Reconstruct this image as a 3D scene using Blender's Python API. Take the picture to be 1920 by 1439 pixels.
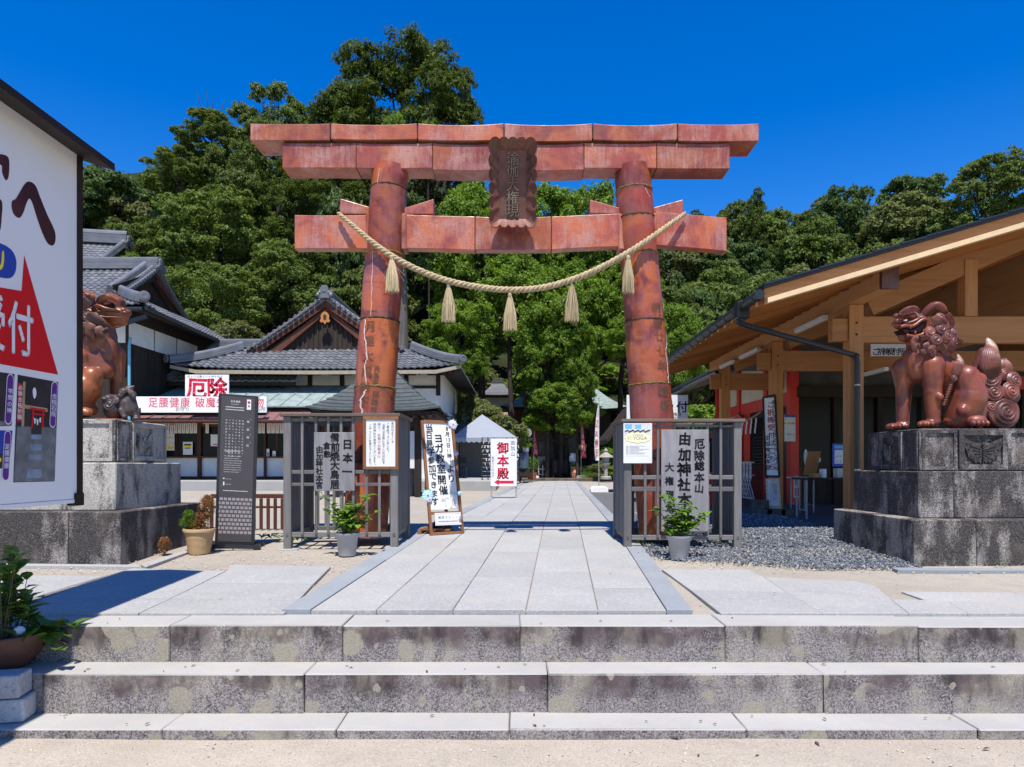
import bpy, bmesh, math, random
import numpy as np
from mathutils import Vector, Matrix, Quaternion
R = math.radians
SC = bpy.context.scene
COL = SC.collection
for o_ in list(bpy.data.objects): bpy.data.objects.remove(o_)

# ------------------------------------------------------------------ camera, sky, sun, exposure
F, CX, CY, ZC = 1280.0, 970.0, 872.0, 1.06     # photograph's focal length and principal point (px of 1920)
cam_d = bpy.data.cameras.new('camera'); cam_d.sensor_width = 36; cam_d.lens = 36*F/1920
cam_d.shift_x = (960-CX)/1920; cam_d.shift_y = (CY-719.5)/1920
cam_d.clip_start = .05; cam_d.clip_end = 2000
cam = bpy.data.objects.new('camera', cam_d); COL.objects.link(cam)
cam.location = (0, 0, ZC); cam.rotation_euler = (R(90), 0, 0)
SC.camera = cam
SUN_EL = 66.0
W = bpy.data.worlds.new('World'); SC.world = W; W.use_nodes = True
wn = W.node_tree; bgn = wn.nodes['Background']
sky = wn.nodes.new('ShaderNodeTexSky'); sky.sky_type = 'NISHITA'; sky.sun_disc = False
sky.sun_elevation = R(SUN_EL); sky.sun_rotation = R(180)
sky.air_density = 1.1; sky.dust_density = 0.0; sky.ozone_density = 4.0; sky.altitude = 0
hsv = wn.nodes.new('ShaderNodeHueSaturation'); hsv.inputs['Saturation'].default_value = 1.45
hsv.inputs['Hue'].default_value = 0.516
wn.links.new(sky.outputs[0], hsv.inputs['Color']); wn.links.new(hsv.outputs[0], bgn.inputs['Color'])
bgn.inputs['Strength'].default_value = 0.132
sl = bpy.data.lights.new('sun', 'SUN'); sl.energy = 5.0; sl.angle = R(.53); sl.color = (1, .95, .87)
so = bpy.data.objects.new('sun', sl); COL.objects.link(so)
so.rotation_euler = (R(90-SUN_EL), 0, 0)       # light travels along +Y and down
so.location = (0, -20, 40)
SC.view_settings.view_transform = 'Standard'; SC.view_settings.look = 'None'
SC.view_settings.gamma = 1; SC.view_settings.use_curve_mapping = False
SC.view_settings.exposure = 0.5
SC.render.engine = 'CYCLES'
SC.cycles.max_bounces = 6; SC.cycles.diffuse_bounces = 3; SC.cycles.transparent_max_bounces = 8
SC.cycles.use_denoising = True
SC.cycles.sample_clamp_indirect = 6

# ------------------------------------------------------------------ measuring helpers
def P(px, py, Y): return Vector(((px-CX)*Y/F, Y, ZC-(py-CY)*Y/F))
def XX(px, Y): return (px-CX)*Y/F
def ZZ(py, Y): return ZC-(py-CY)*Y/F
Y3, Y2, Y1 = 4.5, 4.247, 3.986                 # front faces of the three steps
Z3, Z2, Z1, Z0 = 0.0, -.244, -.483, -.544
def gz(Y): return min(max(.03*(Y-4.5), 0), .15)
def gY(py):
    k = (py-CY)/F; Y = 1.195/(k+.03)
    return Y if Y <= 9.5 else .91/k
def G(px, py):
    Y = gY(py); return Vector(((px-CX)*Y/F, Y, gz(Y)))
def PX(Y): return .0641*(Y-4.83)               # sideways drift of the paved path

# ------------------------------------------------------------------ mesh builder
WL = {}
class MB:
    def __init__(s): s.v = []; s.f = []; s.m = []; s.mi = 0
    def add(s, vs, fs):
        o = len(s.v); s.v.extend([tuple(p) for p in vs]); s.f.extend([tuple(i+o for i in f) for f in fs]); s.m.extend([s.mi]*len(fs)); return s
    def hexa(s, p):      # 8 points: bottom 0-3 ccw, top 4-7
        return s.add(p, [(3,2,1,0),(4,5,6,7),(0,1,5,4),(1,2,6,5),(2,3,7,6),(3,0,4,7)])
    def box(s, x0, x1, y0, y1, z0, z1):
        return s.hexa([(x0,y0,z0),(x1,y0,z0),(x1,y1,z0),(x0,y1,z0),(x0,y0,z1),(x1,y0,z1),(x1,y1,z1),(x0,y1,z1)])
    def cbox(s, x0, x1, y0, y1, z0, z1, c=.006):   # chamfered box
        c = min(c, (x1-x0)*.3, (y1-y0)*.3, (z1-z0)*.3)
        X=[x0,x1]; Yv=[y0,y1]; Z=[z0,z1]; vs=[]; idx={}
        for i in (0,1):
            for j in (0,1):
                for k in (0,1):
                    sx=1-2*i; sy=1-2*j; sz=1-2*k
                    for a in range(3):
                        idx[i,j,k,a]=len(vs)
                        vs.append((X[i]+(0 if a==0 else sx*c), Yv[j]+(0 if a==1 else sy*c), Z[k]+(0 if a==2 else sz*c)))
        g=lambda i,j,k,a: idx[i,j,k,a]
        fs=[(g(0,0,0,0),g(0,0,1,0),g(0,1,1,0),g(0,1,0,0)),(g(1,0,0,0),g(1,1,0,0),g(1,1,1,0),g(1,0,1,0)),
            (g(0,0,0,1),g(1,0,0,1),g(1,0,1,1),g(0,0,1,1)),(g(0,1,0,1),g(0,1,1,1),g(1,1,1,1),g(1,1,0,1)),
            (g(0,0,0,2),g(0,1,0,2),g(1,1,0,2),g(1,0,0,2)),(g(0,0,1,2),g(1,0,1,2),g(1,1,1,2),g(0,1,1,2))]
        for i in (0,1):
            for j in (0,1):
                fs.append((g(i,j,0,0),g(i,j,1,0),g(i,j,1,1),g(i,j,0,1)))
                fs.append((g(i,0,j,0),g(i,1,j,0),g(i,1,j,2),g(i,0,j,2)))
                fs.append((g(0,i,j,1),g(1,i,j,1),g(1,i,j,2),g(0,i,j,2)))
                for k in (0,1): fs.append((g(i,j,k,0),g(i,j,k,1),g(i,j,k,2)))
        return s.add(vs, fs)
    def obox(s, c, u, v, w, hu, hv, hw):   # oriented box, centre and half sizes
        c=Vector(c); u=Vector(u).normalized()*hu; v=Vector(v).normalized()*hv; w=Vector(w).normalized()*hw
        return s.hexa([c-u-v-w, c+u-v-w, c+u+v-w, c-u+v-w, c-u-v+w, c+u-v+w, c+u+v+w, c-u+v+w])
    def bar(s, a, b, w, h, up=(0,0,1)):    # beam between two points
        a=Vector(a); b=Vector(b); d=(b-a); L=d.length; d.normalize(); up=Vector(up)
        sd=d.cross(up)
        if sd.length < 1e-4: sd=d.cross(Vector((0,1,0)))
        sd.normalize(); up=sd.cross(d)
        return s.obox((a+b)/2, d, sd, up, L/2, w/2, h/2)
    def prism(s, pts, off):                # polygon + extrusion vector
        n=len(pts); off=Vector(off); pts=[Vector(p) for p in pts]
        vs=pts+[p+off for p in pts]
        return s.add(vs, [tuple(range(n-1,-1,-1)), tuple(range(n,2*n))]+[(i,(i+1)%n,n+(i+1)%n,n+i) for i in range(n)])
    def poly(s, pts): return s.add(pts, [tuple(range(len(pts)))])
    def tube(s, pts, r, n=8, cap=True):
        pts=[Vector(p) for p in pts]; m=len(pts); rr=r if hasattr(r,'__len__') else [r]*m
        vs=[]; prev=None
        for i,p in enumerate(pts):
            t=(pts[min(i+1,m-1)]-pts[max(i-1,0)])
            if t.length<1e-9: t=Vector((0,0,1))
            t.normalize()
            if prev is None:
                a=t.orthogonal().normalized()
            else:
                a=(prev-t*prev.dot(t))
                a=a.normalized() if a.length>1e-6 else t.orthogonal().normalized()
            prev=a; b=t.cross(a)
            for k in range(n):
                q=2*math.pi*k/n; vs.append(p+(a*math.cos(q)+b*math.sin(q))*rr[i])
        fs=[(i*n+k,i*n+(k+1)%n,(i+1)*n+(k+1)%n,(i+1)*n+k) for i in range(m-1) for k in range(n)]
        if cap: fs+= [tuple(range(n-1,-1,-1)), tuple((m-1)*n+k for k in range(n))]
        return s.add(vs, fs)
    def lathe(s, c, prof, n=24, axis=(0,0,1), cap=True):   # prof: (radius, height)
        c=Vector(c); q=Vector((0,0,1)).rotation_difference(Vector(axis)); vs=[]; m=len(prof)
        for r,h in prof:
            for k in range(n):
                a=2*math.pi*k/n; vs.append(c+q@Vector((r*math.cos(a), r*math.sin(a), h)))
        fs=[(i*n+k,i*n+(k+1)%n,(i+1)*n+(k+1)%n,(i+1)*n+k) for i in range(m-1) for k in range(n)]
        if cap: fs+= [tuple(range(n-1,-1,-1)), tuple((m-1)*n+k for k in range(n))]
        return s.add(vs, fs)
    def ell(s, c, r, n=14, m=9, rot=None):
        c=Vector(c); vs=[]; rot=rot or Quaternion()
        for i in range(m+1):
            t=math.pi*i/m
            for k in range(n):
                a=2*math.pi*k/n
                vs.append(c+rot@Vector((r[0]*math.sin(t)*math.cos(a), r[1]*math.sin(t)*math.sin(a), -r[2]*math.cos(t))))
        return s.add(vs, [(i*n+k,i*n+(k+1)%n,(i+1)*n+(k+1)%n,(i+1)*n+k) for i in range(m) for k in range(n)])
    def cap(s, a, b, ra, rb, n=14, m=10):  # tapered capsule
        a=Vector(a); b=Vector(b); d=b-a; L=d.length or 1e-6
        prof=[]
        for i in range(m//2+1):
            t=math.pi/2*i/(m//2); prof.append((max(ra*math.sin(t),1e-4), -ra*math.cos(t)))
        for i in range(m//2+1):
            t=math.pi/2*i/(m//2); prof.append((max(rb*math.cos(t),1e-4), L+rb*math.sin(t)))
        return s.lathe(a, prof, n, d)
    def build(s, name, mat, parent=None, smooth=False, label=None, at=None, auto=None):
        if not s.v: return None
        V=np.array(s.v, dtype=np.float64)
        mn=V.min(0); mx=V.max(0)
        org=Vector(at) if at is not None else Vector(((mn[0]+mx[0])/2,(mn[1]+mx[1])/2,mn[2]))
        V=V-np.array(org)
        me=bpy.data.meshes.new(name); me.from_pydata([tuple(p) for p in V], [], s.f)
        mats=mat if isinstance(mat,(list,tuple)) else [mat]
        for m_ in mats: me.materials.append(m_)
        if len(mats)>1: me.polygons.foreach_set('material_index', s.m)
        if smooth: me.polygons.foreach_set('use_smooth', [True]*len(me.polygons))
        if auto is not None:
            me.polygons.foreach_set('use_smooth', [True]*len(me.polygons))
            try: me.set_sharp_from_angle(angle=R(auto))
            except Exception: pass
        me.update()
        o=bpy.data.objects.new(name, me); COL.objects.link(o)
        WL[o]=org
        if parent is not None:
            o.parent=parent; o.location=org-WL.get(parent, Vector())
        else: o.location=org
        if label: o['label']=label
        return o
def tag(o, label=None, cat=None, group=None, kind=None):
    if label: o['label']=label
    if cat: o['category']=cat
    if group: o['group']=group
    if kind: o['kind']=kind
    return o
def thing(name, loc, label, cat, group=None):
    o=bpy.data.objects.new(name, None); COL.objects.link(o); o.empty_display_size=.1
    o.location=loc; WL[o]=Vector(loc); return tag(o, label, cat, group)
def kids(o): return [c for c in bpy.data.objects if c.parent==o]
CH = {}
def index_children():
    CH.clear()
    for c in bpy.data.objects:
        if c.parent: CH.setdefault(c.parent, []).append(c)
def dup(o, parent=None):
    c=o.copy(); COL.objects.link(c); c.parent=parent
    WL[c]=WL.get(o, Vector())
    for k in CH.get(o, []): dup(k, c)
    return c
def bevel(o, w=.006, seg=2):
    m=o.modifiers.new('bevel','BEVEL'); m.width=w; m.segments=seg; m.limit_method='ANGLE'; m.angle_limit=R(35); return o

# ------------------------------------------------------------------ lettering (glyph outlines become thin flat print)
_tc = bpy.data.curves.new('glyphs','FONT'); _tc.resolution_u = 3
_to = bpy.data.objects.new('glyphs', _tc)
_GC = {}
def glyph(ch, off=0.0):
    k=(ch, 0.0); off=0.0
    if k not in _GC:
        _tc.body=ch; _tc.offset=off
        m=bpy.data.meshes.new_from_object(_to)
        _GC[k]=([ (v.co.x, v.co.y) for v in m.vertices ], [tuple(p.vertices) for p in m.polygons], [tuple(e.vertices) for e in m.edges])
        bpy.data.meshes.remove(m)
    return _GC[k]
class Print:
    """lays flat print on a plane: origin o, right u, up v; lift n in metres"""
    def __init__(s, o, u, v, lift=.0015):
        s.o=Vector(o); s.u=Vector(u).normalized(); s.v=Vector(v).normalized(); s.n=s.u.cross(s.v); s.lift=lift; s.mb=MB()
    def at(s, x, y, d=0): return s.o+s.u*x+s.v*y+s.n*(s.lift+d)
    def ch(s, c, x, y, w, h=None, off=0.0, rot=0, d=0):      # centre of the em box
        if c in ' \u3000': return s
        h=h or w; vs,fs,_=glyph(c, off)
        ca,sa=math.cos(rot),math.sin(rot); out=[]
        ww=1.0
        cx=.5
        if ord(c)<0x2000:                                      # latin: centre by its own width
            xs=[p[0] for p in vs] or [0]; ww=None; cx=(min(xs)+max(xs))/2
        for gx,gy in vs:
            a=(gx-(cx if ww is None else .5))*w; b=(gy-.36)*h
            out.append(s.at(x+a*ca-b*sa, y+a*sa+b*ca, d))
        s.mb.add(out, fs)
        if off>.016 and w*F/max(.5,s.o.y)>9:     # brush weight: a band along every outline
            k=(c,'b')
            if k not in _GC:
                cnt={}
                for f in fs:
                    for a,b in zip(f,f[1:]+f[:1]): q=(min(a,b),max(a,b)); cnt[q]=cnt.get(q,0)+1
                _GC[k]=[q for q,n in cnt.items() if n==1]
            n=s.n*.0003; t=off*.62*w
            for a,b in _GC[k]:
                d_=out[b]-out[a]; L=d_.length
                if L<1e-6: continue
                d_/=L; e=s.n.cross(d_)*t; d_=d_*t*.5
                s.mb.add([out[a]-d_-e+n,out[b]+d_-e+n,out[b]+d_+e+n,out[a]-d_+e+n],[(0,1,2,3)])
        return s
    def col(s, txt, x, ytop, size, pitch=None, wx=1.0, off=.012, jit=0, rnd=None, d=0, slant=0):
        pitch=pitch or size*1.04
        for i,c in enumerate(txt):
            j=(rnd.uniform(-1,1)*jit, rnd.uniform(-1,1)*jit, rnd.uniform(-1,1)*jit*1.5) if jit and rnd else (0,0,0)
            if c=='ー' or c=='-': s.rect(x-size*.05, ytop-pitch*(i+.5)-size*.35, x+size*.05, ytop-pitch*(i+.5)+size*.35, d); continue
            yy=ytop-pitch*(i+.5); xx=x+(i*slant)
            if c in '、。': xx+=size*.55; yy+=size*.45
            s.ch(c, xx+j[0]*size, yy+j[1]*size, size*wx*(1+j[2]), size*(1+j[2]), off, j[2]*1.2, d)
        return s
    def row(s, txt, x, y, size, pitch=None, wx=1.0, off=.01, d=0):
        pitch=pitch or size*1.04
        for i,c in enumerate(txt): s.ch(c, x+pitch*(i+.5), y, size*wx, size, off, 0, d)
        return s
    def latin(s, txt, x, y, size, off=.008, d=0, right=None):
        off=0.0
        _tc.body=txt; _tc.offset=off
        m=bpy.data.meshes.new_from_object(_to)
        s.mb.add([s.at(x+v.co.x*size, y+v.co.y*size, d) for v in m.vertices], [tuple(p.vertices) for p in m.polygons]); bpy.data.meshes.remove(m); return s
    def rect(s, x0, y0, x1, y1, d=0): s.mb.poly([s.at(x0,y0,d),s.at(x1,y0,d),s.at(x1,y1,d),s.at(x0,y1,d)]); return s
    def poly(s, pts, d=0): s.mb.poly([s.at(x,y,d) for x,y in pts]); return s
    def disc(s, x, y, r, d=0, n=16, ry=None):
        return s.poly([(x+r*math.cos(2*math.pi*i/n), y+(ry or r)*math.sin(2*math.pi*i/n)) for i in range(n)], d)
    def pill(s, x, y0, y1, r, d=0):
        pts=[(x+r*math.cos(math.pi*i/10), y1-r+r*math.sin(math.pi*i/10)) for i in range(11)]+[(x-r*math.cos(math.pi*i/10), y0+r-r*math.sin(math.pi*i/10)) for i in range(11)]
        return s.poly(pts, d)
    def line(s, pts, w, d=0):
        for (ax,ay),(bx,by) in zip(pts,pts[1:]):
            L=math.hypot(bx-ax,by-ay) or 1e-9; nx,ny=-(by-ay)/L*w/2,(bx-ax)/L*w/2
            s.poly([(ax+nx,ay+ny),(ax-nx,ay-ny),(bx-nx,by-ny),(bx+nx,by+ny)], d)
        return s
    def dashes(s, x0, x1, y, h, rnd, vertical=False, d=0):   # print too small to read
        t=x0
        while t<x1:
            L=rnd.uniform(.6,1.1)*h; 
            if vertical: s.rect(y-h/2*.8, -t-L*.85, y+h/2*.8, -t, d)
            else: s.rect(t, y-h/2*rnd.uniform(.6,1), min(t+L*.85,x1), y+h/2*rnd.uniform(.6,1), d)
            t+=L*1.12
        return s
    def build(s, name, mat, parent, label=None): return s.mb.build(name, mat, parent, label=label)

# ------------------------------------------------------------------ materials
MATS = {}
class Nt:
    def __init__(s, name):
        s.m=bpy.data.materials.new(name); s.m.use_nodes=True; s.t=s.m.node_tree; s.b=s.t.nodes['Principled BSDF']
    def n(s, typ, **kw):
        x=s.t.nodes.new(typ)
        for k,v in kw.items(): setattr(x,k,v)
        return x
    def l(s, a, b): s.t.links.new(a,b)
    def val(s, sock, v):
        if hasattr(v,'links') or isinstance(v, bpy.types.NodeSocket): s.l(v, sock)
        else: sock.default_value=v
    def coord(s, kind='pos', scale=(1,1,1), rnd=False):
        if kind=='pos': v=s.n('ShaderNodeNewGeometry').outputs['Position']
        else: v=s.n('ShaderNodeTexCoord').outputs['Object']
        if rnd:
            oi=s.n('ShaderNodeObjectInfo'); mul=s.n('ShaderNodeVectorMath',operation='MULTIPLY'); cb=s.n('ShaderNodeCombineXYZ')
            for i in range(3): s.l(oi.outputs['Random'], cb.inputs[i])
            s.l(cb.outputs[0], mul.inputs[0]); mul.inputs[1].default_value=(37.3,91.7,53.1)
            ad=s.n('ShaderNodeVectorMath',operation='ADD'); s.l(v,ad.inputs[0]); s.l(mul.outputs[0],ad.inputs[1]); v=ad.outputs[0]
        if tuple(scale)!=(1,1,1):
            mp=s.n('ShaderNodeVectorMath',operation='MULTIPLY'); s.l(v,mp.inputs[0]); mp.inputs[1].default_value=scale; v=mp.outputs[0]
        return v
    def noise(s, co, scale, detail=4, rough=.55, dist=0):
        x=s.n('ShaderNodeTexNoise'); s.l(co,x.inputs['Vector']); x.inputs['Scale'].default_value=scale; x.inputs['Detail'].default_value=detail
        x.inputs['Roughness'].default_value=rough; x.inputs['Distortion'].default_value=dist; return x.outputs['Fac']
    def vor(s, co, scale, feature='F1', out='Distance'):
        x=s.n('ShaderNodeTexVoronoi',feature=feature); s.l(co,x.inputs['Vector']); x.inputs['Scale'].default_value=scale; return x.outputs[out]
    def ramp(s, fac, stops, interp='LINEAR'):
        x=s.n('ShaderNodeValToRGB'); s.l(fac,x.inputs['Fac']); x.color_ramp.interpolation=interp; e=x.color_ramp.elements
        while len(e)<len(stops): e.new(.5)
        for i,(p,c) in enumerate(stops):
            e[i].position=p; c=c if hasattr(c,'__len__') else (c,c,c); e[i].color=(*c[:3],1)
        return x.outputs['Color']
    def mix(s, fac, a, b, blend='MIX'):
        x=s.n('ShaderNodeMix',data_type='RGBA',blend_type=blend)
        s.val(x.inputs['Factor'], fac)
        for i,v in ((6,a),(7,b)):
            if isinstance(v, bpy.types.NodeSocket): s.l(v,x.inputs[i])
            else: x.inputs[i].default_value=(*v[:3],1)
        return x.outputs[2]
    def math(s, op, a, b=0.0, clamp=False):
        x=s.n('ShaderNodeMath',operation=op); x.use_clamp=clamp; s.val(x.inputs[0],a); s.val(x.inputs[1],b); return x.outputs[0]
    def nz(s):
        g=s.n('ShaderNodeNewGeometry'); sp=s.n('ShaderNodeSeparateXYZ'); s.l(g.outputs['Normal'],sp.inputs[0]); return sp.outputs[2]
    def rand(s): return s.n('ShaderNodeObjectInfo').outputs['Random']
    def island(s): return s.n('ShaderNodeNewGeometry').outputs['Random Per Island']
    def bump(s, h, strength=.3, dist=.01):
        x=s.n('ShaderNodeBump'); s.l(h,x.inputs['Height']); x.inputs['Strength'].default_value=strength; x.inputs['Distance'].default_value=dist
        s.l(x.outputs[0], s.b.inputs['Normal']); return s
    def out(s, col, rough=.6, spec=.5, metal=0):
        if isinstance(col, bpy.types.NodeSocket): s.l(col, s.b.inputs['Base Color'])
        else: s.b.inputs['Base Color'].default_value=(*col[:3],1)
        s.val(s.b.inputs['Roughness'], rough); s.b.inputs['Specular IOR Level'].default_value=spec; s.b.inputs['Metallic'].default_value=metal
        return s.m
def flat(name, c, rough=.55, spec=.4, var=.12, scale=8, bump=0, metal=0):
    """paint, plaster or paper: one colour with a little uneven wear"""
    t=Nt(name); co=t.coord('obj', rnd=True); f=t.noise(co, scale, 5, .6)
    c=tuple(c); lo=tuple(x*(1-var) for x in c); hi=tuple(min(1,x*(1+var)) for x in c)
    col=t.ramp(f, [(.3,lo),(.7,hi)])
    if bump: t.bump(t.noise(co, scale*6, 3), bump, .004)
    return t.out(col, rough, spec, metal)
# ------------------------------------------------------------------ the place's materials
def m_sand(name, a, b, coarse=1.0):
    t=Nt(name); co=t.coord('pos')
    big=t.noise(co, .55, 5, .6); mid=t.noise(co, 5, 5, .65); fine=t.noise(co, 110*coarse, 3, .7)
    c=t.mix(t.ramp(big,[(.35,0),(.68,1)]), a, b)
    c=t.mix(t.ramp(mid,[(.42,0),(.75,.35)]), c, tuple(x*.62 for x in a))
    c=t.mix(t.ramp(fine,[(.28,.85),(.45,0)]), c, (.16,.12,.09))
    c=t.mix(t.ramp(fine,[(.6,0),(.76,.7)]), c, (.86,.80,.70))
    h=t.math('ADD', t.math('MULTIPLY',fine,.5), t.math('MULTIPLY',mid,1.2)); t.bump(h,.7,.02)
    return t.out(c,.95,.1)
M_SAND = m_sand('sand', (.385,.345,.285), (.325,.29,.24))
M_SAND_FRONT = m_sand('sand_front', (.44,.385,.312), (.38,.33,.265), .8)
def m_granite(name, lo, hi, speck=.5, dirt=.25, warm=0.0, freq=95):
    t=Nt(name); co=t.coord('obj', rnd=True); cw=t.coord('pos')
    big=t.noise(co, 1.6, 5, .6); fine=t.math('ADD',t.math('MULTIPLY',t.noise(co, freq, 3, .75),.5),t.math('MULTIPLY',t.noise(co, freq*.42, 2, .7),.5)); med=t.noise(co, freq*.14, 4, .7)
    c=t.mix(t.ramp(big,[(.3,0),(.7,1)]), lo, hi)
    c=t.mix(t.rand(), c, tuple(x*.9 for x in lo)) if False else c
    r=t.ramp(t.rand(),[(0,(.92,.92,.92)),(1,(1.05,1.045,1.03))]); c=t.mix(1.0,c,r,'MULTIPLY')
    c=t.mix(t.ramp(fine,[(.34,speck),(.47,0)]), c, (.15,.15,.16))
    c=t.mix(t.ramp(fine,[(.55,0),(.68,speck)]), c, (.72,.715,.70))
    c=t.mix(t.ramp(med,[(.55,0),(.8,dirt)]), c, (.34,.30,.25))
    st=t.noise(cw,.9,6,.7); c=t.mix(t.ramp(st,[(.52,0),(.72,dirt*1.3)]), c, (.42,.37,.30))
    t.bump(fine,.35,.004)
    return t.out(c,.8,.25)
M_PAVE = m_granite('paving_granite', (.305,.302,.292), (.36,.356,.342), .5, .36)
M_KERB = m_granite('kerb_stone', (.225,.245,.262), (.275,.295,.312), .22, .12)
M_BLOCK = m_granite('block_granite', (.36,.36,.37), (.45,.45,.46), .7, .2, freq=70)
M_JOINT = flat('path_bed', (.36,.31,.25), .95, .1, .25, 14)
def m_step():
    """granite step: clean worn tread, weathered riser with dark streaks, pale salt speckle and lichen"""
    t=Nt('step_stone'); co=t.coord('obj', rnd=True)
    fine=t.math('ADD',t.math('MULTIPLY',t.noise(co,130,3,.8),.65),t.math('MULTIPLY',t.noise(co,66,2,.7),.35)); med=t.noise(co,9,5,.65); big=t.noise(co,1.3,4,.6)
    top=t.mix(t.ramp(big,[(.3,0),(.7,1)]), (.335,.325,.305),(.40,.39,.365))
    top=t.mix(t.ramp(fine,[(.30,.35),(.46,0)]), top,(.2,.19,.18)); top=t.mix(t.ramp(med,[(.5,0),(.8,.4)]), top,(.48,.40,.30))
    cs=t.coord('obj',(1.0,1,.32),rnd=True); streak=t.noise(cs,7,5,.65); patch=t.noise(co,2.1,4,.6)
    side=t.mix(t.ramp(patch,[(.42,0),(.56,1)]), (.225,.197,.155),(.110,.084,.085))
    side=t.mix(t.ramp(streak,[(.445,0),(.60,.95)]), side,(.050,.040,.042))
    sal=t.noise(t.coord('obj',(1,1,1.0),rnd=True),2.6,4,.6)
    sx_=t.n('ShaderNodeSeparateXYZ'); t.l(t.coord('obj'),sx_.inputs[0]); low=t.ramp(sx_.outputs[2],[(.09,.55),(.27,0)])
    sal=t.math('ADD',sal,t.math('MULTIPLY',low,.55))
    spk=t.math('MULTIPLY', t.ramp(sal,[(.46,0),(.62,1)]), t.ramp(fine,[(.43,0),(.60,.85)]))
    side=t.mix(spk, side,(.42,.385,.37))
    side=t.mix(t.ramp(fine,[(.36,.5),(.46,0)]), side,(.05,.042,.042))
    wn_=t.n('ShaderNodeTexNoise'); t.l(co,wn_.inputs['Vector']); wn_.inputs['Scale'].default_value=7; wn_.inputs['Detail'].default_value=3; wob=t.mix(.10, co, wn_.outputs['Color'])
    lich=t.vor(wob,4.6); lmask=t.math('MULTIPLY', t.ramp(lich,[(.30,1),(.345,0)]), t.ramp(t.noise(co,1.3,3,.6),[(.47,0),(.52,1)]))
    lich2=t.vor(wob,9.0); lm2=t.math('MULTIPLY', t.ramp(lich2,[(.16,1),(.20,0)]), t.ramp(t.noise(co,2.2,2,.5),[(.48,0),(.53,1)]))
    lm=t.math('MAXIMUM', lmask, lm2)
    lc=t.mix(t.ramp(fine,[(.4,0),(.6,1)]), (.24,.215,.165),(.35,.315,.25))
    side=t.mix(t.math('MULTIPLY',lm,.93), side, lc)
    c=t.mix(t.ramp(t.nz(),[(.25,0),(.75,1)]), side, top)
    t.bump(t.math('ADD',fine,t.math('MULTIPLY',med,1.5)),.5,.006)
    return t.out(c,.88,.15)
M_STEP = m_step()
def m_pedestal(name, pale, lo, hi):
    """old concrete and stone: pale grit under black weather streaks; 'pale' is how much of the black has worn off"""
    t=Nt(name); co=t.coord('obj', rnd=True); cs=t.coord('obj',(1,1,.28),rnd=True)
    fine=t.math('ADD',t.math('MULTIPLY',t.noise(co,120,3,.8),.6),t.math('MULTIPLY',t.noise(co,60,2,.7),.4)); streak=t.noise(cs,5.5,6,.68); patch=t.noise(co,1.5,5,.62)
    c=t.mix(t.ramp(fine,[(.42,0),(.58,1)]), lo, hi)
    s=t.math('ADD', t.math('MULTIPLY',streak,.5), t.math('MULTIPLY',patch,.5)); s=t.math('ADD',s,t.math('MULTIPLY',t.math('SUBTRACT',fine,.5),.16))
    dk=t.math('MULTIPLY', t.ramp(s,[(pale-.045,1),(pale+.05,0)]), t.ramp(fine,[(.45,.96),(.75,.55)]))
    dk=t.math('SUBTRACT',1.0,dk); 
    c=t.mix(dk, (.030,.026,.028), c)
    c=t.mix(t.ramp(t.noise(co,3.1,4,.6),[(.55,0),(.75,.5)]), c,(.20,.155,.12))
    t.bump(fine,.5,.006)
    return t.out(c,.9,.15)
M_PED_PALE = m_pedestal('pale_pedestal', .465, (.27,.25,.215), (.50,.475,.43))
M_PED_DARK = m_pedestal('dark_pedestal', .545, (.13,.11,.10), (.36,.33,.305))
M_PED_MID = m_pedestal('weathered_pedestal', .52, (.17,.145,.125), (.38,.35,.31))
def m_bizen(name, base, second, bloom, bl=.35, rough=.34, blot=.5, third=None, sc=1.0):
    """unglazed red-brown Bizen stoneware: fire-flashed orange and plum zones, pale ash bloom with drips, scorch specks"""
    t=Nt(name); co=t.coord('obj', rnd=True); cv=t.coord('obj',(5,5,.55),rnd=True); ch=t.coord('obj',(.6,.6,6),rnd=True)
    z1=t.noise(co,1.5*sc,3,.5,.8); z2=t.noise(co,2.3*sc,3,.55,1.2); drip=t.noise(cv,6*sc,4,.7); thr=t.noise(ch,9*sc,4,.65); fine=t.noise(co,70,3,.75); mid=t.noise(co,7*sc,5,.7)
    third=third or tuple(x*.55 for x in base)
    c=t.mix(t.ramp(z1,[(.44,0),(.58,1)]), base, second)
    c=t.mix(t.ramp(z2,[(.50,0),(.66,.9)]), c, third)
    k=t.ramp(t.rand(),[(0,(.72,.72,.74)),(1,(1.18,1.12,1.08))]); c=t.mix(1.0,c,k,'MULTIPLY')
    c=t.mix(t.ramp(thr,[(.52,0),(.75,.28)]), c, tuple(x*.5 for x in base))
    zb=t.noise(co,2.0*sc,4,.65,.5); bm=t.math('ADD',t.math('MULTIPLY',zb,.68),t.math('MULTIPLY',drip,.32)); bm=t.math('ADD',bm,t.math('MULTIPLY',t.math('SUBTRACT',fine,.5),.12))
    c=t.mix(t.math('MULTIPLY',t.ramp(bm,[(.48,0),(.64,1)]),bl), c, bloom)
    c=t.mix(t.ramp(mid,[(.57,0),(.76,blot)]), c, (.060,.026,.018))
    c=t.mix(t.ramp(fine,[(.32,.5),(.44,0)]), c, (.08,.032,.022))
    t.bump(t.math('ADD',mid,t.math('MULTIPLY',thr,.5)),.25,.012)
    return t.out(c, t.ramp(mid,[(.3,rough-.07),(.7,rough+.2)]), .5)
M_BEAM = m_bizen('bizen_beam', (.320,.070,.042), (.43,.120,.042), (.44,.235,.20), .8, .33, .6, (.22,.050,.040))
M_DRUM = m_bizen('bizen_drum', (.250,.046,.022), (.40,.105,.026), (.30,.115,.115), .55, .22, .5, (.13,.024,.020))
M_PLAQUE = m_bizen('plaque_clay', (.15,.058,.042), (.20,.068,.046), (.24,.14,.11), .5, .55, .6)
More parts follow.
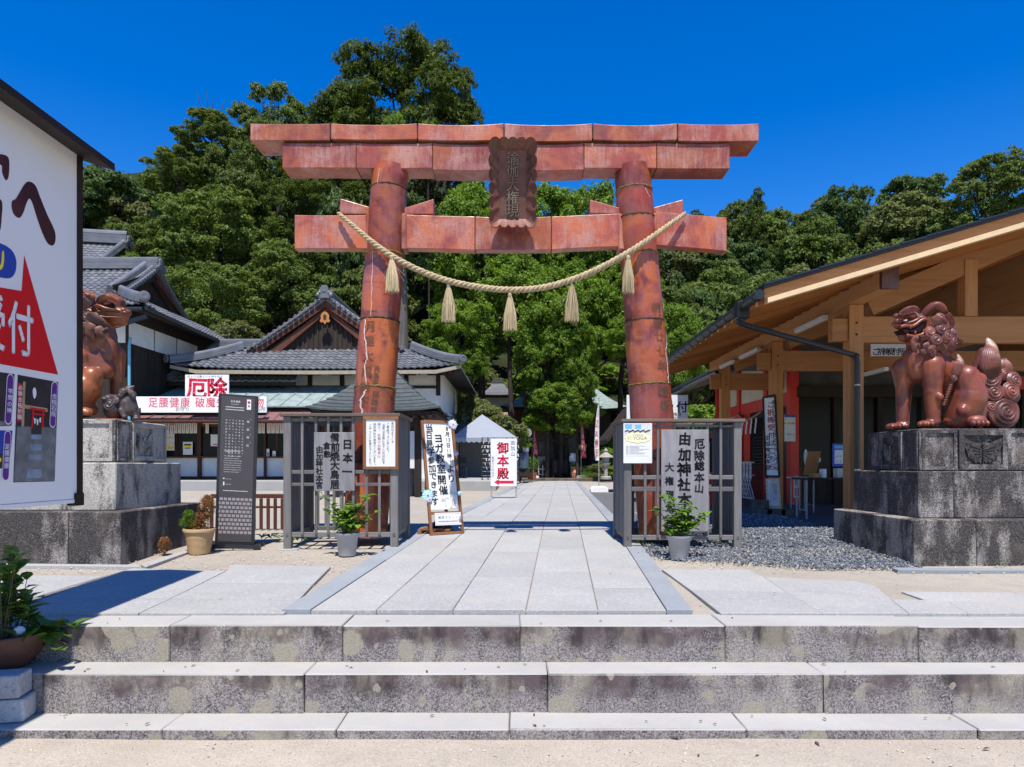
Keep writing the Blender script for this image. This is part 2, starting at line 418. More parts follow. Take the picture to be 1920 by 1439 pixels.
M_PLAQUE_GREY = m_bizen('plaque_letter_clay', (.21,.185,.125), (.25,.215,.15), (.30,.25,.18), .4, .6, .2)
M_LION = m_bizen('bizen_statue', (.165,.038,.024), (.25,.066,.025), (.15,.05,.05), .4, .30, .6, (.10,.024,.018), 1.2)
M_LION_HAIR = m_bizen('bizen_hair', (.135,.040,.030), (.21,.060,.040), (.22,.105,.09), .5, .38, .7, (.07,.022,.018), 2.2)
M_LION_L = m_bizen('bizen_statue_orange', (.21,.060,.026), (.31,.095,.026), (.13,.060,.045), .5, .30, .9, (.13,.040,.024), 1.3)
M_LION_HAIR_L = m_bizen('bizen_hair_brown', (.11,.048,.036), (.165,.066,.044), (.19,.11,.088), .5, .36, .7, (.06,.026,.020), 2.2)
M_PUP = m_bizen('bizen_black', (.045,.035,.035), (.075,.055,.05), (.12,.09,.085), .5, .38, .5)
M_DARKCLAY = flat('mortar_rust', (.075,.045,.028), .9, .15, .5, 30, .4)
M_MOSS = flat('joint_moss', (.16,.115,.035), .95, .1, .6, 40, .5)
M_REPAIR = flat('repair_plaster', (.58,.47,.42), .8, .2, .15, 25)
M_INCISE = flat('incised_line', (.13,.065,.040), .8, .2, .4, 40)
def m_wood(name, a, b, grain=(1,1,1), sc=14, rough=.7, knots=.25, spec=.25, rnd=.25):
    t=Nt(name); co=t.coord('obj', grain, rnd=True); g=t.noise(co, sc, 6, .62, 1.2); f=t.noise(co, sc*7, 3, .7)
    c=t.mix(t.ramp(g,[(.32,0),(.68,1)]), a, b)
    c=t.mix(t.ramp(f,[(.55,0),(.8,knots)]), c, tuple(x*.45 for x in a))
    k=t.ramp(t.rand(),[(0,(1-rnd,)*3),(1,(1+rnd*.6,)*3)]); c=t.mix(1.0,c,k,'MULTIPLY')
    t.bump(f,.25,.003)
    return t.out(c,rough,spec)
VG=(1,1,.07); XG=(.07,1,1); YG=(1,.07,1)
M_GREYW = m_wood('weathered_wood_upright', (.125,.12,.116), (.20,.19,.184), VG, 22)
M_GREYW_X = m_wood('weathered_wood_rail', (.125,.12,.116), (.20,.19,.184), XG, 22)
M_GREYW_Y = m_wood('weathered_wood_side_rail', (.125,.12,.116), (.20,.19,.184), YG, 22)
M_CAPW = m_wood('cap_board_wood', (.115,.088,.072), (.165,.13,.105), XG, 18)
M_BOARDW = m_wood('name_board_wood', (.165,.16,.163), (.28,.27,.275), (1,1,.16), 8, .75, .15)
M_HINOKI = m_wood('cypress_post', (.36,.155,.052), (.47,.22,.082), VG, 12, .6, .12)
M_HINOKI_X = m_wood('cypress_beam', (.36,.155,.052), (.47,.22,.082), XG, 12, .6, .12)
M_RAFTER = m_wood('cypress_rafter', (.36,.135,.034), (.44,.175,.05), XG, 12, .6, .1)
M_HINOKI_Y = m_wood('cypress_girder', (.46,.22,.085), (.56,.29,.12), YG, 12, .6, .12)
M_SOFFIT = m_wood('shaded_cypress_soffit', (.17,.042,.006), (.22,.060,.010), YG, 10, .65, .15, .25, .2)  # darker copy of the cypress: eave shade put into its colour
M_CREAM = flat('sunlit_cream_edge', (.68,.50,.29), .6, .3, .08)  # pale tone puts the sunlight on the verge edge into the colour
M_BROWNW = m_wood('brown_frame_wood', (.17,.075,.035), (.28,.13,.06), VG, 20)
M_DARKW = m_wood('dark_building_wood', (.022,.016,.013), (.045,.033,.027), VG, 10, .8)
M_REDBROWN = m_wood('red_brown_timber', (.070,.026,.016), (.115,.042,.025), VG, 10, .7)
def m_tile(name, a, b, rough=.42):
    t=Nt(name); co=t.coord('obj', rnd=True); f=t.noise(co,2.2,5,.6); g=t.noise(co,14,4,.6)
    c=t.mix(t.ramp(f,[(.3,0),(.7,1)]),a,b)
    c=t.mix(t.ramp(t.island(),[(0,0),(1,.55)]), c, tuple(x*.62 for x in a))
    c=t.mix(t.ramp(g,[(.6,0),(.8,.3)]), c,(.22,.21,.19))
    return t.out(c,rough,.5)
M_TILE = m_tile('grey_roof_tile', (.12,.125,.137), (.19,.195,.21))
M_TILE_RIDGE = m_tile('grey_ridge_tile', (.125,.13,.142), (.20,.205,.22), .38)
M_COPPER = flat('copper_patina', (.235,.29,.265), .7, .3, .28, 3)
M_COPPER_DK = flat('dark_copper_patina', (.058,.068,.066), .65, .35, .3, 5)
M_REDROOF = flat('red_brown_sheet_roof', (.20,.105,.095), .5, .4, .2, 4)
M_PLASTER = flat('white_plaster', (.66,.66,.65), .9, .1, .08, 3)
M_PLASTER_B = flat('old_plaster', (.60,.53,.42), .9, .1, .12, 3)
M_WHITE = flat('white_board', (.74,.74,.735), .5, .35, .025, 2)
M_SIGNFACE = flat('sign_face', (.76,.76,.755), .32, .45, .03, 1.2)
M_PAPER = flat('paper', (.70,.695,.68), .8, .15, .04, 6)
M_BLACK = flat('black_ink', (.012,.012,.013), .6, .3, .2)
M_REDINK = flat('red_ink', (.62,.012,.045), .6, .3, .06)
M_PINKINK = flat('faded_red_ink', (.68,.10,.15), .6, .3, .12, 30)
M_DKRED = flat('dark_red_ink', (.36,.03,.03), .6, .3, .1)
M_BLUEINK = flat('blue_ink', (.03,.10,.30), .6, .3, .05)
M_GREYINK = flat('grey_ink', (.22,.22,.24), .7, .2, .1)
M_LILACINK = flat('lilac_ink', (.30,.32,.50), .7, .2, .1)
M_YELLOW = flat('yellow_print', (.85,.68,.03), .6, .3, .05)
M_PALEYEL = flat('pale_yellow_print', (.85,.76,.45), .7, .2, .05)
M_ORANGEP = flat('amber_print', (.80,.48,.07), .7, .2, .05)
M_BLUEP = flat('blue_print', (.012,.055,.36), .45, .4, .05)
M_SKYP = flat('light_blue_print', (.16,.42,.62), .6, .3, .1)
M_REDP = flat('red_print', (.60,.006,.014), .4, .4, .05)
M_PURPLE = flat('purple_print', (.115,.02,.24), .45, .4, .05)
M_PHOTO_DK = flat('dark_print', (.030,.026,.028), .4, .4, .5, 5)
M_PHOTO_ST = flat('stone_print', (.15,.155,.165), .4, .4, .45, 9)
M_PHOTO_BL = flat('blue_grey_print', (.20,.26,.33), .4, .4, .3, 12)
M_PHOTO_WD = flat('timber_print', (.42,.30,.17), .4, .4, .2, 9)
M_INKGRAD = flat('brown_black_print', (.045,.012,.016), .4, .4, .6, 2)
M_METBROWN = flat('dark_brown_metal', (.022,.015,.013), .6, .2, .2, 6)
M_BLACKMET = flat('black_metal', (.016,.017,.02), .38, .5, .2, 10)
M_PANELGREY = flat('panel_grey', (.062,.055,.057), .5, .4, .05)
M_PANELBRICK = flat('panel_pale_print', (.29,.26,.265), .6, .3, .06)
M_STEEL = flat('steel_grey', (.45,.45,.46), .4, .5, .1, 10, 0, .6)
M_GREYMET = flat('grey_paint_metal', (.30,.31,.32), .5, .4, .12)
M_POT_GREY = flat('grey_plastic_pot', (.37,.365,.37), .55, .35, .05)
M_POT_TAN = flat('tan_clay_pot', (.50,.33,.17), .7, .25, .12, 12)
M_TERRA = flat('dark_terracotta', (.11,.055,.042), .75, .25, .25, 7, .2)
M_SOIL = flat('soil', (.045,.032,.022), .95, .1, .5, 30, .5)
M_RED = flat('vermilion_paint', (.62,.030,.018), .5, .4, .1, 4)
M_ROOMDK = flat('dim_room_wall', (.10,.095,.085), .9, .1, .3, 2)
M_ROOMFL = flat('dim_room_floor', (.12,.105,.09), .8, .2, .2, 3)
M_ASPH = flat('dark_gravel_floor', (.12,.12,.125), .95, .1, .3, 30, .4)
M_BLUEPIPE = flat('blue_pipe', (.14,.38,.50), .5, .4, .15)
M_TENT = flat('shaded_tent_canvas', (.27,.29,.33), .75, .2, .05, 2)  # blue-grey tint puts tree shade into the white canvas colour
M_CLOTHW = flat('white_banner_cloth', (.78,.76,.75), .85, .1, .06)
M_CLOTHR = flat('red_banner_cloth', (.60,.035,.045), .85, .1, .12)
M_STONE_DK = flat('dark_old_stone', (.105,.10,.092), .95, .1, .4, 8, .5)
M_STONE = flat('old_stone', (.30,.285,.26), .95, .1, .35, 10, .5)
M_ROCK = flat('black_rock', (.035,.034,.036), .9, .2, .5, 12, .6)
M_BARK = m_wood('tree_bark', (.060,.047,.036), (.13,.105,.08), VG, 9, .95, .6)
M_BARK_DK = m_wood('dark_bark', (.028,.021,.016), (.065,.05,.04), VG, 9, .95, .6)
M_STRAW = m_wood('straw', (.40,.315,.185), (.52,.425,.265), VG, 60, .85, .35, .15)
M_STRAW_D = m_wood('straw_rope', (.34,.265,.155), (.46,.365,.225), (1,1,1), 60, .85, .4, .15)
M_GOLD = flat('gilt_carving', (.42,.17,.035), .5, .5, .3, 12)
M_GRAVEL = None
def m_glass():
    t=Nt('window_glass'); return t.out((.010,.011,.012), .25, .12)
M_GLASS = m_glass()
def m_gravel():
    t=Nt('blue_grey_gravel'); f=t.island()
    c=t.ramp(f,[(0,(.07,.08,.093)),(.45,(.13,.145,.163)),(.8,(.21,.225,.24)),(1,(.34,.35,.36))])
    return t.out(c,.75,.3)
M_GRAVEL = m_gravel()
def m_leaf(name, a, b, c2, trans=.35, rough=.5, spec=.35, huevar=.5):
    """leaf: per-leaf colour spread, a little light passing through"""
    t=Nt(name); oi=t.rand(); isl=t.island()
    c=t.ramp(isl,[(0,a),(.5,b),(1,c2)])
    t2=tuple(x*.70 for x in a)
    c=t.mix(t.math('MULTIPLY',oi,huevar), c, (t2[0]*1.25,t2[1]*1.05,t2[2]*1.0))
    m=t.out(c,rough,spec)
    tr=t.n('ShaderNodeBsdfTranslucent'); tc=t.mix(1.0,c,(1.25,1.25,.55),'MULTIPLY'); t.l(tc,tr.inputs['Color'])
    mx=t.n('ShaderNodeMixShader'); mx.inputs[0].default_value=trans
    o=t.t.nodes['Material Output']; t.l(t.b.outputs[0],mx.inputs[1]); t.l(tr.outputs[0],mx.inputs[2]); t.l(mx.outputs[0],o.inputs['Surface'])
    return m
L_BRIGHT = m_leaf('camphor_leaf', (0.090,0.168,0.020), (0.157,0.263,0.029), (0.252,0.364,0.047), .45, .5, .22, .25)
L_MID = m_leaf('evergreen_oak_leaf', (0.085,0.136,0.030), (0.140,0.203,0.043), (0.226,0.282,0.075), .42, .55, .2, .5)
L_DARK = m_leaf('dark_evergreen_leaf', (0.056,0.104,0.032), (0.091,0.150,0.045), (0.144,0.207,0.071), .40, .55, .2, .45)
L_PINE = m_leaf('conifer_needle', (.040,.075,.014), (.075,.115,.020), (.150,.185,.034), .38, .6, .15, .3)
L_HILL = m_leaf('hill_leaf', (0.091,0.136,0.032), (0.140,0.195,0.050), (0.220,0.270,0.083), .42, .55, .18, .6)
L_OLIVE = m_leaf('olive_leaf', (0.113,0.138,0.048), (0.169,0.198,0.069), (0.244,0.263,0.108), .42, .55, .18, .5)
L_POT = m_leaf('garden_leaf', (.075,.170,.020), (.135,.260,.028), (.215,.350,.045), .42, .4, .35, .2)
L_POT_DK = m_leaf('shade_leaf', (.060,.140,.020), (.105,.200,.026), (.160,.270,.042), .42, .4, .4, .2)
L_DRY = m_leaf('dry_leaf', (.26,.12,.05), (.36,.19,.09), (.46,.27,.14), .2, .8, .1, .1)
rng = random.Random(7)
def jit(r, a): return r.uniform(-a, a)
# ------------------------------------------------------------------ ground, steps, paving
def sheet(name, x0, x1, ys, zf, mat, nx=60, bumpy=0.0, seed=1):
    r=random.Random(seed); mb=MB(); xs=[x0+(x1-x0)*i/nx for i in range(nx+1)]
    for y in ys:
        for x in xs: mb.v.append((x, y, zf(x,y)+(r.uniform(-bumpy,bumpy) if bumpy else 0)))
    n=nx+1
    for j in range(len(ys)-1):
        for i in range(nx): mb.f.append((j*n+i, j*n+i+1, (j+1)*n+i+1, (j+1)*n+i)); mb.m.append(0)
    return mb.build(name, mat, smooth=True)
ys_=[4.84+.16*i for i in range(34)]+[10.5+1.5*i for i in range(24)]+[50,70,110,170]
tag(sheet('plaza_ground', -70, 70, ys_, lambda x,y: gz(y)-.012+(.02*math.sin(x*1.7+y*2.3)*math.sin(y*1.1-x*.6) if y<9 else 0)*.5, M_SAND, 140), kind='structure')
tag(sheet('lower_ground', -45, 45, [-30,-15,-8,-4,-2]+[0+.25*i for i in range(17)]+[4.12], lambda x,y: Z0+.008*math.sin(3*x+y)*math.sin(2.2*y)-(0.012 if y>4.05 else 0), M_SAND_FRONT, 160), kind='structure')

def block_row(parent, name, y0, y1, z0, z1, cuts, mat, seed, gap=.0018, lab=None):
    r=random.Random(seed); out=[]
    for a,b in zip(cuts,cuts[1:]):
        mb=MB(); dz=jit(r,.004); dy=jit(r,.006)
        mb.cbox(a+gap,b-gap,y0+dy,y1,z0,z1+dz,.007)
        V=mb.v; mb.v=[(x+jit(r,.002),y+jit(r,.003),z+jit(r,.002)) for x,y,z in V]
        out.append(mb.build(name, mat, parent))
    return out
st=thing('stone_steps',(0,Y1,Z0),'','' ); tag(st,kind='structure')
def cuts_of(pxs, Y): return [XX(p,Y) for p in pxs]
block_row(st,'step_stone',Y3,Y3+.33,Z2-.10,Z3,[-9,-6.6,-4.6]+cuts_of([20,318,642,975,1360,1722],Y3)+[3.9,5.2,6.6,9],M_STEP,3)
block_row(st,'step_stone',Y2,Y3+.02,Z1-.10,Z2,[-9,-6.2,-4.4]+cuts_of([80,570,1027,1545],Y2)+[3.4,5.1,7.0,9],M_STEP,4)
block_row(st,'step_stone',Y1,Y2+.02,Z0-.12,Z1,[-9,-6.0,-4.1]+cuts_of([-140,303,630,955,1400,1835],Y1)+[4.1,6.2,9],M_STEP,5)
mb=MB(); mb.box(-9,9,Y3+.05,Y3+.32,-.7,Z2-.02); mb.box(-9,9,Y2+.06,Y2+.25,-.75,Z1-.02)
mb.build('step_core', M_JOINT, st)

# paved path: five columns of granite slabs between two kerb strips
pth=thing('paved_path',(0,4.83,0),'',''); tag(pth,kind='structure')
PW=[XX(p,4.83) for p in (527,582,705,849,986,1121,1250,1300)]
def pslab(a,b,y0,y1,name,mat,r,top=.022):
    mb=MB(); g=.003; vs=[]
    t=jit(r,.003)
    def pt(x,y,dz): return (x+PX(y), y, gz(y)+dz)
    c=.004
    lo=[pt(a+g,y0+g,-.02),pt(b-g,y0+g,-.02),pt(b-g,y1-g,-.02),pt(a+g,y1-g,-.02)]
    up=[pt(a+g,y0+g,top-c+t),pt(b-g,y0+g,top-c+t),pt(b-g,y1-g,top-c+t),pt(a+g,y1-g,top-c+t)]
    tp=[pt(a+g+c,y0+g+c,top+t),pt(b-g-c,y0+g+c,top+t),pt(b-g-c,y1-g-c,top+t),pt(a+g+c,y1-g-c,top+t)]
    fs=[(4*l+i,4*l+(i+1)%4,4*l+4+(i+1)%4,4*l+4+i) for l in (0,1) for i in range(4)]+[(8,9,10,11)]
    mb.add(lo+up+tp, fs); return mb.build(name, mat, pth)
r=random.Random(11)
YB=9.5
for k in range(1,6):
    y=4.835; first=True
    ends=[]
    while y<YB-.5:
        L=r.uniform(.95,1.7) if not first else r.uniform(.35,1.2); first=False
        y2=min(y+L,YB)
        if YB-y2<.5: y2=YB
        pslab(PW[k],PW[k+1],y,y2,'paving_slab',M_PAVE,r); y=y2
y=YB; i=0
while y<37.4:
    L=1.25
    y2=y+L
    for k in range(1,6): pslab(PW[k],PW[k+1],y,y2,'paving_slab',M_PAVE,r)
    y=y2; i+=1
for k in (0,6):
    y=4.835
    while y<37.4:
        y2=min(y+2.1,YB) if y<YB-.3 else y+2.4
        pslab(PW[k],PW[k+1],y,y2,'kerb_strip',M_KERB,r,.026); y=y2
mb=MB()
for a,b in ((4.84,YB),(YB,37.6)):
    mb.poly([(PW[0]+PX(a)+.01,a,gz(a)+.004),(PW[7]+PX(a)-.01,a,gz(a)+.004),(PW[7]+PX(b)-.01,b,gz(b)+.004),(PW[0]+PX(b)+.01,b,gz(b)+.004)])
mb.build('path_bed',M_JOINT,pth)

# big flat slabs on the sand at either side, just above the steps
sp=thing('side_paving',(0,4.85,0),'',''); tag(sp,kind='structure')
def gslab(pxpts, name='paving_slab', mat=M_PAVE, parent=sp, th=.016, shrink=.0012, lift=0.0):
    pts=[G(*p)+Vector((0,0,.004)) for p in pxpts]; c=sum(pts,Vector())/len(pts)
    pts=[p+(c-p).normalized()*shrink for p in pts]
    n=len(pts); ch=.006; mb=MB()
    lo=[p+Vector((0,0,-.03)) for p in pts]; up=[p+Vector((0,0,th*.5-.004+lift)) for p in pts]
    tp=[p+(c-p).normalized()*ch+Vector((0,0,th*.5+lift)) for p in pts]
    fs=[(n*l+i,n*l+(i+1)%n,n*l+n+(i+1)%n,n*l+n+i) for l in (0,1) for i in range(n)]+[tuple(range(2*n,3*n))]
    if ((pts[1]-pts[0]).cross(pts[2]-pts[1])).z<0: fs=[tuple(reversed(f)) for f in fs]
    mb.add(lo+up+tp, fs); return mb.build(name, mat, parent)
yb=1153
for q in ([(-420,1080),(-60,1080),(-330,yb),(-760,yb)],[(-60,1080),(200,1083),(10,yb),(-330,yb)],
          [(247,1068),(423,1073),(379,1095),(130,1102)],[(200,1083.5),(247,1068.5),(129,1102.5),(60,1123)],[(130,1103),(378,1096),(319,1125),(60,1124)],[(60,1125),(318,1126),(259,yb),(12,yb)],
          [(432,1061),(620,1065),(588,1097),(381,1095),(425,1073)],[(380,1096),(587,1098),(560,1128),(320,1125)],[(319,1126),(559,1129),(533,yb),(261,yb)]):
    gslab(q)
for q in ([(1241,1070),(1403,1071),(1433,1085),(1472,1112.5),(1294,1108.5)],[(1294,1108.5),(1472,1112.5),(1542,yb),(1351,yb)],
          [(1433,1085),(1600,1092),(1640,1100),(1670,1126.5),(1472,1112.5)],[(1472,1112.5),(1670,1126.5),(1704,yb),(1542,yb)],
          [(1690,1112),(1900,1114.5),(1935,1130.5),(1776,1131.5),(1735,1128)],[(1670,1126.5),(1735,1128),(1776,1131.5),(1814,yb),(1704,yb)],[(1776,1131.5),(1935,1130.5),(1964,yb),(1814,yb)],[(1900,1114.5),(2200,1117),(2300,yb),(1964,yb)]):
    gslab(q)
# low kerbs round the two pedestals
gslab([(-200,1058),(262,1063),(262,1067),(-230,1062)],'kerb_stone',M_PAVE,sp,.03)
gslab([(264,1062),(352,1034),(360,1036),(274,1067)],'kerb_stone',M_PAVE,sp,.03)
gslab([(1672,1068),(2000,1071),(2000,1075),(1684,1073)],'kerb_stone',M_KERB,sp,.03)

# blue-grey gravel on the right: individual chips joined into one uncountable bed
def inpoly(x,y,poly):
    c=False; n=len(poly)
    for i in range(n):
        x1,y1=poly[i]; x2,y2=poly[(i+1)%n]
        if (y1>y)!=(y2>y) and x<(x2-x1)*(y-y1)/(y2-y1)+x1: c=not c
    return c
gp=[G(*p) for p in ((1206,1037),(1215,1046),(1300,1053),(1420,1060),(1560,1068),(1700,1066),(1716,1056),(1600,1020),(1560,1010))]
gpoly=[(p.x,p.y) for p in gp]+[(4.2,8.3),(4.6,12.5),(2.0,12.5)]
mb=MB(); rr=random.Random(21)
tet=[(1,1,1),(-1,-1,1),(-1,1,-1),(1,-1,-1)]
octa=[(1,0,0),(-1,0,0),(0,1,0),(0,-1,0),(0,0,1),(0,0,-1)]; of=[(0,2,4),(2,1,4),(1,3,4),(3,0,4),(2,0,5),(1,2,5),(3,1,5),(0,3,5)]
x0,x1=min(p[0] for p in gpoly),max(p[0] for p in gpoly); y0,y1=min(p[1] for p in gpoly),max(p[1] for p in gpoly)
n=0
while n<19000:
    y=y0+(y1-y0)*rr.random()**1.5; x=rr.uniform(x0-.3,x1)
    e=.16*rr.random()
    if not inpoly(x+jit(rr,.10),y+jit(rr,.13),gpoly): 
        n+=.25; continue
    s=rr.uniform(.007,.016)*(1+.35*max(0,y-8)); q=Quaternion((rr.gauss(0,1),rr.gauss(0,1),rr.gauss(0,1),rr.gauss(0,1))).normalized()
    sc=(s*rr.uniform(.8,1.6),s*rr.uniform(.7,1.1),s*rr.uniform(.5,.8)); z=gz(y)+.004+rr.random()*.022
    mb.add([Vector((x,y,z))+q@Vector((v[0]*sc[0],v[1]*sc[1],v[2]*sc[2])) for v in octa], of); n+=1
tag(mb.build('gravel',M_GRAVEL),kind='stuff')
mb=MB(); mb.poly([(p[0],p[1],gz(p[1])+.002) for p in gpoly])
tag(sheet('gravel_bed', 1.5, 7.5, [8.0+.2*i for i in range(24)]+[13,16,19,22], lambda x,y: gz(y)+.006, M_ASPH, 10),kind='structure')
bpy.data.objects['gravel_bed'].location.x+=0
# loose grit: pebbles and dry leaves lying on the sand
mb=MB(); rr=random.Random(5)
for i in range(900):
    Y=rr.uniform(2.2,3.95); X=rr.uniform(-3.2,3.2); s=rr.uniform(.003,.009)*(1.6 if rr.random()<.05 else 1)
    q=Quaternion((rr.gauss(0,1),rr.gauss(0,1),rr.gauss(0,1),rr.gauss(0,1))).normalized()
    mb.add([Vector((X,Y,Z0+s*.3))+q@Vector((v[0]*s*1.4,v[1]*s,v[2]*s*.7)) for v in octa], of)
for i in range(900):
    px=rr.choice((rr.uniform(0,700),rr.uniform(1220,1920))); py=rr.uniform(1030,1076) ; p=G(px,py); s=rr.uniform(.004,.011)
    mb.add([p+Vector((v[0]*s*1.4,v[1]*s,v[2]*s*.7+s*.2)) for v in octa], of)
tag(mb.build('loose_pebbles',flat('pebble',(.50,.42,.34),.9,.1,.4,30)),kind='stuff')
mb=MB()
for px,py,s in ((1532,1397,.035),(1268,1388,.03),(1420,1420,.02),(1850,1407,.03),(1310,1420,.018)):
    Y=(ZC-Z0)*F/(py-CY); c=Vector((XX(px,Y),Y,Z0+.008)); a=rr.uniform(0,6)
    d=Vector((math.cos(a),math.sin(a),.1))*s; e=Vector((-math.sin(a),math.cos(a),0))*s*.3
    mb.add([c-d,c+e+Vector((0,0,.008)),c+d,c-e+Vector((0,0,.006)),c+Vector((0,0,.002))],[(0,4,1),(1,4,2),(2,4,3),(3,4,0)])
for i in range(46):
    px=rr.uniform(150,1900); py=rr.choice((rr.uniform(1040,1150),rr.uniform(1160,1172),rr.uniform(1248,1262),rr.uniform(1342,1364))); s=rr.uniform(.010,.022)
    if py<1155: c=G(px,py)+Vector((0,0,.026))
    else:
        z=0 if py<1200 else Z2 if py<1300 else Z1; Y=(ZC-z)*F/(py-CY); c=Vector((XX(px,Y),Y,z+.008))
    a=rr.uniform(0,6); d=Vector((math.cos(a),math.sin(a),.1))*s; e=Vector((-math.sin(a),math.cos(a),0))*s*.4
    mb.add([c-d,c+e+Vector((0,0,.005)),c+d,c-e+Vector((0,0,.004)),c+Vector((0,0,.001))],[(0,4,1),(1,4,2),(2,4,3),(3,4,0)])
tag(mb.build('fallen_leaves',flat('fallen_leaf',(.12,.075,.045),.9,.1,.3)),kind='stuff')
# ------------------------------------------------------------------ the stoneware torii
TY=8.3
torii=thing('torii_gate',(XX(962,TY),TY,gz(TY)),'great red-brown stoneware torii gate with leaning pillars astride the paved path','torii gate')
def beam_seg(name, pxa, pxb, ytop, ybot, Yf, Yb, sag=0.02, seed=0, mat=M_BEAM, flare=.012, n=6, ta=0, tb=0):
    """one fired block of a beam: hollow-cast box, slightly warped"""
    r=random.Random(seed); mb=MB(); xa,xb=XX(pxa,Yf),XX(pxb,Yf); zt,zb=ZZ(ytop,Yf),ZZ(ybot,Yf); rings=[]
    for i in range(n+1):
        t=i/n; x=xa+(xb-xa)*t; e=(2*t-1)**2
        s=-sag*.6*(1-e); fl=flare*.3*(e**3)
        dt=ta*(1-t)+tb*t
        rings.append([(x,Yf-fl,zb+s*.8-fl+dt),(x,Yb+fl,zb+s*.8-fl+dt),(x,Yb+fl,zt+s+fl*.6+dt),(x,Yf-fl,zt+s+fl*.6+dt)])
    vs=[p for q in rings for p in q]
    fs=[(4*i+k,4*i+4+k,4*i+4+(k+1)%4,4*i+(k+1)%4) for i in range(n) for k in range(4)]+[(3,2,1,0),(4*n,4*n+1,4*n+2,4*n+3)]
    fs=[tuple(reversed(f)) for f in fs]
    mb.add(vs,fs); o=mb.build(name,mat,torii); bevel(o,.005,2); return o
KF,KB=8.12,8.54
kx=[470,620,783,945,1111,1270,1422]
for i,(a,b) in enumerate(zip(kx,kx[1:])):
    beam_seg('top_beam_block',a+(1.2 if i else 0),b-(1.2 if i<5 else 0),232.5,[263,261,262,263,262,264][i],KF,KB,[.006,.022,.028,.03,.034,.018][i],i,tb=0,ta=0)
SF,SB=8.15,8.46
sx=[530,668,811,945,1095,1231,1368]
for i,(a,b) in enumerate(zip(sx,sx[1:])):
    beam_seg('second_beam_block',a+(.6 if i else 0),b-(.6 if i<5 else 0),269,[315,315,318,318,315,316][i],SF,SB,[.0,.016,.03,.03,.01,.008][i],i+10)
mb=MB(); mb.box(XX(475,KF),XX(1417,KF),KF+.007,KB-.02,ZZ(259,KF),ZZ(237,KF)); mb.box(XX(536,SF),XX(1362,SF),SF+.02,SB-.02,ZZ(310,SF),ZZ(258,KF)); mb.build('mortar_core',M_DARKCLAY,torii)
NF,NB=8.22,8.37
for i,(a,b,t,bt,sg) in enumerate(((553,691,404,466,.0),(756,890,403,465,0),(891.5,1033,407,468,.012),(1034.5,1166,404,465,-.006),(1229,1362,404,466,-.0))):
    beam_seg('tie_beam_block',a,b,t,bt,NF,NB,sg,i+30, ta=[-.0,.0,0,-.02,.045][i]*1.0, tb=[0,-.025,0,.02,-.03][i])
mb=MB(); mb.box(XX(560,NF),XX(1355,NF),NF+.02,NB-.02,ZZ(458,NF),ZZ(412,NF)); mb.build('mortar_core',M_DARKCLAY,torii)
# wedges over the tie beam
for q in ([(637,372),(637,402),(692,402),(692,388)],[(813,373),(813,402),(758,402),(758,390)],[(1106,374),(1106,401),(1163,401),(1163,390)],[(1281,374),(1281,402),(1226,402),(1226,389)]):
    mb=MB(); Yw=NF+.004; mb.prism([P(x,y,Yw) for x,y in q],(0,.142,0)); o=mb.build('wedge',M_BEAM,torii); bevel(o,.01,2)
for pxa,pxb in ((686,694),(752,762),(1160,1172),(1222,1232)):
    mb=MB(); Yw=NF-.03; mb.cbox(XX(pxa,Yw),XX(pxb,Yw),Yw,NB+.03,ZZ(468,Yw),ZZ(400,Yw),.012); mb.build('mortar_collar',M_BEAM,torii)

# pillars: stacked drums along a leaning axis
def pillar(cx_top, y_top, w_top, cx_bot, y_bot, w_bot, joints, seed):
    r=random.Random(seed)
    A=P(cx_top,y_top,TY); B=P(cx_bot,y_bot,TY); ax=(A-B); L=ax.length; ax.normalize()
    rt=w_top/2*TY/F; rb=w_bot/2*TY/F
    def rad(t): return rb+(rt-rb)*t
    ts=[0.0]+[ (y_bot-j)/(y_bot-y_top) for j in joints]+[1.0]
    for i,(a,b) in enumerate(zip(ts,ts[1:])):
        h=(b-a)*L; prof=[]; n=8
        bulge=r.uniform(.006,.014)
        for k in range(n+1):
            u=k/n; prof.append((rad(a+(b-a)*u)+bulge*math.sin(math.pi*u)+.012*max(0,(u-.86)/.14)*(1 if i<len(ts)-2 else 0), h*u+ (.006 if k==0 else (-.006 if k==n else 0))))
        mb=MB(); mb.lathe(B+ax*(a*L),prof,40,ax); mb.build('pillar_drum',M_DRUM,torii,auto=40)
        if 0<b<1:
            mb=MB(); q=B+ax*(b*L); rr_=rad(b)+.006
            ring=[]
            qq=Vector((0,0,1)).rotation_difference(ax)
            for k in range(41):
                t=2*math.pi*k/40; ring.append(q+qq@Vector((rr_*math.cos(t),rr_*math.sin(t),r.uniform(-.004,.004)+.01*math.sin(t+seed))))
            mb.tube(ring,[.011+r.uniform(-.003,.004) for _ in ring],6)
            mb.build('joint_ring',M_MOSS if i%2==1 else M_DARKCLAY,torii,smooth=True)
    def surf(px,py,extra=.004):       # point on the pillar's front seen at a pixel of the photograph's elevation
        t=(y_bot-py)/(y_bot-y_top); c=B+(A-B)*t; rr_=rad(t)+.012+extra; x=XX(px,TY)*1.0
        dx=(x-c.x); dx=max(-rr_*.97,min(rr_*.97,dx))
        return Vector((c.x+dx, c.y-math.sqrt(rr_*rr_-dx*dx), c.z))
    return surf
surfL=pillar(732.5,315,64,684,1006,80,[868,728,603,480,357],2)
surfR=pillar(1185,315,64,1240,1006,82,[860,722,604,480,411,359],5)
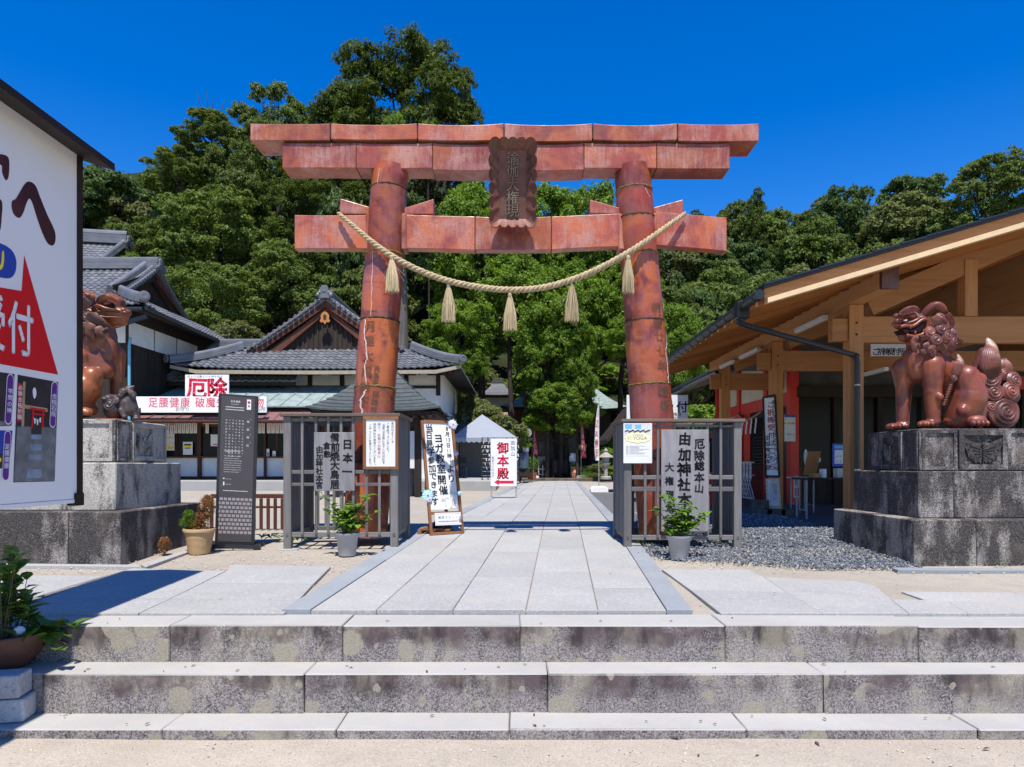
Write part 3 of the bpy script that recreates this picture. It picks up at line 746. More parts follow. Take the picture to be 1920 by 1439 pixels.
def crack(surf, pts, w, name='repair_line', mat=M_REPAIR, seed=0):
    r=random.Random(seed); P2=[]
    for (a,b) in zip(pts,pts[1:]):
        for k in range(6):
            t=k/6; P2.append((a[0]+(b[0]-a[0])*t+r.uniform(-.8,.8),a[1]+(b[1]-a[1])*t))
    P2.append(pts[-1]); mb=MB(); vs=[]
    for x,y in P2:
        ww=w*.72*r.uniform(.5,1.3); vs+= [surf(x-ww/2,y,.003),surf(x+ww/2,y,.003)]
    n=len(P2); mb.add(vs,[(2*i,2*i+1,2*i+3,2*i+2) for i in range(n-1)]); mb.build(name,mat,torii)
crack(surfL,[(692,606),(690,634),(694,650),(696,680),(692,690),(693,705),(696,726)],3.2,seed=1)
crack(surfL,[(694,735),(690,745),(684,752),(684,764),(688,773),(687,780)],4.5,seed=2)
crack(surfL,[(706,480),(705,540),(703,601)],1.6,seed=3)
crack(surfR,[(1239,560),(1243,590),(1247,602)],1.8,seed=4)
crack(surfR,[(1246,606),(1246,652),(1243,660),(1244,672),(1247,690),(1248,722)],3.0,seed=5)
crack(surfR,[(1203,365),(1214,380)],1.5,seed=6); crack(surfL,[(718,330),(716,345),(714,357)],1.4,seed=7)
def incise(surf, txt, cx0, y0, cx1, pitch, size, name='engraved_character', w=1.5, filled=False):
    for i,c in enumerate(txt):
        vs,fs,es=glyph(c,.02); cnt={}
        for f in fs:
            for a,b in zip(f,f[1:]+f[:1]): cnt[(min(a,b),max(a,b))]=cnt.get((min(a,b),max(a,b)),0)+1
        yc=y0+pitch*(i+.5); cx_=cx0+(cx1-cx0)*(i+.5)/len(txt); mb=MB()
        for (a,b),k in cnt.items():
            if k!=1: continue
            ax_,ay_=vs[a]; bx_,by_=vs[b]
            pa=(cx_+(ax_-.5)*size, yc-(ay_-.36)*size); pb=(cx_+(bx_-.5)*size, yc-(by_-.36)*size)
            L=math.hypot(pb[0]-pa[0],pb[1]-pa[1])
            if L<.05: continue
            nx,ny=-(pb[1]-pa[1])/L*w/2,(pb[0]-pa[0])/L*w/2
            mb.add([surf(pa[0]+nx,pa[1]+ny,.0015),surf(pa[0]-nx,pa[1]-ny,.0015),surf(pb[0]-nx,pb[1]-ny,.0015),surf(pb[0]+nx,pb[1]+ny,.0015)],[(0,1,2,3)])
        mb.build(name,M_INCISE,torii)
incise(surfL,'一月建大成捨下',706,578,689,27.5,21,w=1.0)
incise(surfL,'児島郡',715,690,711,13,11,w=.8); incise(surfL,'田路村',713,736,708,14,12,w=.8)
incise(surfR,'明治廿七年',1223,572,1237,26.5,20,w=1.0); incise(surfR,'児島郡',1251,686,1255,12.5,11,w=.8)
incise(surfR,'縦縁',1236,724,1241,27,22,w=1.0)

# tablet: tilted tray with a scalloped rim and raised characters
yb_,yt_=7.93,7.72
def pq(px,py,dy=0):
    t=(430-py)/(430-258); return P(px,py,yb_+(yt_-yb_)*t+dy)
mb=MB(); inner=[(936,411),(986,411),(986,283),(936,283)]
ip=[pq(x,y,.10) for x,y in inner]; nrm=(ip[1]-ip[0]).cross(ip[3]-ip[0]).normalized()
mb.prism(ip,-nrm*.05)
plq=mb.build('tablet',M_PLAQUE,torii)
def scal(a,b,n,depth,pts):
    for i in range(n*5):
        t=i/(n*5); ph=(t*n)%1; d=depth*abs(math.sin(math.pi*ph))**.6
        x=a[0]+(b[0]-a[0])*t; y=a[1]+(b[1]-a[1])*t
        L=math.hypot(b[0]-a[0],b[1]-a[1]); nx,ny=(b[1]-a[1])/L,-(b[0]-a[0])/L
        pts.append((x-nx*d*1.0,y-ny*d*1.0))
def rim(a,b,c0,c1,n,depth,side):
    """one flaring side of the frame: inner edge a-b, outer scalloped edge c0-c1"""
    pts=[]; scal(c0,c1,n,depth,pts); pts.append(c1); m=len(pts); mb=MB(); vs=[]
    for i,(x,y) in enumerate(pts):
        t=i/(m-1); ix,iy=a[0]+(b[0]-a[0])*t,a[1]+(b[1]-a[1])*t
        pi_=pq(ix,iy,.10); po=pq(x,y,-.02)
        pm=pi_*.35+po*.65+Vector((0,.02,0))
        vs+=[pi_,pm,po,po+Vector((0,.035,0)),pm+Vector((0,.05,0)),pi_+Vector((0,.05,0))]
    fs=[(6*i+k,6*i+6+k,6*i+6+(k+1)%6,6*i+(k+1)%6) for i in range(m-1) for k in range(6)]+[(5,4,3,2,1,0),tuple(6*(m-1)+k for k in range(6))]
    mb.add(vs,fs); o=mb.build('scalloped_rim',M_PLAQUE,plq,auto=45); return o
rim((936,411),(986,411),(921,421),(1002,422),5,5,'b')
rim((986,411),(986,283),(1002,422),(1003,262),6,4.5,'r')
rim((986,283),(936,283),(1003,262),(920,261),5,5,'t')
rim((936,283),(936,411),(920,261),(921,421),6,4.5,'l')
u_=(ip[1]-ip[0]).normalized(); v_=(ip[3]-ip[0]).normalized(); hgt=(ip[3]-ip[0]).length; wid=(ip[1]-ip[0]).length
for i,c in enumerate('瑜伽大権現'):
    vs,fs,_=glyph(c,.03); sz=hgt*.205; mb=MB()
    ctr=ip[0]+u_*(wid*.5)+v_*(hgt*(.90-.19*i-.02)); n3=u_.cross(v_)
    for dz,rev in ((.002,True),(.022,False)):
        mb.add([ctr+u_*((x-.5)*sz)+v_*((y-.36)*sz)+n3*dz for x,y in vs],[tuple(reversed(f)) if rev else f for f in fs])
    cnt={}
    for f in fs:
        for a,b in zip(f,f[1:]+f[:1]): cnt.setdefault((min(a,b),max(a,b)),[]).append((a,b))
    nv=len(vs)
    for k,l in cnt.items():
        if len(l)==1: a,b=l[0]; mb.f.append((a,b,b+nv,a+nv)); mb.m.append(0)
    mb.build('raised_character',M_PLAQUE_GREY,plq)

# straw rope with five tassels
def catm(pts, n):
    out=[]
    for i in range(len(pts)-1):
        p0=pts[max(i-1,0)];p1=pts[i];p2=pts[i+1];p3=pts[min(i+2,len(pts)-1)]
        for k in range(n):
            t=k/n; out.append(.5*((2*p1)+(p2-p0)*t+(2*p0-5*p1+4*p2-p3)*t*t+(3*p1-p0-3*p2+p3)*t**3))
    out.append(pts[-1]); return out
rp=[(634,400,8.17),(660,422,8.10),(695,452,8.02),(735,481,7.99),(785,507,8.02),(840,527,8.06),(900,539,8.08),(957,544,8.09),(1015,540,8.08),(1072,525,8.06),(1125,503,8.03),(1180,473,7.99),(1225,443,8.02),(1255,421,8.09),(1285,400,8.17)]
path_=catm([P(*p) for p in rp],26)
rope=thing('straw_rope',tuple(P(957,560,8.09)),'thick twisted straw rope slung in a curve across the torii with hanging tassels','rope')
d_=[0]
for a,b in zip(path_,path_[1:]): d_.append(d_[-1]+(b-a).length)
for s_ in range(3):
    pts=[]; rr_=[]
    for i,p in enumerate(path_):
        t=(path_[min(i+1,len(path_)-1)]-path_[max(i-1,0)]).normalized(); a=t.cross(Vector((0,1,0))).normalized(); b=t.cross(a)
        ph=-2*math.pi*d_[i]/.17+s_*2*math.pi/3; k=min(1,.6+.4*math.sin(math.pi*i/len(path_))*1.6)
        pts.append(p+(a*math.cos(ph)+b*math.sin(ph))*.0205*k); rr_.append(.0195*k)
    mb=MB(); mb.tube(pts,rr_,7); mb.build('rope_strand',M_STRAW_D,rope,smooth=True)
def tassel(px,py,py1,w,seed):
    r=random.Random(seed); Y=7.97 if px in (735,1178) else 8.07
    top=P(px,py,Y); H=(py1-py)*Y/F; mb=MB()
    rw=w*Y/F/2
    for i in range(190):
        a=r.uniform(0,2*math.pi); q=math.sqrt(r.random()); l=H*r.uniform(.93,1.0)
        e=Vector((math.cos(a)*q*rw,math.sin(a)*q*rw*.9,0)); s0=top+Vector((math.cos(a)*q*.014,math.sin(a)*q*.014,0))
        j=Vector((jit(r,.006),jit(r,.006),0))
        mb.tube([s0,s0*.6+(top+e*.62)*.4+Vector((0,0,-H*.12))*1.0+j,top+e*.86+Vector((0,0,-l*.55))+j,top+e+Vector((0,0,-l))],[.0032,.0034,.003,.0018],3,False)
    for i in range(7):
        a=r.uniform(0,2*math.pi); e=Vector((math.cos(a)*rw*r.uniform(1.1,1.9),math.sin(a)*rw,0))
        mb.tube([top,top+e*.4+Vector((0,0,-H*.3)),top+e+Vector((0,0,-H*r.uniform(.45,.8)))],[.0012]*3,3,False)
    t=mb.build('tassel',M_STRAW,rope)
    mb=MB(); mb.lathe(top+Vector((0,0,-.045)),[(.012,0),(.026,.012),(.022,.03),(.026,.045),(.012,.065)],10); mb.build('tassel_knot',M_STRAW_D,t,smooth=True)
for k,(a,b,c,w) in enumerate(((735,483,550,27),(841,535,606,27),(956,553,622,27),(1072,533,605,28),(1178,482,552,23))): tassel(a,b,c,w,k)
# ------------------------------------------------------------------ lattice enclosures round the pillar feet
FY0,FY1=7.79,8.68
def lattice(px0,px1,capx0,capx1,captop,label,frontslats,rails,botrail,toprail,gate_side):
    x0,x1=XX(px0,FY0),XX(px1,FY0); g=.09
    t=thing('lattice_enclosure',((x0+x1)/2,(FY0+FY1)/2,g),label,'fence','lattice enclosures round the torii pillars')
    zt=ZZ(captop,FY0); pw=.088
    def post(x,y): 
        mb=MB(); mb.cbox(x-pw/2,x+pw/2,y,y+pw,gz(y)-.05,zt-.035,.006); return mb.build('post',M_GREYW,t)
    for x in (x0+pw/2,x1-pw/2):
        for y in (FY0,FY1-pw): post(x,y)
    # cap boards
    zc=zt-.035
    for a in ((x0-.03,x1+.03,FY0-.035,FY0+.11),(x0-.03,x1+.03,FY1-.11,FY1+.035)):
        mb=MB(); mb.cbox(*a,zc,zt,.005); mb.build('cap_board',M_CAPW,t)
    for a in ((x0-.03,x0+.11),(x1-.11,x1+.03)):
        mb=MB(); mb.cbox(a[0],a[1],FY0+.112,FY1-.112,zc,zt-.001,.005); mb.build('cap_board',M_CAPW,t)
    zr=[(ZZ(b,FY0),ZZ(a,FY0)) for a,b in rails+[botrail,toprail]]
    for z0,z1 in zr:
        mb=MB(); mb.cbox(x0+pw,x1-pw,FY0+.022,FY0+.058,z0,z1,.004); mb.build('rail',M_GREYW_X,t)
        mb=MB(); mb.cbox(x0+pw,x1-pw,FY1-.058,FY1-.022,z0,z1,.004); mb.build('rail',M_GREYW_X,t)
    for z0,z1 in zr[-2:]:
        for x in (x0+.03,x1-.066):
            mb=MB(); mb.cbox(x,x+.036,FY0+pw,FY1-pw,z0,z1,.004); mb.build('rail',M_GREYW_Y,t)
    sz0,sz1=zr[-2][0]+.05,zc
    for px in frontslats:
        x=XX(px,FY0); mb=MB(); mb.cbox(x-.015,x+.015,FY0+.004,FY0+.021,sz0-.02,sz1,.003); mb.build('slat',M_GREYW,t)
    n=11
    for i in range(n):
        x=x0+pw+(x1-x0-2*pw)*(i+.5)/n; mb=MB(); mb.cbox(x-.018,x+.018,FY1-.02,FY1-.004,sz0,sz1,.003); mb.build('slat',M_GREYW,t)
    n=9
    for x in (x0+.012,x1-.030):
        for i in range(n):
            y=FY0+pw+(FY1-FY0-2*pw)*(i+.5)/n; mb=MB(); mb.cbox(x,x+.018,y-.022,y+.022,sz0,sz1,.003); mb.build('slat',M_GREYW,t)
    for x in (x0+pw/2,x1-pw/2):        # pegged tenons of the bottom rail
        z=sum(zr[-2])/2; mb=MB(); mb.cbox(x-.014,x+.014,FY0-.004,FY0+.01,z-.02,z+.02,.002); mb.build('peg',M_CAPW,t)
    mb=MB(); mb.cbox(x0-.06,x0+.17,FY0-.03,FY0+.14,g-.06,g+.012,.01); mb.build('foot_stone',M_PAVE,t)
    return t
fenL=lattice(531,746,528,748,775.5,'grey weathered lattice enclosure round the left torii pillar, by the black panel',[566,592,615,639,662,687,711],[(882,889),(906,912)],(999,1008),(784,790),1)
fenR=lattice(1170,1391,1167,1393,786,'grey weathered lattice enclosure round the right torii pillar, beside the gravel',[1210,1234,1265,1300,1327,1352],[(891.5,899.5),(913.5,922)],(1004.5,1013.5),(797,801),0)

# ------------------------------------------------------------------ boards hung on the lattices
def board(name,px0,py0,px1,py1,Y,th,mat,label,cat):
    mb=MB(); x0,x1=XX(px0,Y),XX(px1,Y); z0,z1=ZZ(py1,Y),ZZ(py0,Y)
    mb.cbox(x0,x1,Y,Y+th,z0,z1,.004); o=mb.build(name,mat); tag(o,label,cat)
    return o,Print((x0,Y,z0),(1,0,0),(0,0,1),.002),x1-x0,z1-z0
rj=random.Random(3)
def brushcols(pr,Wd,Hd,cols,jit=.04):
    for txt,x,y0,size,pitch,off in cols: pr.col(txt,x*Wd,Hd*(1-y0),size*Hd,pitch*Hd,1.0,off,jit,rj)
BY=FY0-.022
o,pr,w,h=board('name_board',588.5,811,664.7,921,BY,.02,M_BOARDW,'upright wooden name board with three columns of black brush writing on the left lattice','sign board')
brushcols(pr,w,h,[('日本一',.83,.09,.18,.235,.06),('備前焼大鳥居',.52,.015,.158,.158,.05),('倉敷',.32,.16,.125,.145,.045),('由加神社本宮',.135,.235,.125,.122,.045)])
pr.build('lettering',M_BLACK,o)
o,pr,w,h=board('name_board',1240,806,1328.5,997,BY,.022,M_BOARDW,'tall wooden name board with large black brush writing on the right lattice behind the pot','sign board')
brushcols(pr,w,h,[('厄除総本山',.80,.09,.10,.108,.055),('由加神社本宮',.49,.025,.135,.148,.065),('大権現本社',.175,.30,.09,.135,.05)])
pr.build('lettering',M_BLACK,o)
# framed paper notice
NY=BY-.012
nt=thing('framed_notice',(XX(713,NY),NY,ZZ(881,NY)),'white paper notice with fine vertical writing in a brown wooden frame','notice')
fx0,fx1,fz0,fz1=XX(680,NY),XX(747,NY),ZZ(881,NY),ZZ(781,NY); fw=.036
for a in ((fx0,fx1,fz1-fw,fz1),(fx0,fx1,fz0,fz0+fw)):
    mb=MB(); mb.cbox(a[0],a[1],NY,NY+.028,a[2],a[3],.004); mb.build('frame_rail',M_BROWNW,nt)
for a in ((fx0,fx0+fw),(fx1-fw,fx1)):
    mb=MB(); mb.cbox(a[0],a[1],NY+.001,NY+.027,fz0+fw,fz1-fw,.004); mb.build('frame_stile',M_BROWNW,nt)
mb=MB(); mb.box(fx0+fw,fx1-fw,NY+.012,NY+.022,fz0+fw,fz1-fw); pap=mb.build('paper',M_PAPER,nt)
pr=Print((fx0+fw,NY+.012,fz0+fw),(1,0,0),(0,0,1),.002); pw_=fx1-fx0-2*fw; ph_=fz1-fz0-2*fw; pr2=Print(pr.o,pr.u,pr.v,.002)
cols=['本日はようこそ','ご参拝下さいました。','当宮は全国に五十二の分社を','','由加神社の本宮でございます。','ごゆっくりお参り下さいませ。']
for i,c in enumerate(cols): pr.col(c,pw_*(.90-.152*i),ph_*(.95-.02*(i%3)),ph_*.064,ph_*.066,.95,.014,.05,rj)
pr.col('持つ、',pw_*.445,ph_*.93,ph_*.064,ph_*.068,1,.014,.05,rj); pr2.col('厄除けの総本山',pw_*.445,ph_*.70,ph_*.072,ph_*.074,1,.02,.04,rj)
pr.build('lettering',M_BLACK,pap); pr2.build('red_lettering',M_DKRED,pap)
# yoga poster
o,pr,w,h=board('poster',1169,794,1222.7,869,BY-.016,.004,M_PAPER,'white printed yoga poster with yellow burst tied to the right lattice corner','poster')
def sub(p): return Print(p.o,p.u,p.v,p.lift)
a=sub(pr); a.rect(w*.03,h*.70,w*.97,h*.985); a.build('photo_wall',flat('pale_photo',(.62,.60,.58),.7,.2,.2,30),o)
a=sub(pr); a.rect(w*.05,h*.86,w*.30,h*.98,.0004); a.rect(w*.40,h*.86,w*.62,h*.97,.0004); a.build('photo_window',M_SKYP,o)
a=sub(pr)
for i in range(14): a.disc(w*(.08+.062*i),h*(.80+.02*math.sin(i*2.1)),w*.045,.0006+i*.00003,10,h*.022)
a.build('photo_mats',flat('photo_mat',(.05,.07,.11),.7,.2,.5,60),o)
a=sub(pr); pts=[]
for i in range(36):
    t=2*math.pi*i/36; k=1 if i%3 else 1.13; pts.append((w*(.5+.44*k*math.cos(t)),h*(.64+.125*k*math.sin(t))))
a.poly(pts,.0012); a.build('burst',M_PALEYEL,o)
a=sub(pr); a.latin('YOGA',w*.33,h*.585,h*.125,.004,.0016); a.build('yoga_lettering',M_BLUEINK,o)
a=sub(pr)
for yy,t in ((.655,'由加'),(.605,'神社')): a.row(t,w*.13,h*yy,h*.045,h*.05,1,.02,.0016)
a.ch('で',w*.285,h*.615,h*.03,None,.01,0,.0016); a.dashes(w*.33,w*.68,h*.705,h*.026,rj,False,.0016)
for yy in (.43,.405,.38,.35,.32,.29,.26,.235):
    a.dashes(w*.09,w*.17,h*yy,h*.012,rj); a.dashes(w*.2,w*rj.uniform(.5,.9),h*yy,h*.010,rj)
a.build('small_print',M_GREYINK,o)
a=sub(pr); a.rect(w*.09,h*.185,w*.9,h*.2); a.build('yellow_line',M_PALEYEL,o)

# ------------------------------------------------------------------ black information panel
PYb=7.85
def quadframe(bl,br,tl,tr):  # px + depth corners -> origin, u, v vectors
    A=P(*bl);B=P(*br);C=P(*tl);D=P(*tr); return A,B,C,D
A,B,C,D=quadframe((402.5,1021,7.83),(476.5,1023,7.93),(410,737.5,7.83),(484,740,7.93))
u=(B-A).normalized(); v=((C-A)).normalized(); n=u.cross(v).normalized(); w=(B-A).length; h=(C-A).length
pan=thing('information_panel',tuple((A+B)/2),'tall black information panel with white writing and a printed pale block pattern','information panel')
mb=MB(); mb.obox(A+u*w/2+v*h/2-n*.03,u,v,n,w/2,h/2,.028); body=mb.build('panel_frame',M_BLACKMET,pan); bevel(body,.004)
m_=.075*w; mb=MB(); mb.obox(A+u*w/2+v*(h/2+.006)-n*.001,u,v,n,w/2-m_,h/2-.03,.0025); face=mb.build('panel_face',M_PANELGREY,pan)
o0=A+u*m_+v*.036+n*.0016; fw_=w-2*m_; fh=h-.06
pr=Print(o0,u,v,.001)
for r_ in range(9):
    y0=fh*(.055+.0285*r_)
    k=0; x=-.04*fw_ if r_%2 else 0.02*fw_
    while x<fw_*.96:
        a0=max(x,.005*fw_); a1=min(x+.095*fw_,.99*fw_)
        if a1-a0>.02*fw_: pr.rect(a0,y0,a1,y0+fh*.019)
        x+=.125*fw_
pr.build('block_pattern',M_PANELBRICK,face)
pr=Print(o0,u,v,.001)
pr.row('日本遺産',fw_*.27,fh*.965,fw_*.072,None,1,.03); pr.latin('JAPAN HERITAGE',fw_*.29,fh*.943,fw_*.030,.004)
pr.dashes(fw_*.13,fw_*.68,fh*.925,fw_*.026,rj); pr.dashes(fw_*.13,fw_*.68,fh*.908,fw_*.026,rj)
pr.col('由加神社',fw_*.81,fh*.86,fw_*.082,fh*.055,1,.03)
for i,c in enumerate(('ゆ','が','じん','じゃ')): pr.col(c,fw_*.885,fh*(.852-.055*i)+ (.008*fh if len(c)==2 else 0),fw_*.032,fw_*.034,1,.01)
for i,t in enumerate(('全国に五十二の分社を持つ','由加山の本宮です。江戸時代','には「ゆがさん」「両参り」','で賑わい、今も多くの参詣者','ています。本殿は県の重要文','化財に指定されています。')):
    pr.col(t,fw_*(.655-.098*i),fh*.845,fw_*.050,fh*.0205,1,.02)
pr.latin('Yuga-jinja Shrine',fw_*.12,fh*.618,fw_*.072,.012)
for i,t in enumerate(('This is the main shrine to 52 branch','Yuga-jinja shrines across Japan. It','thrived in the Edo period (1603-1868)','serving as a place to worship the two','deities Yuga and Konpira, and contin-','ues to serve this purpose even today.','The main hall is designated an import-','ant prefectural cultural property.')):
    pr.latin(t,fw_*.12,fh*(.586-.0155*i),fw_*.034,.006)
pr.disc(fw_*.13,fh*.433,fw_*.022,0,12); pr.latin('Audio Guide',fw_*.19,fh*.428,fw_*.032,.004)
pr.rect(fw_*.115,fh*.385,fw_*.15,fh*.41); pr.latin('Smart Guide',fw_*.19,fh*.392,fw_*.032,.004)
pr.dashes(fw_*.12,fw_*.85,fh*.350,fw_*.024,rj)
pr.build('lettering',M_WHITE,face)
pr=Print(o0,u,v,.001); pr.rect(fw_*.76,fh*.915,fw_*.885,fh*.985); tg=pr.build('emblem_card',M_WHITE,face)
pr=Print(o0,u,v,.002); pr.disc(fw_*.822,fh*.965,fw_*.045); pr.build('emblem_disc',M_REDINK,face)
pr=Print(o0,u,v,.002); pr.rect(fw_*.795,fh*.932,fw_*.85,fh*.947); pr.build('emblem_mark',M_GREYINK,face)
mb=MB()
c=P(440,1029,7.88); c.z=gz(7.9)+.028
for s_ in (-1,1): mb.bar(c+u*(s_*.245)+n*.13-v*0+Vector((0,0,.0)),c+u*(s_*.245)-n*.22,.06,.035)
mb.bar(c-u*.3+n*.12,c+u*.3+n*.12,.05,.04); mb.bar(c-u*.3-n*.2,c+u*.3-n*.2,.05,.04)
mb.build('panel_base',M_BLACKMET,pan)

# ------------------------------------------------------------------ potted plants
def leaf_pts(c, d, up, L, Wd, droop=.25):
    d=d.normalized(); s=d.cross(up)
    s=s.normalized() if s.length>1e-4 else Vector((1,0,0)); n=s.cross(d)
    b=c; m1=c+d*L*.35+n*L*.05; m2=c+d*L*.7-n*L*droop*.25; t=c+d*L-n*L*droop
    return [b,m1+s*Wd*.5+n*Wd*.12,m1-s*Wd*.5+n*Wd*.12,m1-n*0,m2+s*Wd*.36+n*Wd*.1,m2-s*Wd*.36+n*Wd*.1,m2,t]
LF=[(0,3,1),(0,2,3),(1,3,6,4),(3,2,5,6),(4,6,7),(6,5,7)]
def add_leaf(mb,c,d,up,L,Wd,droop=.25): mb.add(leaf_pts(Vector(c),Vector(d),Vector(up),L,Wd,droop),LF)
def pot(name,base,prof,mat,parent,n=28,soil=True,rimr=None):
    mb=MB(); inner=[(r-.012,h) for r,h in reversed(prof[1:])]
    mb.lathe(base,prof+[(prof[-1][0]-.012,prof[-1][1])]+[(prof[-2][0]-.014,prof[-1][1]-.03)],n,cap=True); o=mb.build('pot',mat,parent,auto=50)
    mb=MB(); mb.lathe(Vector(base)+Vector((0,0,prof[-1][1]-.034)),[(.0005,.004),(prof[-1][0]-.013,0)],n,cap=False); mb.build('soil',M_SOIL,parent); return o
def grey_pot(px,py,label,branches,seed):
    r=random.Random(seed); b=G(px,py); t=thing('potted_plant',tuple(b),label,'potted plant')
    k=.245
    pot('pot',b,[(.088,0),(.092,.01),(.112,.19),(.126,.20),(.134,k)],M_POT_GREY,t)
    z0=b+Vector((0,0,k-.04))
    st=MB(); lf=MB()
    for (dx,h,nl) in branches:
        tip=z0+Vector((dx,r.uniform(-.1,.06),h)); mid=z0+Vector((dx*.35+jit(r,.02),jit(r,.03),h*.55))
        pts=[z0+Vector((dx*.05,jit(r,.02),0)),mid,tip]; st.tube(pts,[.007,.005,.003],5)
        for i in range(nl):
            q=(i+1)/nl if h>.2 else r.random(); q=.25+.75*q
            c=mid.lerp(tip,(q-.5)*2) if q>.5 else z0.lerp(mid,q*2)
            a=r.uniform(0,6.28)+i*2.4; d=Vector((math.cos(a),math.sin(a),r.uniform(-.1,.75)))
            L=r.uniform(.085,.14)
            if r.random()<.55: add_leaf(lf,c,d,Vector((0,0,1)),L,L*.66,r.uniform(.1,.4))
    st.build('stem',M_BARK,t); s=lf.build('foliage',L_POT,t); s['kind']='stuff'; return t
grey_pot(651,1042,'grey plastic pot with a leafy green shrub in front of the left lattice',[(-.25,.46,26),(-.27,.30,16),(.24,.44,34),(.32,.26,24),(.19,.14,22),(0,.30,46),(.07,.24,40),(-.06,.27,40),(.02,.18,30),(-.1,.16,22),(.1,.34,26)],4)
grey_pot(1273.5,1048.5,'grey plastic pot with a spreading green shrub in front of the right lattice',[(-.20,.46,26),(-.26,.32,24),(.16,.38,30),(.30,.28,28),(.22,.20,26),(0,.30,46),(-.08,.22,40),(.08,.20,40),(-.16,.12,24),(.14,.12,20),(-.05,.40,30)],9)
# tan ribbed planter with a half-dead bush
b=G(374,1038); t=thing('potted_plant',tuple(b),'tan ribbed clay planter with a half dead brown and green bush','potted plant')
prof=[(.105,0)]; 
for i in range(18):
    q=i/18; rr_=.108+.045*q; prof+= [(rr_+.003,.235*q+.004),(rr_-.001,.235*q+.011)]
prof+=[(.165,.24),(.170,.262),(.166,.275)]
pot('pot',b,prof,M_POT_TAN,t,32)
r=random.Random(8); z0=b+Vector((0,0,.25))
def tuft(mb,c,rad,n,L,r,wd=.3,up=.6):
    for i in range(n):
        a=Vector((r.gauss(0,1),r.gauss(0,1),r.gauss(0,1))).normalized(); p=c+Vector((a.x*rad[0],a.y*rad[1],a.z*rad[2]))*r.random()**.4
        add_leaf(mb,p,a+Vector((0,0,up)),Vector((0,0,1)),L*r.uniform(.7,1.3),L*wd*r.uniform(.7,1.2),r.uniform(0,.3))
br=MB(); gr=MB(); sm=MB()
for c,rad,n in (((.08,0,.26),(.08,.07,.12),900),((.05,.0,.12),(.08,.07,.11),700),((-.03,0,.06),(.07,.06,.06),320)): tuft(br,z0+Vector(c),rad,n,.032,r,.45)
for c,rad,n in (((-.12,0,.16),(.05,.05,.05),200),((-.14,0,.09),(.06,.06,.06),260),((-.07,0,.05),(.07,.06,.05),220)): tuft(gr,z0+Vector(c),rad,n,.034,r,.4)
for dx,h in ((.08,.3),(.05,.2),(-.1,.15),(.1,.2),(0,.12)): sm.tube([z0,z0+Vector((dx*.5,jit(r,.02),h*.5)),z0+Vector((dx,jit(r,.02),h))],[.006,.005,.003],5)
sm.build('stem',M_BARK,t); q=br.build('dry_foliage',L_DRY,t); q['kind']='stuff'; q=gr.build('green_foliage',L_POT,t); q['kind']='stuff'
# dry weed by the pedestal
b=G(308,1041); t=thing('dry_weed',tuple(b),'small dried brown weed growing beside the left pedestal foot','weed')
mb=MB(); tuft(mb,b+Vector((.0,0,.10)),(.055,.045,.085),520,.028,r,.45); mb.build('dry_foliage',L_DRY,t)['kind']='stuff'
mb=MB(); mb.tube([b,b+Vector((.005,0,.1))],[.005,.003],5); mb.build('stem',M_BARK,t)
# broad-leaved weeds inside the lattice feet
def weeds(name,px,py,label,n,L,seed,sx=.12):
    r=random.Random(seed); b=G(px,py); mb=MB()
    for i in range(n):
        a=r.uniform(0,6.28); add_leaf(mb,b+Vector((jit(r,sx),jit(r,.08),.02+r.random()*.04)),(math.cos(a),math.sin(a),r.uniform(.1,.6)),(0,0,1),L*r.uniform(.6,1.2),L*.7*r.uniform(.6,1),.4)
    return tag(mb.build(name,L_POT_DK),label,'weed')
weeds('ground_weed',512,1014,'broad leaved green weed at the left corner foot of the left lattice',16,.13,1)
weeds('ground_weed',556,1018,'broad leaved green weed growing under the front rail of the left lattice',14,.11,2,.08)
weeds('ground_weed',1206,1022,'small bright green weed beside the left foot of the right lattice',26,.055,3,.1)
weeds('ground_weed',1345,1020,'tiny green weed under the right end of the right lattice',18,.04,4,.1)
weeds('ground_weed',1885,1066,'tiny green tuft at the foot of the right pedestal',14,.03,5,.04)
weeds('step_weed',126,1330,'tiny green weed in the joint at the foot of the middle step',10,.022,6,.03).location=(XX(126,Y2-.01),Y2-.012,Z1)

# ------------------------------------------------------------------ easel sign for the yoga class
A,B,C,D=quadframe((809,1009,8.76),(868,1006,8.98),(791,789,8.98),(846,792,9.17)); D=C+(B-A)*.97
u=(B-A).normalized(); v=(C-A).normalized(); n=u.cross(v).normalized(); v=n.cross(u) if False else v; w=(B-A).length; h=(C-A).length
es=thing('easel_sign',tuple((A+B)/2),'leaning brown wooden easel sign with white paper, black writing and paper flowers','easel sign')
ft=.032
for a,b in ((A,C),(B,D)):
    mb=MB(); mb.bar(a,b,ft*1.1,ft,n); mb.build('leg',M_BROWNW,es)
for q in (0.995,.205,.035):
    a=A+(C-A)*q; b=B+(D-B)*q; mb=MB(); mb.bar(a+u*.02,b-u*.02,ft*.8,ft*1.05,v); mb.build('crossbar',M_BROWNW,es)
top=A+(C-A)*.9+u*w*.5-n*.03; ft_=P(840,997,9.45)
mb=MB(); mb.bar(top,Vector((ft_.x,9.5,gz(9.5))),.04,.03); mb.build('back_leg',M_BROWNW,es)
q0,q1=.235,.985
a=A+(C-A)*q0+u*.025; b=B+(D-B)*q0-u*.025; c=A+(C-A)*q1+u*.025; d=c+(b-a)*.985
mb=MB(); mb.prism([a,b,d,c],-n*.008); pap=mb.build('paper',M_PAPER,es)
pr=Print(a,u,(c-a),.003); pw_=(b-a).length; ph_=(c-a).length
pr.col('当日見学参加できます',pw_*.16,ph_*.985,ph_*.092,ph_*.094,1,.028,.05,rj)
pr.col('ヨガ教室開催',pw_*.49,ph_*.88,ph_*.112,ph_*.120,1,.03,.04,rj)
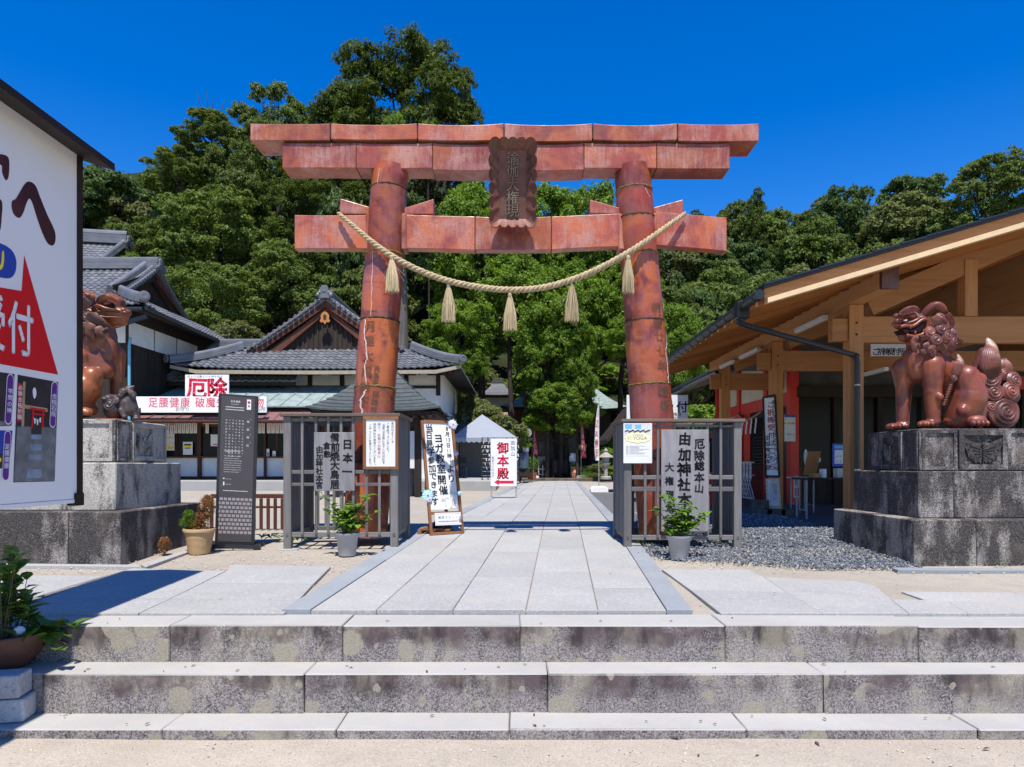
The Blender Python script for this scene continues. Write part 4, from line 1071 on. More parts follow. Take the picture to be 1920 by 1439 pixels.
pr.col('8月　日　時',pw_*.83,ph_*.965,ph_*.062,ph_*.064,1,.018,.05,rj)
for k_,t_ in ((2.5,'13'),(4.5,'11')):
    for q_,c_ in enumerate(t_): pr.ch(c_,pw_*(.785+.09*q_),ph_*(.965-.064*k_),ph_*.062,ph_*.06,.01)
pr.col('より',pw_*.83,ph_*.52,ph_*.10,ph_*.11,1,.028,.03,rj)
pr.build('lettering',M_BLACK,pap)
pr=Print(a,u,(c-a),.003)
def sk(x,y,pts,s): pr.line([(pw_*x+px_*s,ph_*y+py_*s) for px_,py_ in pts],.004)
s_=ph_*.1
sk(.74,.175,[(0,1),(.1,.4),(.0,.1),(.4,.2),(.9,.0),(.3,-.05),(-.1,.05)],s_); sk(.42,.05,[(0,.8),(.3,.5),(.6,.8),(.9,.7)],s_); sk(.42,.05,[(.35,.5),(.4,0),(.5,-.3)],s_); sk(.42,.05,[(.3,.5),(-.1,.4),(.1,.65)],s_)
sk(.78,.03,[(-.3,-.2),(0,.1),(.05,.7),(.2,.85),(.35,.7),(.4,.1),(.7,-.2),(-.3,-.2)],s_)
pr.build('sketch',M_GREYINK,pap)
a2=A+(C-A)*.10+u*.06; b2=B+(D-B)*.10-u*.015; c2=A+(C-A)*.205+u*.06+n*.01; d2=B+(D-B)*.205-u*.015+n*.01
a2+=n*.024; b2+=n*.024; c2+=n*.02; d2=c2+(b2-a2)
mb=MB(); mb.prism([a2,b2,d2,c2],-n*.003); cd=mb.build('lower_card',M_PAPER,es)
pr=Print(a2,(b2-a2),(c2-a2),.002); pw2=(b2-a2).length; ph2=(c2-a2).length
pr.row('講師',pw2*.10,ph2*.62,ph2*.26,ph2*.30,1,.012); pr.row('スカット☆ワンダ',pw2*.36,ph2*.62,ph2*.22,ph2*.30,1,.012); pr.dashes(pw2*.12,pw2*.88,ph2*.30,ph2*.11,rj)
pr.line([(pw2*.04,ph2*.1),(pw2*.96,ph2*.1),(pw2*.96,ph2*.9),(pw2*.04,ph2*.9),(pw2*.04,ph2*.1)],.002)
pr.build('lettering',M_GREYINK,cd)
PINKF=flat('pink_paper',(.66,.42,.58),.85,.1,.1,30); LILF=flat('lilac_paper',(.62,.55,.66),.85,.1,.1,30); BLUF=flat('blue_paper',(.42,.60,.70),.85,.1,.1,30); TEALF=flat('teal_paper',(.10,.50,.46),.85,.1,.1,30)
def pflower(px,py,rad,mat,lab,seed):
    Y=8.9 if py<850 else 8.84
    c=P(px,py,Y)+n*.03; mb=MB(); k=9
    for i in range(k):
        a0=2*math.pi*i/k; vs=[c+n*.012]
        for j in range(5):
            a=a0+(j/4-.5)*2*math.pi/k*1.15; rr2=rad*(.9+.1*math.sin(math.pi*j/4)); vs.append(c+(u*math.cos(a)+v*math.sin(a))*rr2+n*(.004*((i+j)%2)))
        mb.add(vs,[(0,1,2),(0,2,3),(0,3,4),(0,4,5)])
    f=mb.build('paper_flower',mat,es)
    mb=MB(); mb.ell(c+n*.012,(rad*.14,rad*.14,rad*.1),8,5); mb.build('flower_centre',M_BLACK,f)
    mb=MB()
    for s2 in range(5):
        a=seed+s2*1.3; add_leaf(mb,c-n*.004,u*math.cos(a)+v*math.sin(a),n,rad*1.35,rad*.55,0)
    mb.build('paper_leaf',TEALF,f)
for i,(px,py,rad,m,l) in enumerate(((847,797,.062,LILF,''),(853,851,.034,PINKF,''),(800,930,.074,BLUF,''),(803,937,.040,LILF,''),(860,926,.028,BLUF,''))): pflower(px,py,rad,m,l,i)
# rough dark stone and broken pallet holding the easel down
b=P(822,1000,9.1); b.z=gz(9.1)
mb=MB()
pl=thing('wooden_pallet',tuple(b),'small broken brown pallet lying under the easel sign','pallet')
for i in range(4):
    x0=b.x-.2+.0; m2=MB(); m2.obox((b.x-.02,b.y-.16+.10*i,b.z+.075),(1,-.15,0),(.15,1,0),(0,0,1),.20,.038,.010); m2.build('plank',M_BROWNW,pl)
for i in range(3):
    m2=MB(); m2.obox((b.x-.2+.17*i,b.y-.02,b.z+.033),(.15,1,0),(1,-.15,0),(0,0,1),.19,.025,.030); m2.build('bearer',M_BROWNW,pl)
mb=MB(); bs=[(-.10,-.05,0),(.12,-.09,0),(.15,.08,0),(-.06,.10,0)]; tp=[(-.03,-.02,.2),(.02,-.03,.22),(.05,.04,.17),(-.01,.05,.19)]
mb.hexa([Vector(p)+b+Vector((.02,-.02,.087)) for p in bs+tp]); o=mb.build('stone_weight',M_ROCK); bevel(o,.012,2); tag(o,'pointed black stone weighing down the pallet under the easel','stone')
# low dark picket rail behind the information panel
t=thing('picket_rail',(XX(490,9.6),9.6,gz(9.6)),'low dark brown picket rail between the black panel and left lattice','fence')
for z0,z1 in ((.44,.50),(.30,.33)):
    m2=MB(); m2.cbox(XX(395,9.6),XX(534,9.6),9.6,9.63,gz(9.6)+z0,gz(9.6)+z1); m2.build('rail',M_REDBROWN,t)
for i in range(11):
    x=XX(398+13.2*i,9.6); m2=MB(); m2.cbox(x-.022,x+.022,9.57,9.598,gz(9.6),gz(9.6)+.44); m2.build('picket',M_REDBROWN,t)
# ------------------------------------------------------------------ big roofed sign at the left edge (its face runs along the sun's direction)
SX=-3.13
def S(px,py):
    Y=-SX*F/(CX-px); return Y, ZZ(py,Y)
sgn=thing('roofed_sign',(-3.3,3.6,Z0),'huge white roofed notice board with red arrow and photographs at the left edge','notice board')
YA,YBk=2.2,4.87; zb,zt=.80,3.27; xb=-3.48
mb=MB(); mb.box(xb,SX,YA,YBk-.02,zb+.02,zt); face=mb.build('sign_panel',M_SIGNFACE,sgn)
for y0,y1 in ((YBk-.02,YBk+.03),(YA-.05,YA)):
    mb=MB(); mb.cbox(xb-.015,SX+.015,y0,y1,zb-.0,zt+.02,.004); mb.build('frame_post',M_METBROWN,sgn)
mb=MB(); mb.cbox(xb-.01,SX+.004,YA,YBk-.02,zb-.01,zb+.018,.003); mb.build('bottom_rail',M_SIGNFACE,sgn)
mb=MB(); mb.cbox(SX-.05,SX+.02,YBk-.05,YBk+.035,zb-.03,zb+.06,.004); mb.build('corner_bracket',M_METBROWN,sgn)
ridge=3.42; ex=-2.93; zr=3.20
mb=MB(); m=(xb+SX)/2
mb.prism([(ex,YA-.3,zr),(ex,YA-.3,zr+.05),(m,YA-.3,ridge),(2*m-ex,YA-.3,zr+.05),(2*m-ex,YA-.3,zr),(m,YA-.3,ridge-.10)],(0,YBk+.10-YA+.3,0)); mb.build('roof',M_METBROWN,sgn)
for y in (2.6,3.75):
    mb=MB(); mb.cbox(m-.06,m+.06,y-.06,y+.06,Z0,zb+.05,.004); mb.build('leg',M_METBROWN,sgn)
def sp_(mat,name,polys,d=0,extra=None):
    for k,pl in enumerate(polys):
        mb=MB(); mb.poly([(SX+.0015+d+k*.00005,)+S(*p) for p in pl]); o=mb.build(name,mat,face)
    return o
def smooth(pts,n=5):
    m=len(pts); out=[]
    for i in range(m):
        p0,p1,p2,p3=[Vector((*pts[(i+j)%m],0)) for j in (-1,0,1,2)]
        for k in range(n):
            t=k/n; q=.5*((2*p1)+(p2-p0)*t+(2*p0-5*p1+4*p2-p3)*t*t+(3*p1-p0-3*p2+p3)*t**3); out.append((q.x,q.y))
    return out
sp_(M_INKGRAD,'brush_lettering',[smooth([(22,378),(30,372),(45,347),(54,341),(66,348),(75,370),(88,402),(101,430),(104,445),(102,457),(96,461),(86,452),(72,418),(61,383),(55,373),(50,380),(43,400),(36,409),(27,404),(22,392)]),
   smooth([(-30,300),(-8,290),(8,291),(16,298),(17,318),(15,334),(10,338),(4,325),(2,310),(-12,310),(-28,316)]),smooth([(-12,378),(0,374),(4,384),(3,405),(0,432),(-8,436),(-8,400)])])
sp_(M_BLUEP,'blue_bubble',[smooth([(-60,455),(-20,452),(4,458),(22,470),(30,488),(29,508),(22,520),(8,522),(-30,514),(-60,512)])])
sp_(M_YELLOW,'yellow_lettering',[smooth([(3,474),(6,471),(7,480),(6,496),(2,505),(-8,508),(-7,503),(-1,499),(2,490)])],.001)
sp_(M_REDP,'red_arrow',[[(45,479),(108.5,703),(-60,672),(-60,529),(40,546)]])
# 受付 in white on the arrow
def frame_at(px,py):
    Y,z=S(px,py); return Y,z
pr=Print((SX,0,0),(0,1,0),(0,0,1),.004)
Y0_,_=S(15,0); Y1_,_=S(60,0); Yc=(Y0_+Y1_)/2; zc=(S(37,572)[1]+S(37,665)[1])/2; Hc=S(37,568)[1]-S(37,668)[1]
pr.ch('付',Yc,zc,(Y1_-Y0_)*1.12,Hc*1.06,.03); pr.ch('受',Yc-(Y1_-Y0_)*1.16,zc-.0,(Y1_-Y0_)*1.12,Hc*1.06,.03); pr.build('white_lettering',M_WHITE,face)
# photographs printed on the board
sp_(M_PHOTO_DK,'printed_photo',[[(33,703),(109,717),(102,903),(24.5,905)],[(-60,690),(27,702),(21,799),(-60,803)]])
sp_(M_PHOTO_ST,'printed_stonework',[[(31,800),(105,802),(102,902),(25,904)],[(-60,790),(22,790),(21,799),(-60,803)]],.001)
sp_(M_BLUEP,'printed_sky',[[(-60,806),(23,808),(19,850),(-60,852)]],.001)
sp_(M_PHOTO_DK,'printed_dark_photo',[[(-60,852),(19,850),(16,876),(-60,890)]],.001)
sp_(M_YELLOW,'printed_streak',[[(-20,876),(1,858),(2,864),(-20,886)]],.0015)
sp_(M_PHOTO_BL,'printed_steps',[[(58,815),(77,815),(77,824),(57.5,824)],[(56,833),(77,833),(77,845),(55,845)],[(54,852),(77,853),(77,862),(53,862)],[(51,880),(77,880),(77,897),(48,897)]],.002)
sp_(M_PHOTO_DK,'printed_path',[[(58,801),(77,801),(77,815),(58,815)]],.0018)
sp_(M_PHOTO_WD,'printed_timber',[[(42,716),(47,716),(44,800),(39,800)],[(45,759),(88,766),(88,773),(45,766)]],.002)
sp_(M_REDP,'printed_small_gate',[[(55,764),(85,768),(84,772),(55,768)],[(58,774),(83,777),(83,780),(58,777)],[(60,767),(63,767),(60,802),(57,802)],[(78,770),(81,770),(80,803),(76,803)]],.003)
sp_(M_WHITE,'printed_lantern',[smooth([(60,732),(63,727),(66,730),(67,740),(64,748),(61,744)],3),[(62,783),(66,786),(65,795),(63,795)],[(67,785),(71,788),(70,797),(68,797)],[(72,785),(76,783),(75,793),(73,793)]],.003)
sp_(M_REDP,'red_banner_print',[[(33,718),(40,720),(38,791),(30,791)]],.003)
def pillpoly(xt,yt,xb_,yb,wd):
    pts=[]
    for i in range(9):
        a=math.pi*i/8; pts.append((xt+wd*math.cos(a),yt+wd*1.5-wd*1.6*math.sin(a)))
    for i in range(9):
        a=math.pi*i/8; pts.append((xb_-wd*math.cos(a),yb-wd*1.5+wd*1.6*math.sin(a)))
    return pts
PL=((18,704,14,794,5.6),(101,718,97.5,800,4.9),(13,810,9,900,5.6))
sp_(M_WHITE,'white_outline',[pillpoly(a,b-2,c,d+2,e+1) for a,b,c,d,e in PL],.003); sp_(M_PURPLE,'purple_label',[pillpoly(*q) for q in PL],.004)
pr=Print((SX,0,0),(0,1,0),(0,0,1),.0062)
def vtext(txt,xt,yt,xb_,yb,sz):
    for i,c in enumerate(txt):
        t=(i+.5)/len(txt); px=xt+(xb_-xt)*t; py=yt+(yb-yt)*t; Y,z=S(px,py); Yb,_=S(px+sz*.62,py)
        pr.ch(c,Y,z,(Yb-Y)*1.55,sz*Y/F*1.12,.02)
vtext('学問の神',18,728,15,776,9.5); vtext('合格石段',100.5,738,98,782,9.5); vtext('足腰健康',12,832,10,880,10)
vtext('必勝合格祈願',36.5,722,34.5,788,9.0)
pr.build('label_lettering',M_WHITE,face)

# ------------------------------------------------------------------ bowl planter on the step with granite blocks in front
c=Vector((-3.33,4.40,Z2))
pt=thing('potted_plant',tuple(c),'wide dark terracotta bowl of leafy green shoots in the shade at the left edge','potted plant')
prof=[(.15,0),(.165,.015),(.205,.07),(.255,.14),(.295,.205),(.305,.226),(.298,.235)]
pot('pot',c,prof,M_TERRA,pt,36)
r=random.Random(14); z0=c+Vector((0,0,.2)); st_=MB(); lf=MB()
for i in range(40):
    a=r.uniform(-1.2,1.9) if i<24 else r.uniform(-.7,.7); rad=r.uniform(.02,.2) if i<24 else r.uniform(.14,.24); s0=z0+Vector((rad*math.cos(a),rad*math.sin(a),0))
    H=r.uniform(.18,.62) if i<24 else r.uniform(.08,.24)
    ln=Vector((r.uniform(-.05,.22),r.uniform(-.1,.1),1)) if i<24 else Vector((r.uniform(.8,1.9),r.uniform(-.3,.3),r.uniform(.5,1.2)))
    tip=s0+ln.normalized()*H*(1 if i<24 else 1.4)+Vector((0,0,-.16 if i>=24 else 0))
    mid=s0.lerp(tip,.5)+Vector((0,0,.05 if i>=24 else 0))
    st_.tube([s0,mid,tip],[.004,.003,.002],4)
    n_=int(6+H*24)
    for k in range(n_):
        q=.25+.75*(k+1)/n_; p=s0.lerp(mid,q*2) if q<.5 else mid.lerp(tip,q*2-1)
        b_=r.uniform(0,6.28); d=Vector((math.cos(b_),math.sin(b_),r.uniform(.2,1.0))); L=r.uniform(.075,.125)*(1.15 if i%3 else .8)
        if r.random()<.5: add_leaf(lf,p,d,(0,0,1),L,L*.62,r.uniform(0,.3))
st_.build('stem',M_BARK,pt); q=lf.build('foliage',L_POT_DK,pt); q['kind']='stuff'
mb=MB(); tuft(mb,z0+Vector((-.02,-.14,.06)),(.16,.09,.09),700,.03,r,.22,.9); mb.build('heather_foliage',m_leaf('heather_leaf',(.07,.06,.02),(.10,.085,.03),(.12,.12,.04),.2,.6,.2,.2),pt)['kind']='stuff'
mb=MB(); mb.ell(z0+Vector((.18,-.08,.055)),(.035,.03,.03),14,9); o=mb.build('white_ornament',M_WHITE,None,True); tag(o,'small white rounded ornament lying in the terracotta bowl','ornament')
for i,(dz,dx) in enumerate(((0,.02),(.145,0))):
    mb=MB(); ux=Vector((.98,.20,0)); uy=Vector((-.20,.98,0)); cc=Vector((-3.27+dx,4.105+dx*.5,Z1+.07+dz))
    mb.obox(cc,ux,uy,(0,0,1),.28,.085,.069); o=mb.build('granite_block',M_BLOCK); bevel(o,.012,2)
    tag(o,('lower','upper')[i]+' of two speckled granite blocks stacked on the step below the bowl planter','block','stacked granite blocks')
# ------------------------------------------------------------------ stepped pedestals (mirrored) and their guardian lion-dogs
T1=(6.75,8.46,3.92,5.72,None,.517); T2=(6.95,8.28,4.08,5.56,.517,.995); T3=(7.05,8.07,4.15,5.49,.995,1.435)
def butterfly(mb, o, u, v, s, n):
    """carved butterfly panel: raised wings with spots, ribbed body"""
    def W(x,y,d): return o+u*(x*s)+v*(y*s)+n*d
    for sg in (1,-1):
        wing=[(.06*sg,.05),(.2*sg,.12),(.45*sg,.36),(.98*sg,.62),(.90*sg,.20),(.78*sg,-.05),(.70*sg,-.34),(.52*sg,-.44),(.36*sg,-.62),(.22*sg,-.56),(.10*sg,-.66),(.05*sg,-.3)]
        if sg<0: wing=wing[::-1]
        mb.prism([W(x,y,0) for x,y in wing],n*.016)
        for x,y,r_ in ((.80,.30,.07),(.70,.02,.06),(.60,-.25,.055),(.42,-.42,.05),(.62,.26,.05),(.25,-.48,.045)):
            mb.lathe(W(x*sg,y,.016),[(r_*s,0),(r_*s*.9,.006),(r_*s*.55,.006),(r_*s*.5,.001)],10,n)
        for k in range(4):
            a=(.08*sg,.02-.08*k); b=((.62-.1*k)*sg,.22-.2*k); mb.bar(W(*a,.018),W(*b,.018),.010,.010,n)
        mb.tube([W(.03*sg,.24,.02),W(.14*sg,.40,.02),W(.30*sg,.5,.02)],[.005,.004,.003],5)
    for k in range(9):
        y=.2-.09*k; mb.ell(W(0,y,.018),(.075*s*(1-.05*k),.02,.05*s),8,5)
    mb.ell(W(0,.27,.02),(.085*s,.022,.075*s),8,5)
def pedestal(sg, label):
    t=thing('stone_pedestal',(sg*4.8,7.6,gz(7.6)),label,'pedestal','stepped stone pedestals of the lion statues')
    ms=(M_PED_MID,M_PED_DARK,M_PED_DARK) if sg>0 else (M_PED_DARK,M_PED_PALE,M_PED_PALE)
    def mx(a,b): return (a,b) if sg>0 else (-b,-a)
    LZ={.517:.595,.995:1.083,1.435:1.534} if sg<0 else {}
    TT=[tuple(q[:4])+(LZ.get(q[4],q[4]),LZ.get(q[5],q[5])) for q in (T1,T2,T3)]
    for (y0,y1,x0,x1,z0,z1),m_,nm in zip(TT,ms,('lower_tier','middle_tier','top_tier')):
        z0=gz(y0)-.12 if z0 is None else z0+.0005
        # each tier: corner stones butted with thin recessed joints
        seam=[x0,x0+(.62 if nm=='lower_tier' else .36 if nm=='middle_tier' else 9),x1]
        seam=[s_ for s_ in seam if s_<=x1]
        if sg<0 and nm!='top_tier': seam=[x0,x0+(.52 if nm=='lower_tier' else .50),x1]
        if nm=='top_tier': seam=[x0,x1]
        bt=.018
        for a,b in zip(seam,seam[1:]):
            X0,X1=mx(a,b); g=.003; mb=MB()
            mb.cbox(X0+(g if a>x0 or sg<0 else 0),X1-g,y0,y1,z0,z1,.010)
            # slight batter
            mb.v=[(x+(bt*(z-z1)/(z1-z0)*( 1 if x>(X0+X1)/2 else -1)*0),y+(-bt*(z1-z)/(z1-z0)*( -1 if y>(y0+y1)/2 else 1)),z) for x,y,z in mb.v]
            o=mb.build('pedestal_stone',m_,t)
    # framed panels and carved butterflies on the top tier
    y0,y1,x0,x1,z0,z1=TT[2]; zc=(z0+z1)/2; hh=(z1-z0)
    X0,X1=mx(x0,x1); cx=sg*(x0+.64)
    m_=ms[2]
    def frame(o,u,v,n,w,h,bw,th=.022,nm='panel_moulding'):
        mb=MB()
        for a in (-1,1):
            mb.obox(o+v*(a*(h/2-bw/2))+n*th/2,u,v,n,w/2,bw/2,th/2); mb.obox(o+u*(a*(w/2-bw/2))+n*th/2,u,v,n,bw/2,h/2-bw,th/2-.0006)
        return mb.build(nm,m_,t)
    bt_=.009
    o=Vector((cx,y0-bt_-.002,zc)); u=Vector((1,0,0)); v=Vector((0,0,1)); n=Vector((0,-1,0))
    frame(o,u,v,n,.50,hh*.92,.052,.03); mb=MB(); butterfly(mb,o+n*.004+v*.0,u,v,.215,n); mb.build('carved_butterfly',m_,t)
    for a,b in ((X0+.02,cx-.262),(cx+.262,X1-.02)): frame(Vector(((a+b)/2,y0-bt_-.001,zc)),u,v,n,b-a,hh*.93,.032,.014)
    o=Vector((sg*x0-sg*.002,(y0+y1)/2,zc)); u=Vector((0,-sg,0)); n=Vector((-sg,0,0))
    frame(o,u,v,n,.44,hh*.90,.048,.024); mb=MB(); butterfly(mb,o+n*.002,u,v,.175,n); mb.build('carved_butterfly',m_,t)
    for dy in (-.36,.36): frame(o+Vector((0,dy*1.0,0)),u,v,n,.26,hh*.9,.026,.012)
    return t
pedR=pedestal(1,'dark stained stone pedestal in three steps with carved butterfly, on the right')
pedL=pedestal(-1,'pale topped stone pedestal in three steps behind the roofed notice board')

def sculpt(mb, name, mat, parent, vox=.016, sm=6):
    o=mb.build(name,mat,parent,True)
    m=o.modifiers.new('fuse','REMESH'); m.mode='VOXEL'; m.voxel_size=vox; m.use_smooth_shade=True
    s=o.modifiers.new('soften','SMOOTH'); s.iterations=sm; s.factor=.5
    return o
def curl(parent, mat, c, n, rad, turns=2.6, dome=.45, seed=0, name='mane_curl', hand=1):
    """domed spiral lock"""
    c=Vector(c); n=Vector(n).normalized(); a=n.orthogonal().normalized(); b=n.cross(a); NR,NA=15,30; vs=[]
    for i in range(NR+1):
        q=i/NR
        for k in range(NA):
            t=2*math.pi*k/NA; ph=(q*turns*2*math.pi-hand*t)
            h=dome*rad*math.sqrt(max(0,1-q*q*.98))+rad*.075*math.cos(ph)*(1-.3*q)*(1 if q>.03 else 0)
            vs.append(c+a*(rad*q*math.cos(t+seed))+b*(rad*q*math.sin(t+seed))+n*h)
    mb=MB(); mb.add(vs,[(i*NA+k,i*NA+(k+1)%NA,(i+1)*NA+(k+1)%NA,(i+1)*NA+k) for i in range(NR) for k in range(NA)])
    return mb.build(name,mat,parent,True)
def lock(parent, mat, pts, w, n, ridges=4, thick=.4, name='mane_lock', tipw=.1, rw=None):
    """tapering ribbed lock of hair along a curve"""
    P_=catm([Vector(p) for p in pts],6); n=Vector(n).normalized(); m=len(P_); K=ridges*6; vs=[]
    for i,p in enumerate(P_):
        t=(P_[min(i+1,m-1)]-P_[max(i-1,0)]).normalized(); s=t.cross(n).normalized(); nn=s.cross(t)
        q=i/(m-1); ww=w*(max(0,math.sin(math.pi*(.28+.72*q)))**.8 if rw is None else rw(q)); ww=max(ww,w*tipw*(1-q)+.001)
        for k in range(K+1):
            y=2*k/K-1; vs.append(p+s*(ww*.5*y)+nn*(ww*thick*math.sqrt(max(0,1-y*y))+ww*.11*math.cos(y*ridges*2*math.pi)*math.sqrt(max(0,1-y*y))))
    mb=MB(); mb.add(vs,[(i*(K+1)+k,i*(K+1)+k+1,(i+1)*(K+1)+k+1,(i+1)*(K+1)+k) for i in range(m-1) for k in range(K)])
    return mb.build(name,mat,parent,True)
# --- right lion: silhouette measured in a 5.536x enlargement with origin (1640,560); dy is depth from the statue's mid plane
def RL(x,y,dy=0.0,Y=7.5): return P(1640+x/5.536,560+y/5.536,Y+dy) if False else (lambda q:Vector((q.x,Y+dy,q.z)))(P(1640+x/5.536,560+y/5.536,Y))
k_=7.5/F/5.536
def LR(r): return r*k_
lionR=thing('lion_dog_statue',tuple(RL(650,1345)),'red-brown glazed lion-dog statue with open mouth and curly tail on the right pedestal','statue')
mb=MB()
def C(mb,f,x0,y0,r0,x1,y1,r1,d0=0,d1=None): mb.cap(f(x0,y0,d0),f(x1,y1,d0 if d1 is None else d1),LR(r0),LR(r1))
def E_(mb,f,x,y,rx,ry,rz,d=0): mb.ell(f(x,y,d),(LR(rx),LR(rz),LR(ry)),16,11)
C(mb,RL,505,640,170,800,880,200); C(mb,RL,800,820,185,900,1090,165); C(mb,RL,420,610,125,450,740,140)     # trunk, rump, breast
C(mb,RL,900,780,120,985,1250,75,.04); E_(mb,RL,640,560,150,110,150)
C(mb,RL,510,430,165,520,580,170)                                                                              # neck
C(mb,RL,520,720,125,515,900,96,-.13,-.15); C(mb,RL,515,900,92,520,1240,68,-.15); E_(mb,RL,500,985,68,60,66,-.17)   # near foreleg
C(mb,RL,350,720,115,358,900,86,.10,.10); C(mb,RL,358,900,82,345,1240,66,.10); E_(mb,RL,520,1290,72,60,70,-.15); E_(mb,RL,345,1290,66,56,66,.10)
E_(mb,RL,440,1310,95,38,66,-.17); E_(mb,RL,255,1318,100,32,64,.08)                                          # front paws
C(mb,RL,820,850,128,860,1010,150,-.21); C(mb,RL,850,1050,165,800,1230,150,-.20,-.16); C(mb,RL,960,1010,90,950,1240,80,-.18); E_(mb,RL,770,1285,140,65,110,-.14)  # haunch
E_(mb,RL,925,870,62,62,50,-.27); E_(mb,RL,955,1050,60,62,50,-.25); E_(mb,RL,975,1180,62,70,50,-.2); E_(mb,RL,735,1185,60,60,50,-.30); E_(mb,RL,530,620,90,70,80,-.14); E_(mb,RL,535,1045,38,42,40,-.24)
C(mb,RL,1000,1200,80,1040,1330,42,-.05)
for i,(x,y) in enumerate(((275,1320),(205,1325),(345,1322),(170,1330))): E_(mb,RL,x,y,33,30,44,.04-.05*(i%2))
# head
E_(mb,RL,400,240,125,110,120); C(mb,RL,400,300,110,470,330,95); C(mb,RL,340,285,75,235,270,55,-.02); C(mb,RL,380,395,72,290,400,55,-.01); C(mb,RL,430,340,60,410,410,60,-.02)
E_(mb,RL,215,262,42,32,60,-.01); E_(mb,RL,300,180,90,34,95,-.0); E_(mb,RL,440,255,55,60,60,-.09)
body=sculpt(mb,'body',M_LION,lionR,.0115,7)
# open mouth, teeth, eye, brow, nose
def dab(f,x,y,rx,ry,rz,d,mat,name,parent=None):
    mb=MB(); mb.ell(f(x,y,d),(LR(rx),LR(rz),LR(ry)),16,10); return mb.build(name,mat,parent or body,True)
MOUTH=flat('dark_mouth',(.012,.006,.006),.8,.2)  # near-black colour standing in for shade inside carved hollows
for d in (-.06,): 
    mb=MB(); pts=[(205,345),(280,335),(350,318),(395,285),(425,262),(440,290),(425,345),(380,375),(310,378),(240,385)]
    mb.prism([RL(x,y,-.150) for x,y in pts],(0,.17,0)); mb.build('mouth_shade',MOUTH,body)  # solid black fill painted as the open mouth's shade
mb=MB(); up=[RL(x,y,-.148) for x,y in ((190,325),(240,312),(300,318),(345,300),(385,268),(430,248),(462,262),(470,300),(455,350),(420,395),(370,415),(310,420),(250,410))]
mb.tube(catm(up,4),[.020]*(len(up)*4-3),8); mb.build('lips',M_LION,body,True)
for x,y in ((283,325),(330,390)): dab(RL,x,y,12,24,14,-.165,M_LION,'fang')
dab(RL,330,205,42,33,40,-.118,M_LION,'eye')
lock(body,M_LION_HAIR,[RL(210,190,-.12),RL(270,150,-.15),RL(340,145,-.155),RL(400,190,-.14)],LR(70),(0,-1,.3),3,.5,'brow')
for x,y in ((232,255),(205,250)): dab(RL,x,y,36,28,34,-.06,M_LION,'nostril')
lock(body,M_LION,[RL(250,290,-.09),RL(320,275,-.115),RL(390,240,-.13),RL(450,225,-.13)],LR(64),(0,-1,.2),1,.6,'cheek_fold')
lock(body,M_LION_HAIR,[RL(180,215,-.05),RL(190,190,-.06),RL(225,170,-.06)],LR(50),(-.3,-1,0),2,.5,'brow_tuft')
# drooping ear with hollow
lock(body,M_LION,[RL(455,215,-.06),RL(500,140,-.12),RL(545,110,-.15),RL(595,130,-.16),RL(630,180,-.15),RL(650,215,-.14),RL(700,212,-.13)],LR(95),(.1,-1,.35),1,.5,'ear',.15,lambda q: 1.0*math.sin(math.pi*(.25+.75*q))**.7 if q<.98 else .1)
# mane
for i,(x,y,rd,d,nx) in enumerate(((455,388,62,-.17,-.2),(545,358,66,-.19,0),(497,468,72,-.185,-.1),(612,425,66,-.18,.3),(712,388,52,-.13,.7),(690,310,55,-.12,.6),(690,478,70,-.15,.5),(760,455,50,-.09,.8),(640,260,60,-.13,.5),(560,250,60,-.16,.2),(600,320,55,-.17,.3),(745,400,40,-.05,.9))):
    curl(body,M_LION_HAIR,RL(x,y,d-.04),(nx,-1,.15),LR(rd),2.3,.55,i)
for pts,w in (([(360,450),(420,440),(455,400)],60),([(400,500),(420,540),(432,605)],75),([(320,510),(335,530),(340,560)],60),([(500,520),(560,545),(605,600)],95),([(470,520),(480,560),(520,580)],70),([(640,470),(700,510),(750,540)],85),([(700,470),(770,470),(812,490)],70),([(560,400),(610,450),(650,440)],70),([(480,230),(520,300),(600,330)],90),([(540,260),(600,310),(680,350)],80),([(620,200),(680,270),(705,330)],70),([(330,430),(300,480),(290,540)],60),([(440,540),(470,590),(480,650)],80),([(560,520),(600,580),(640,610)],80),([(620,500),(680,560),(720,570)],80),([(300,470),(310,560),(330,600)],60),([(380,560),(390,610),(400,640)],60)):
    lock(body,M_LION_HAIR,[RL(x,y,-.232+.00022*abs(x-500)) for x,y in pts],LR(w),(0,-1,.2),4,.35)
# haunch flame and dorsal fringe
lock(body,M_LION_HAIR,[RL(680,830,-.26),RL(700,740,-.27),RL(725,690,-.26),RL(712,612,-.24)],LR(105),(0,-1,.1),5,.25,'haunch_flame')
curl(body,M_LION_HAIR,RL(662,860,-.27),(-.2,-1,0),LR(34),2,.5,1,'haunch_curl')
for i in range(15):
    q=i/14; x=655-65*q; y=895+225*q; E=dab(RL,x,y,26-8*q,9,20,-.245+.03*q,M_LION_HAIR,'fringe_lock')
# paws: claws
for (cx_,cy_,n_,sp,d) in ((395,1312,4,38,-.215),(200,1322,4,36,.03)):
    for i in range(n_): dab(RL,cx_-46+sp*i,cy_+6,21,25,32,d-.012*(i%2),M_LION,'toe')
E1=dab(RL,860,1290,98,58,70,-.315,M_LION_HAIR,'hind_paw')
for i in range(4): dab(RL,790+45*i,1318,24,30,36,-.365,M_LION,'toe')
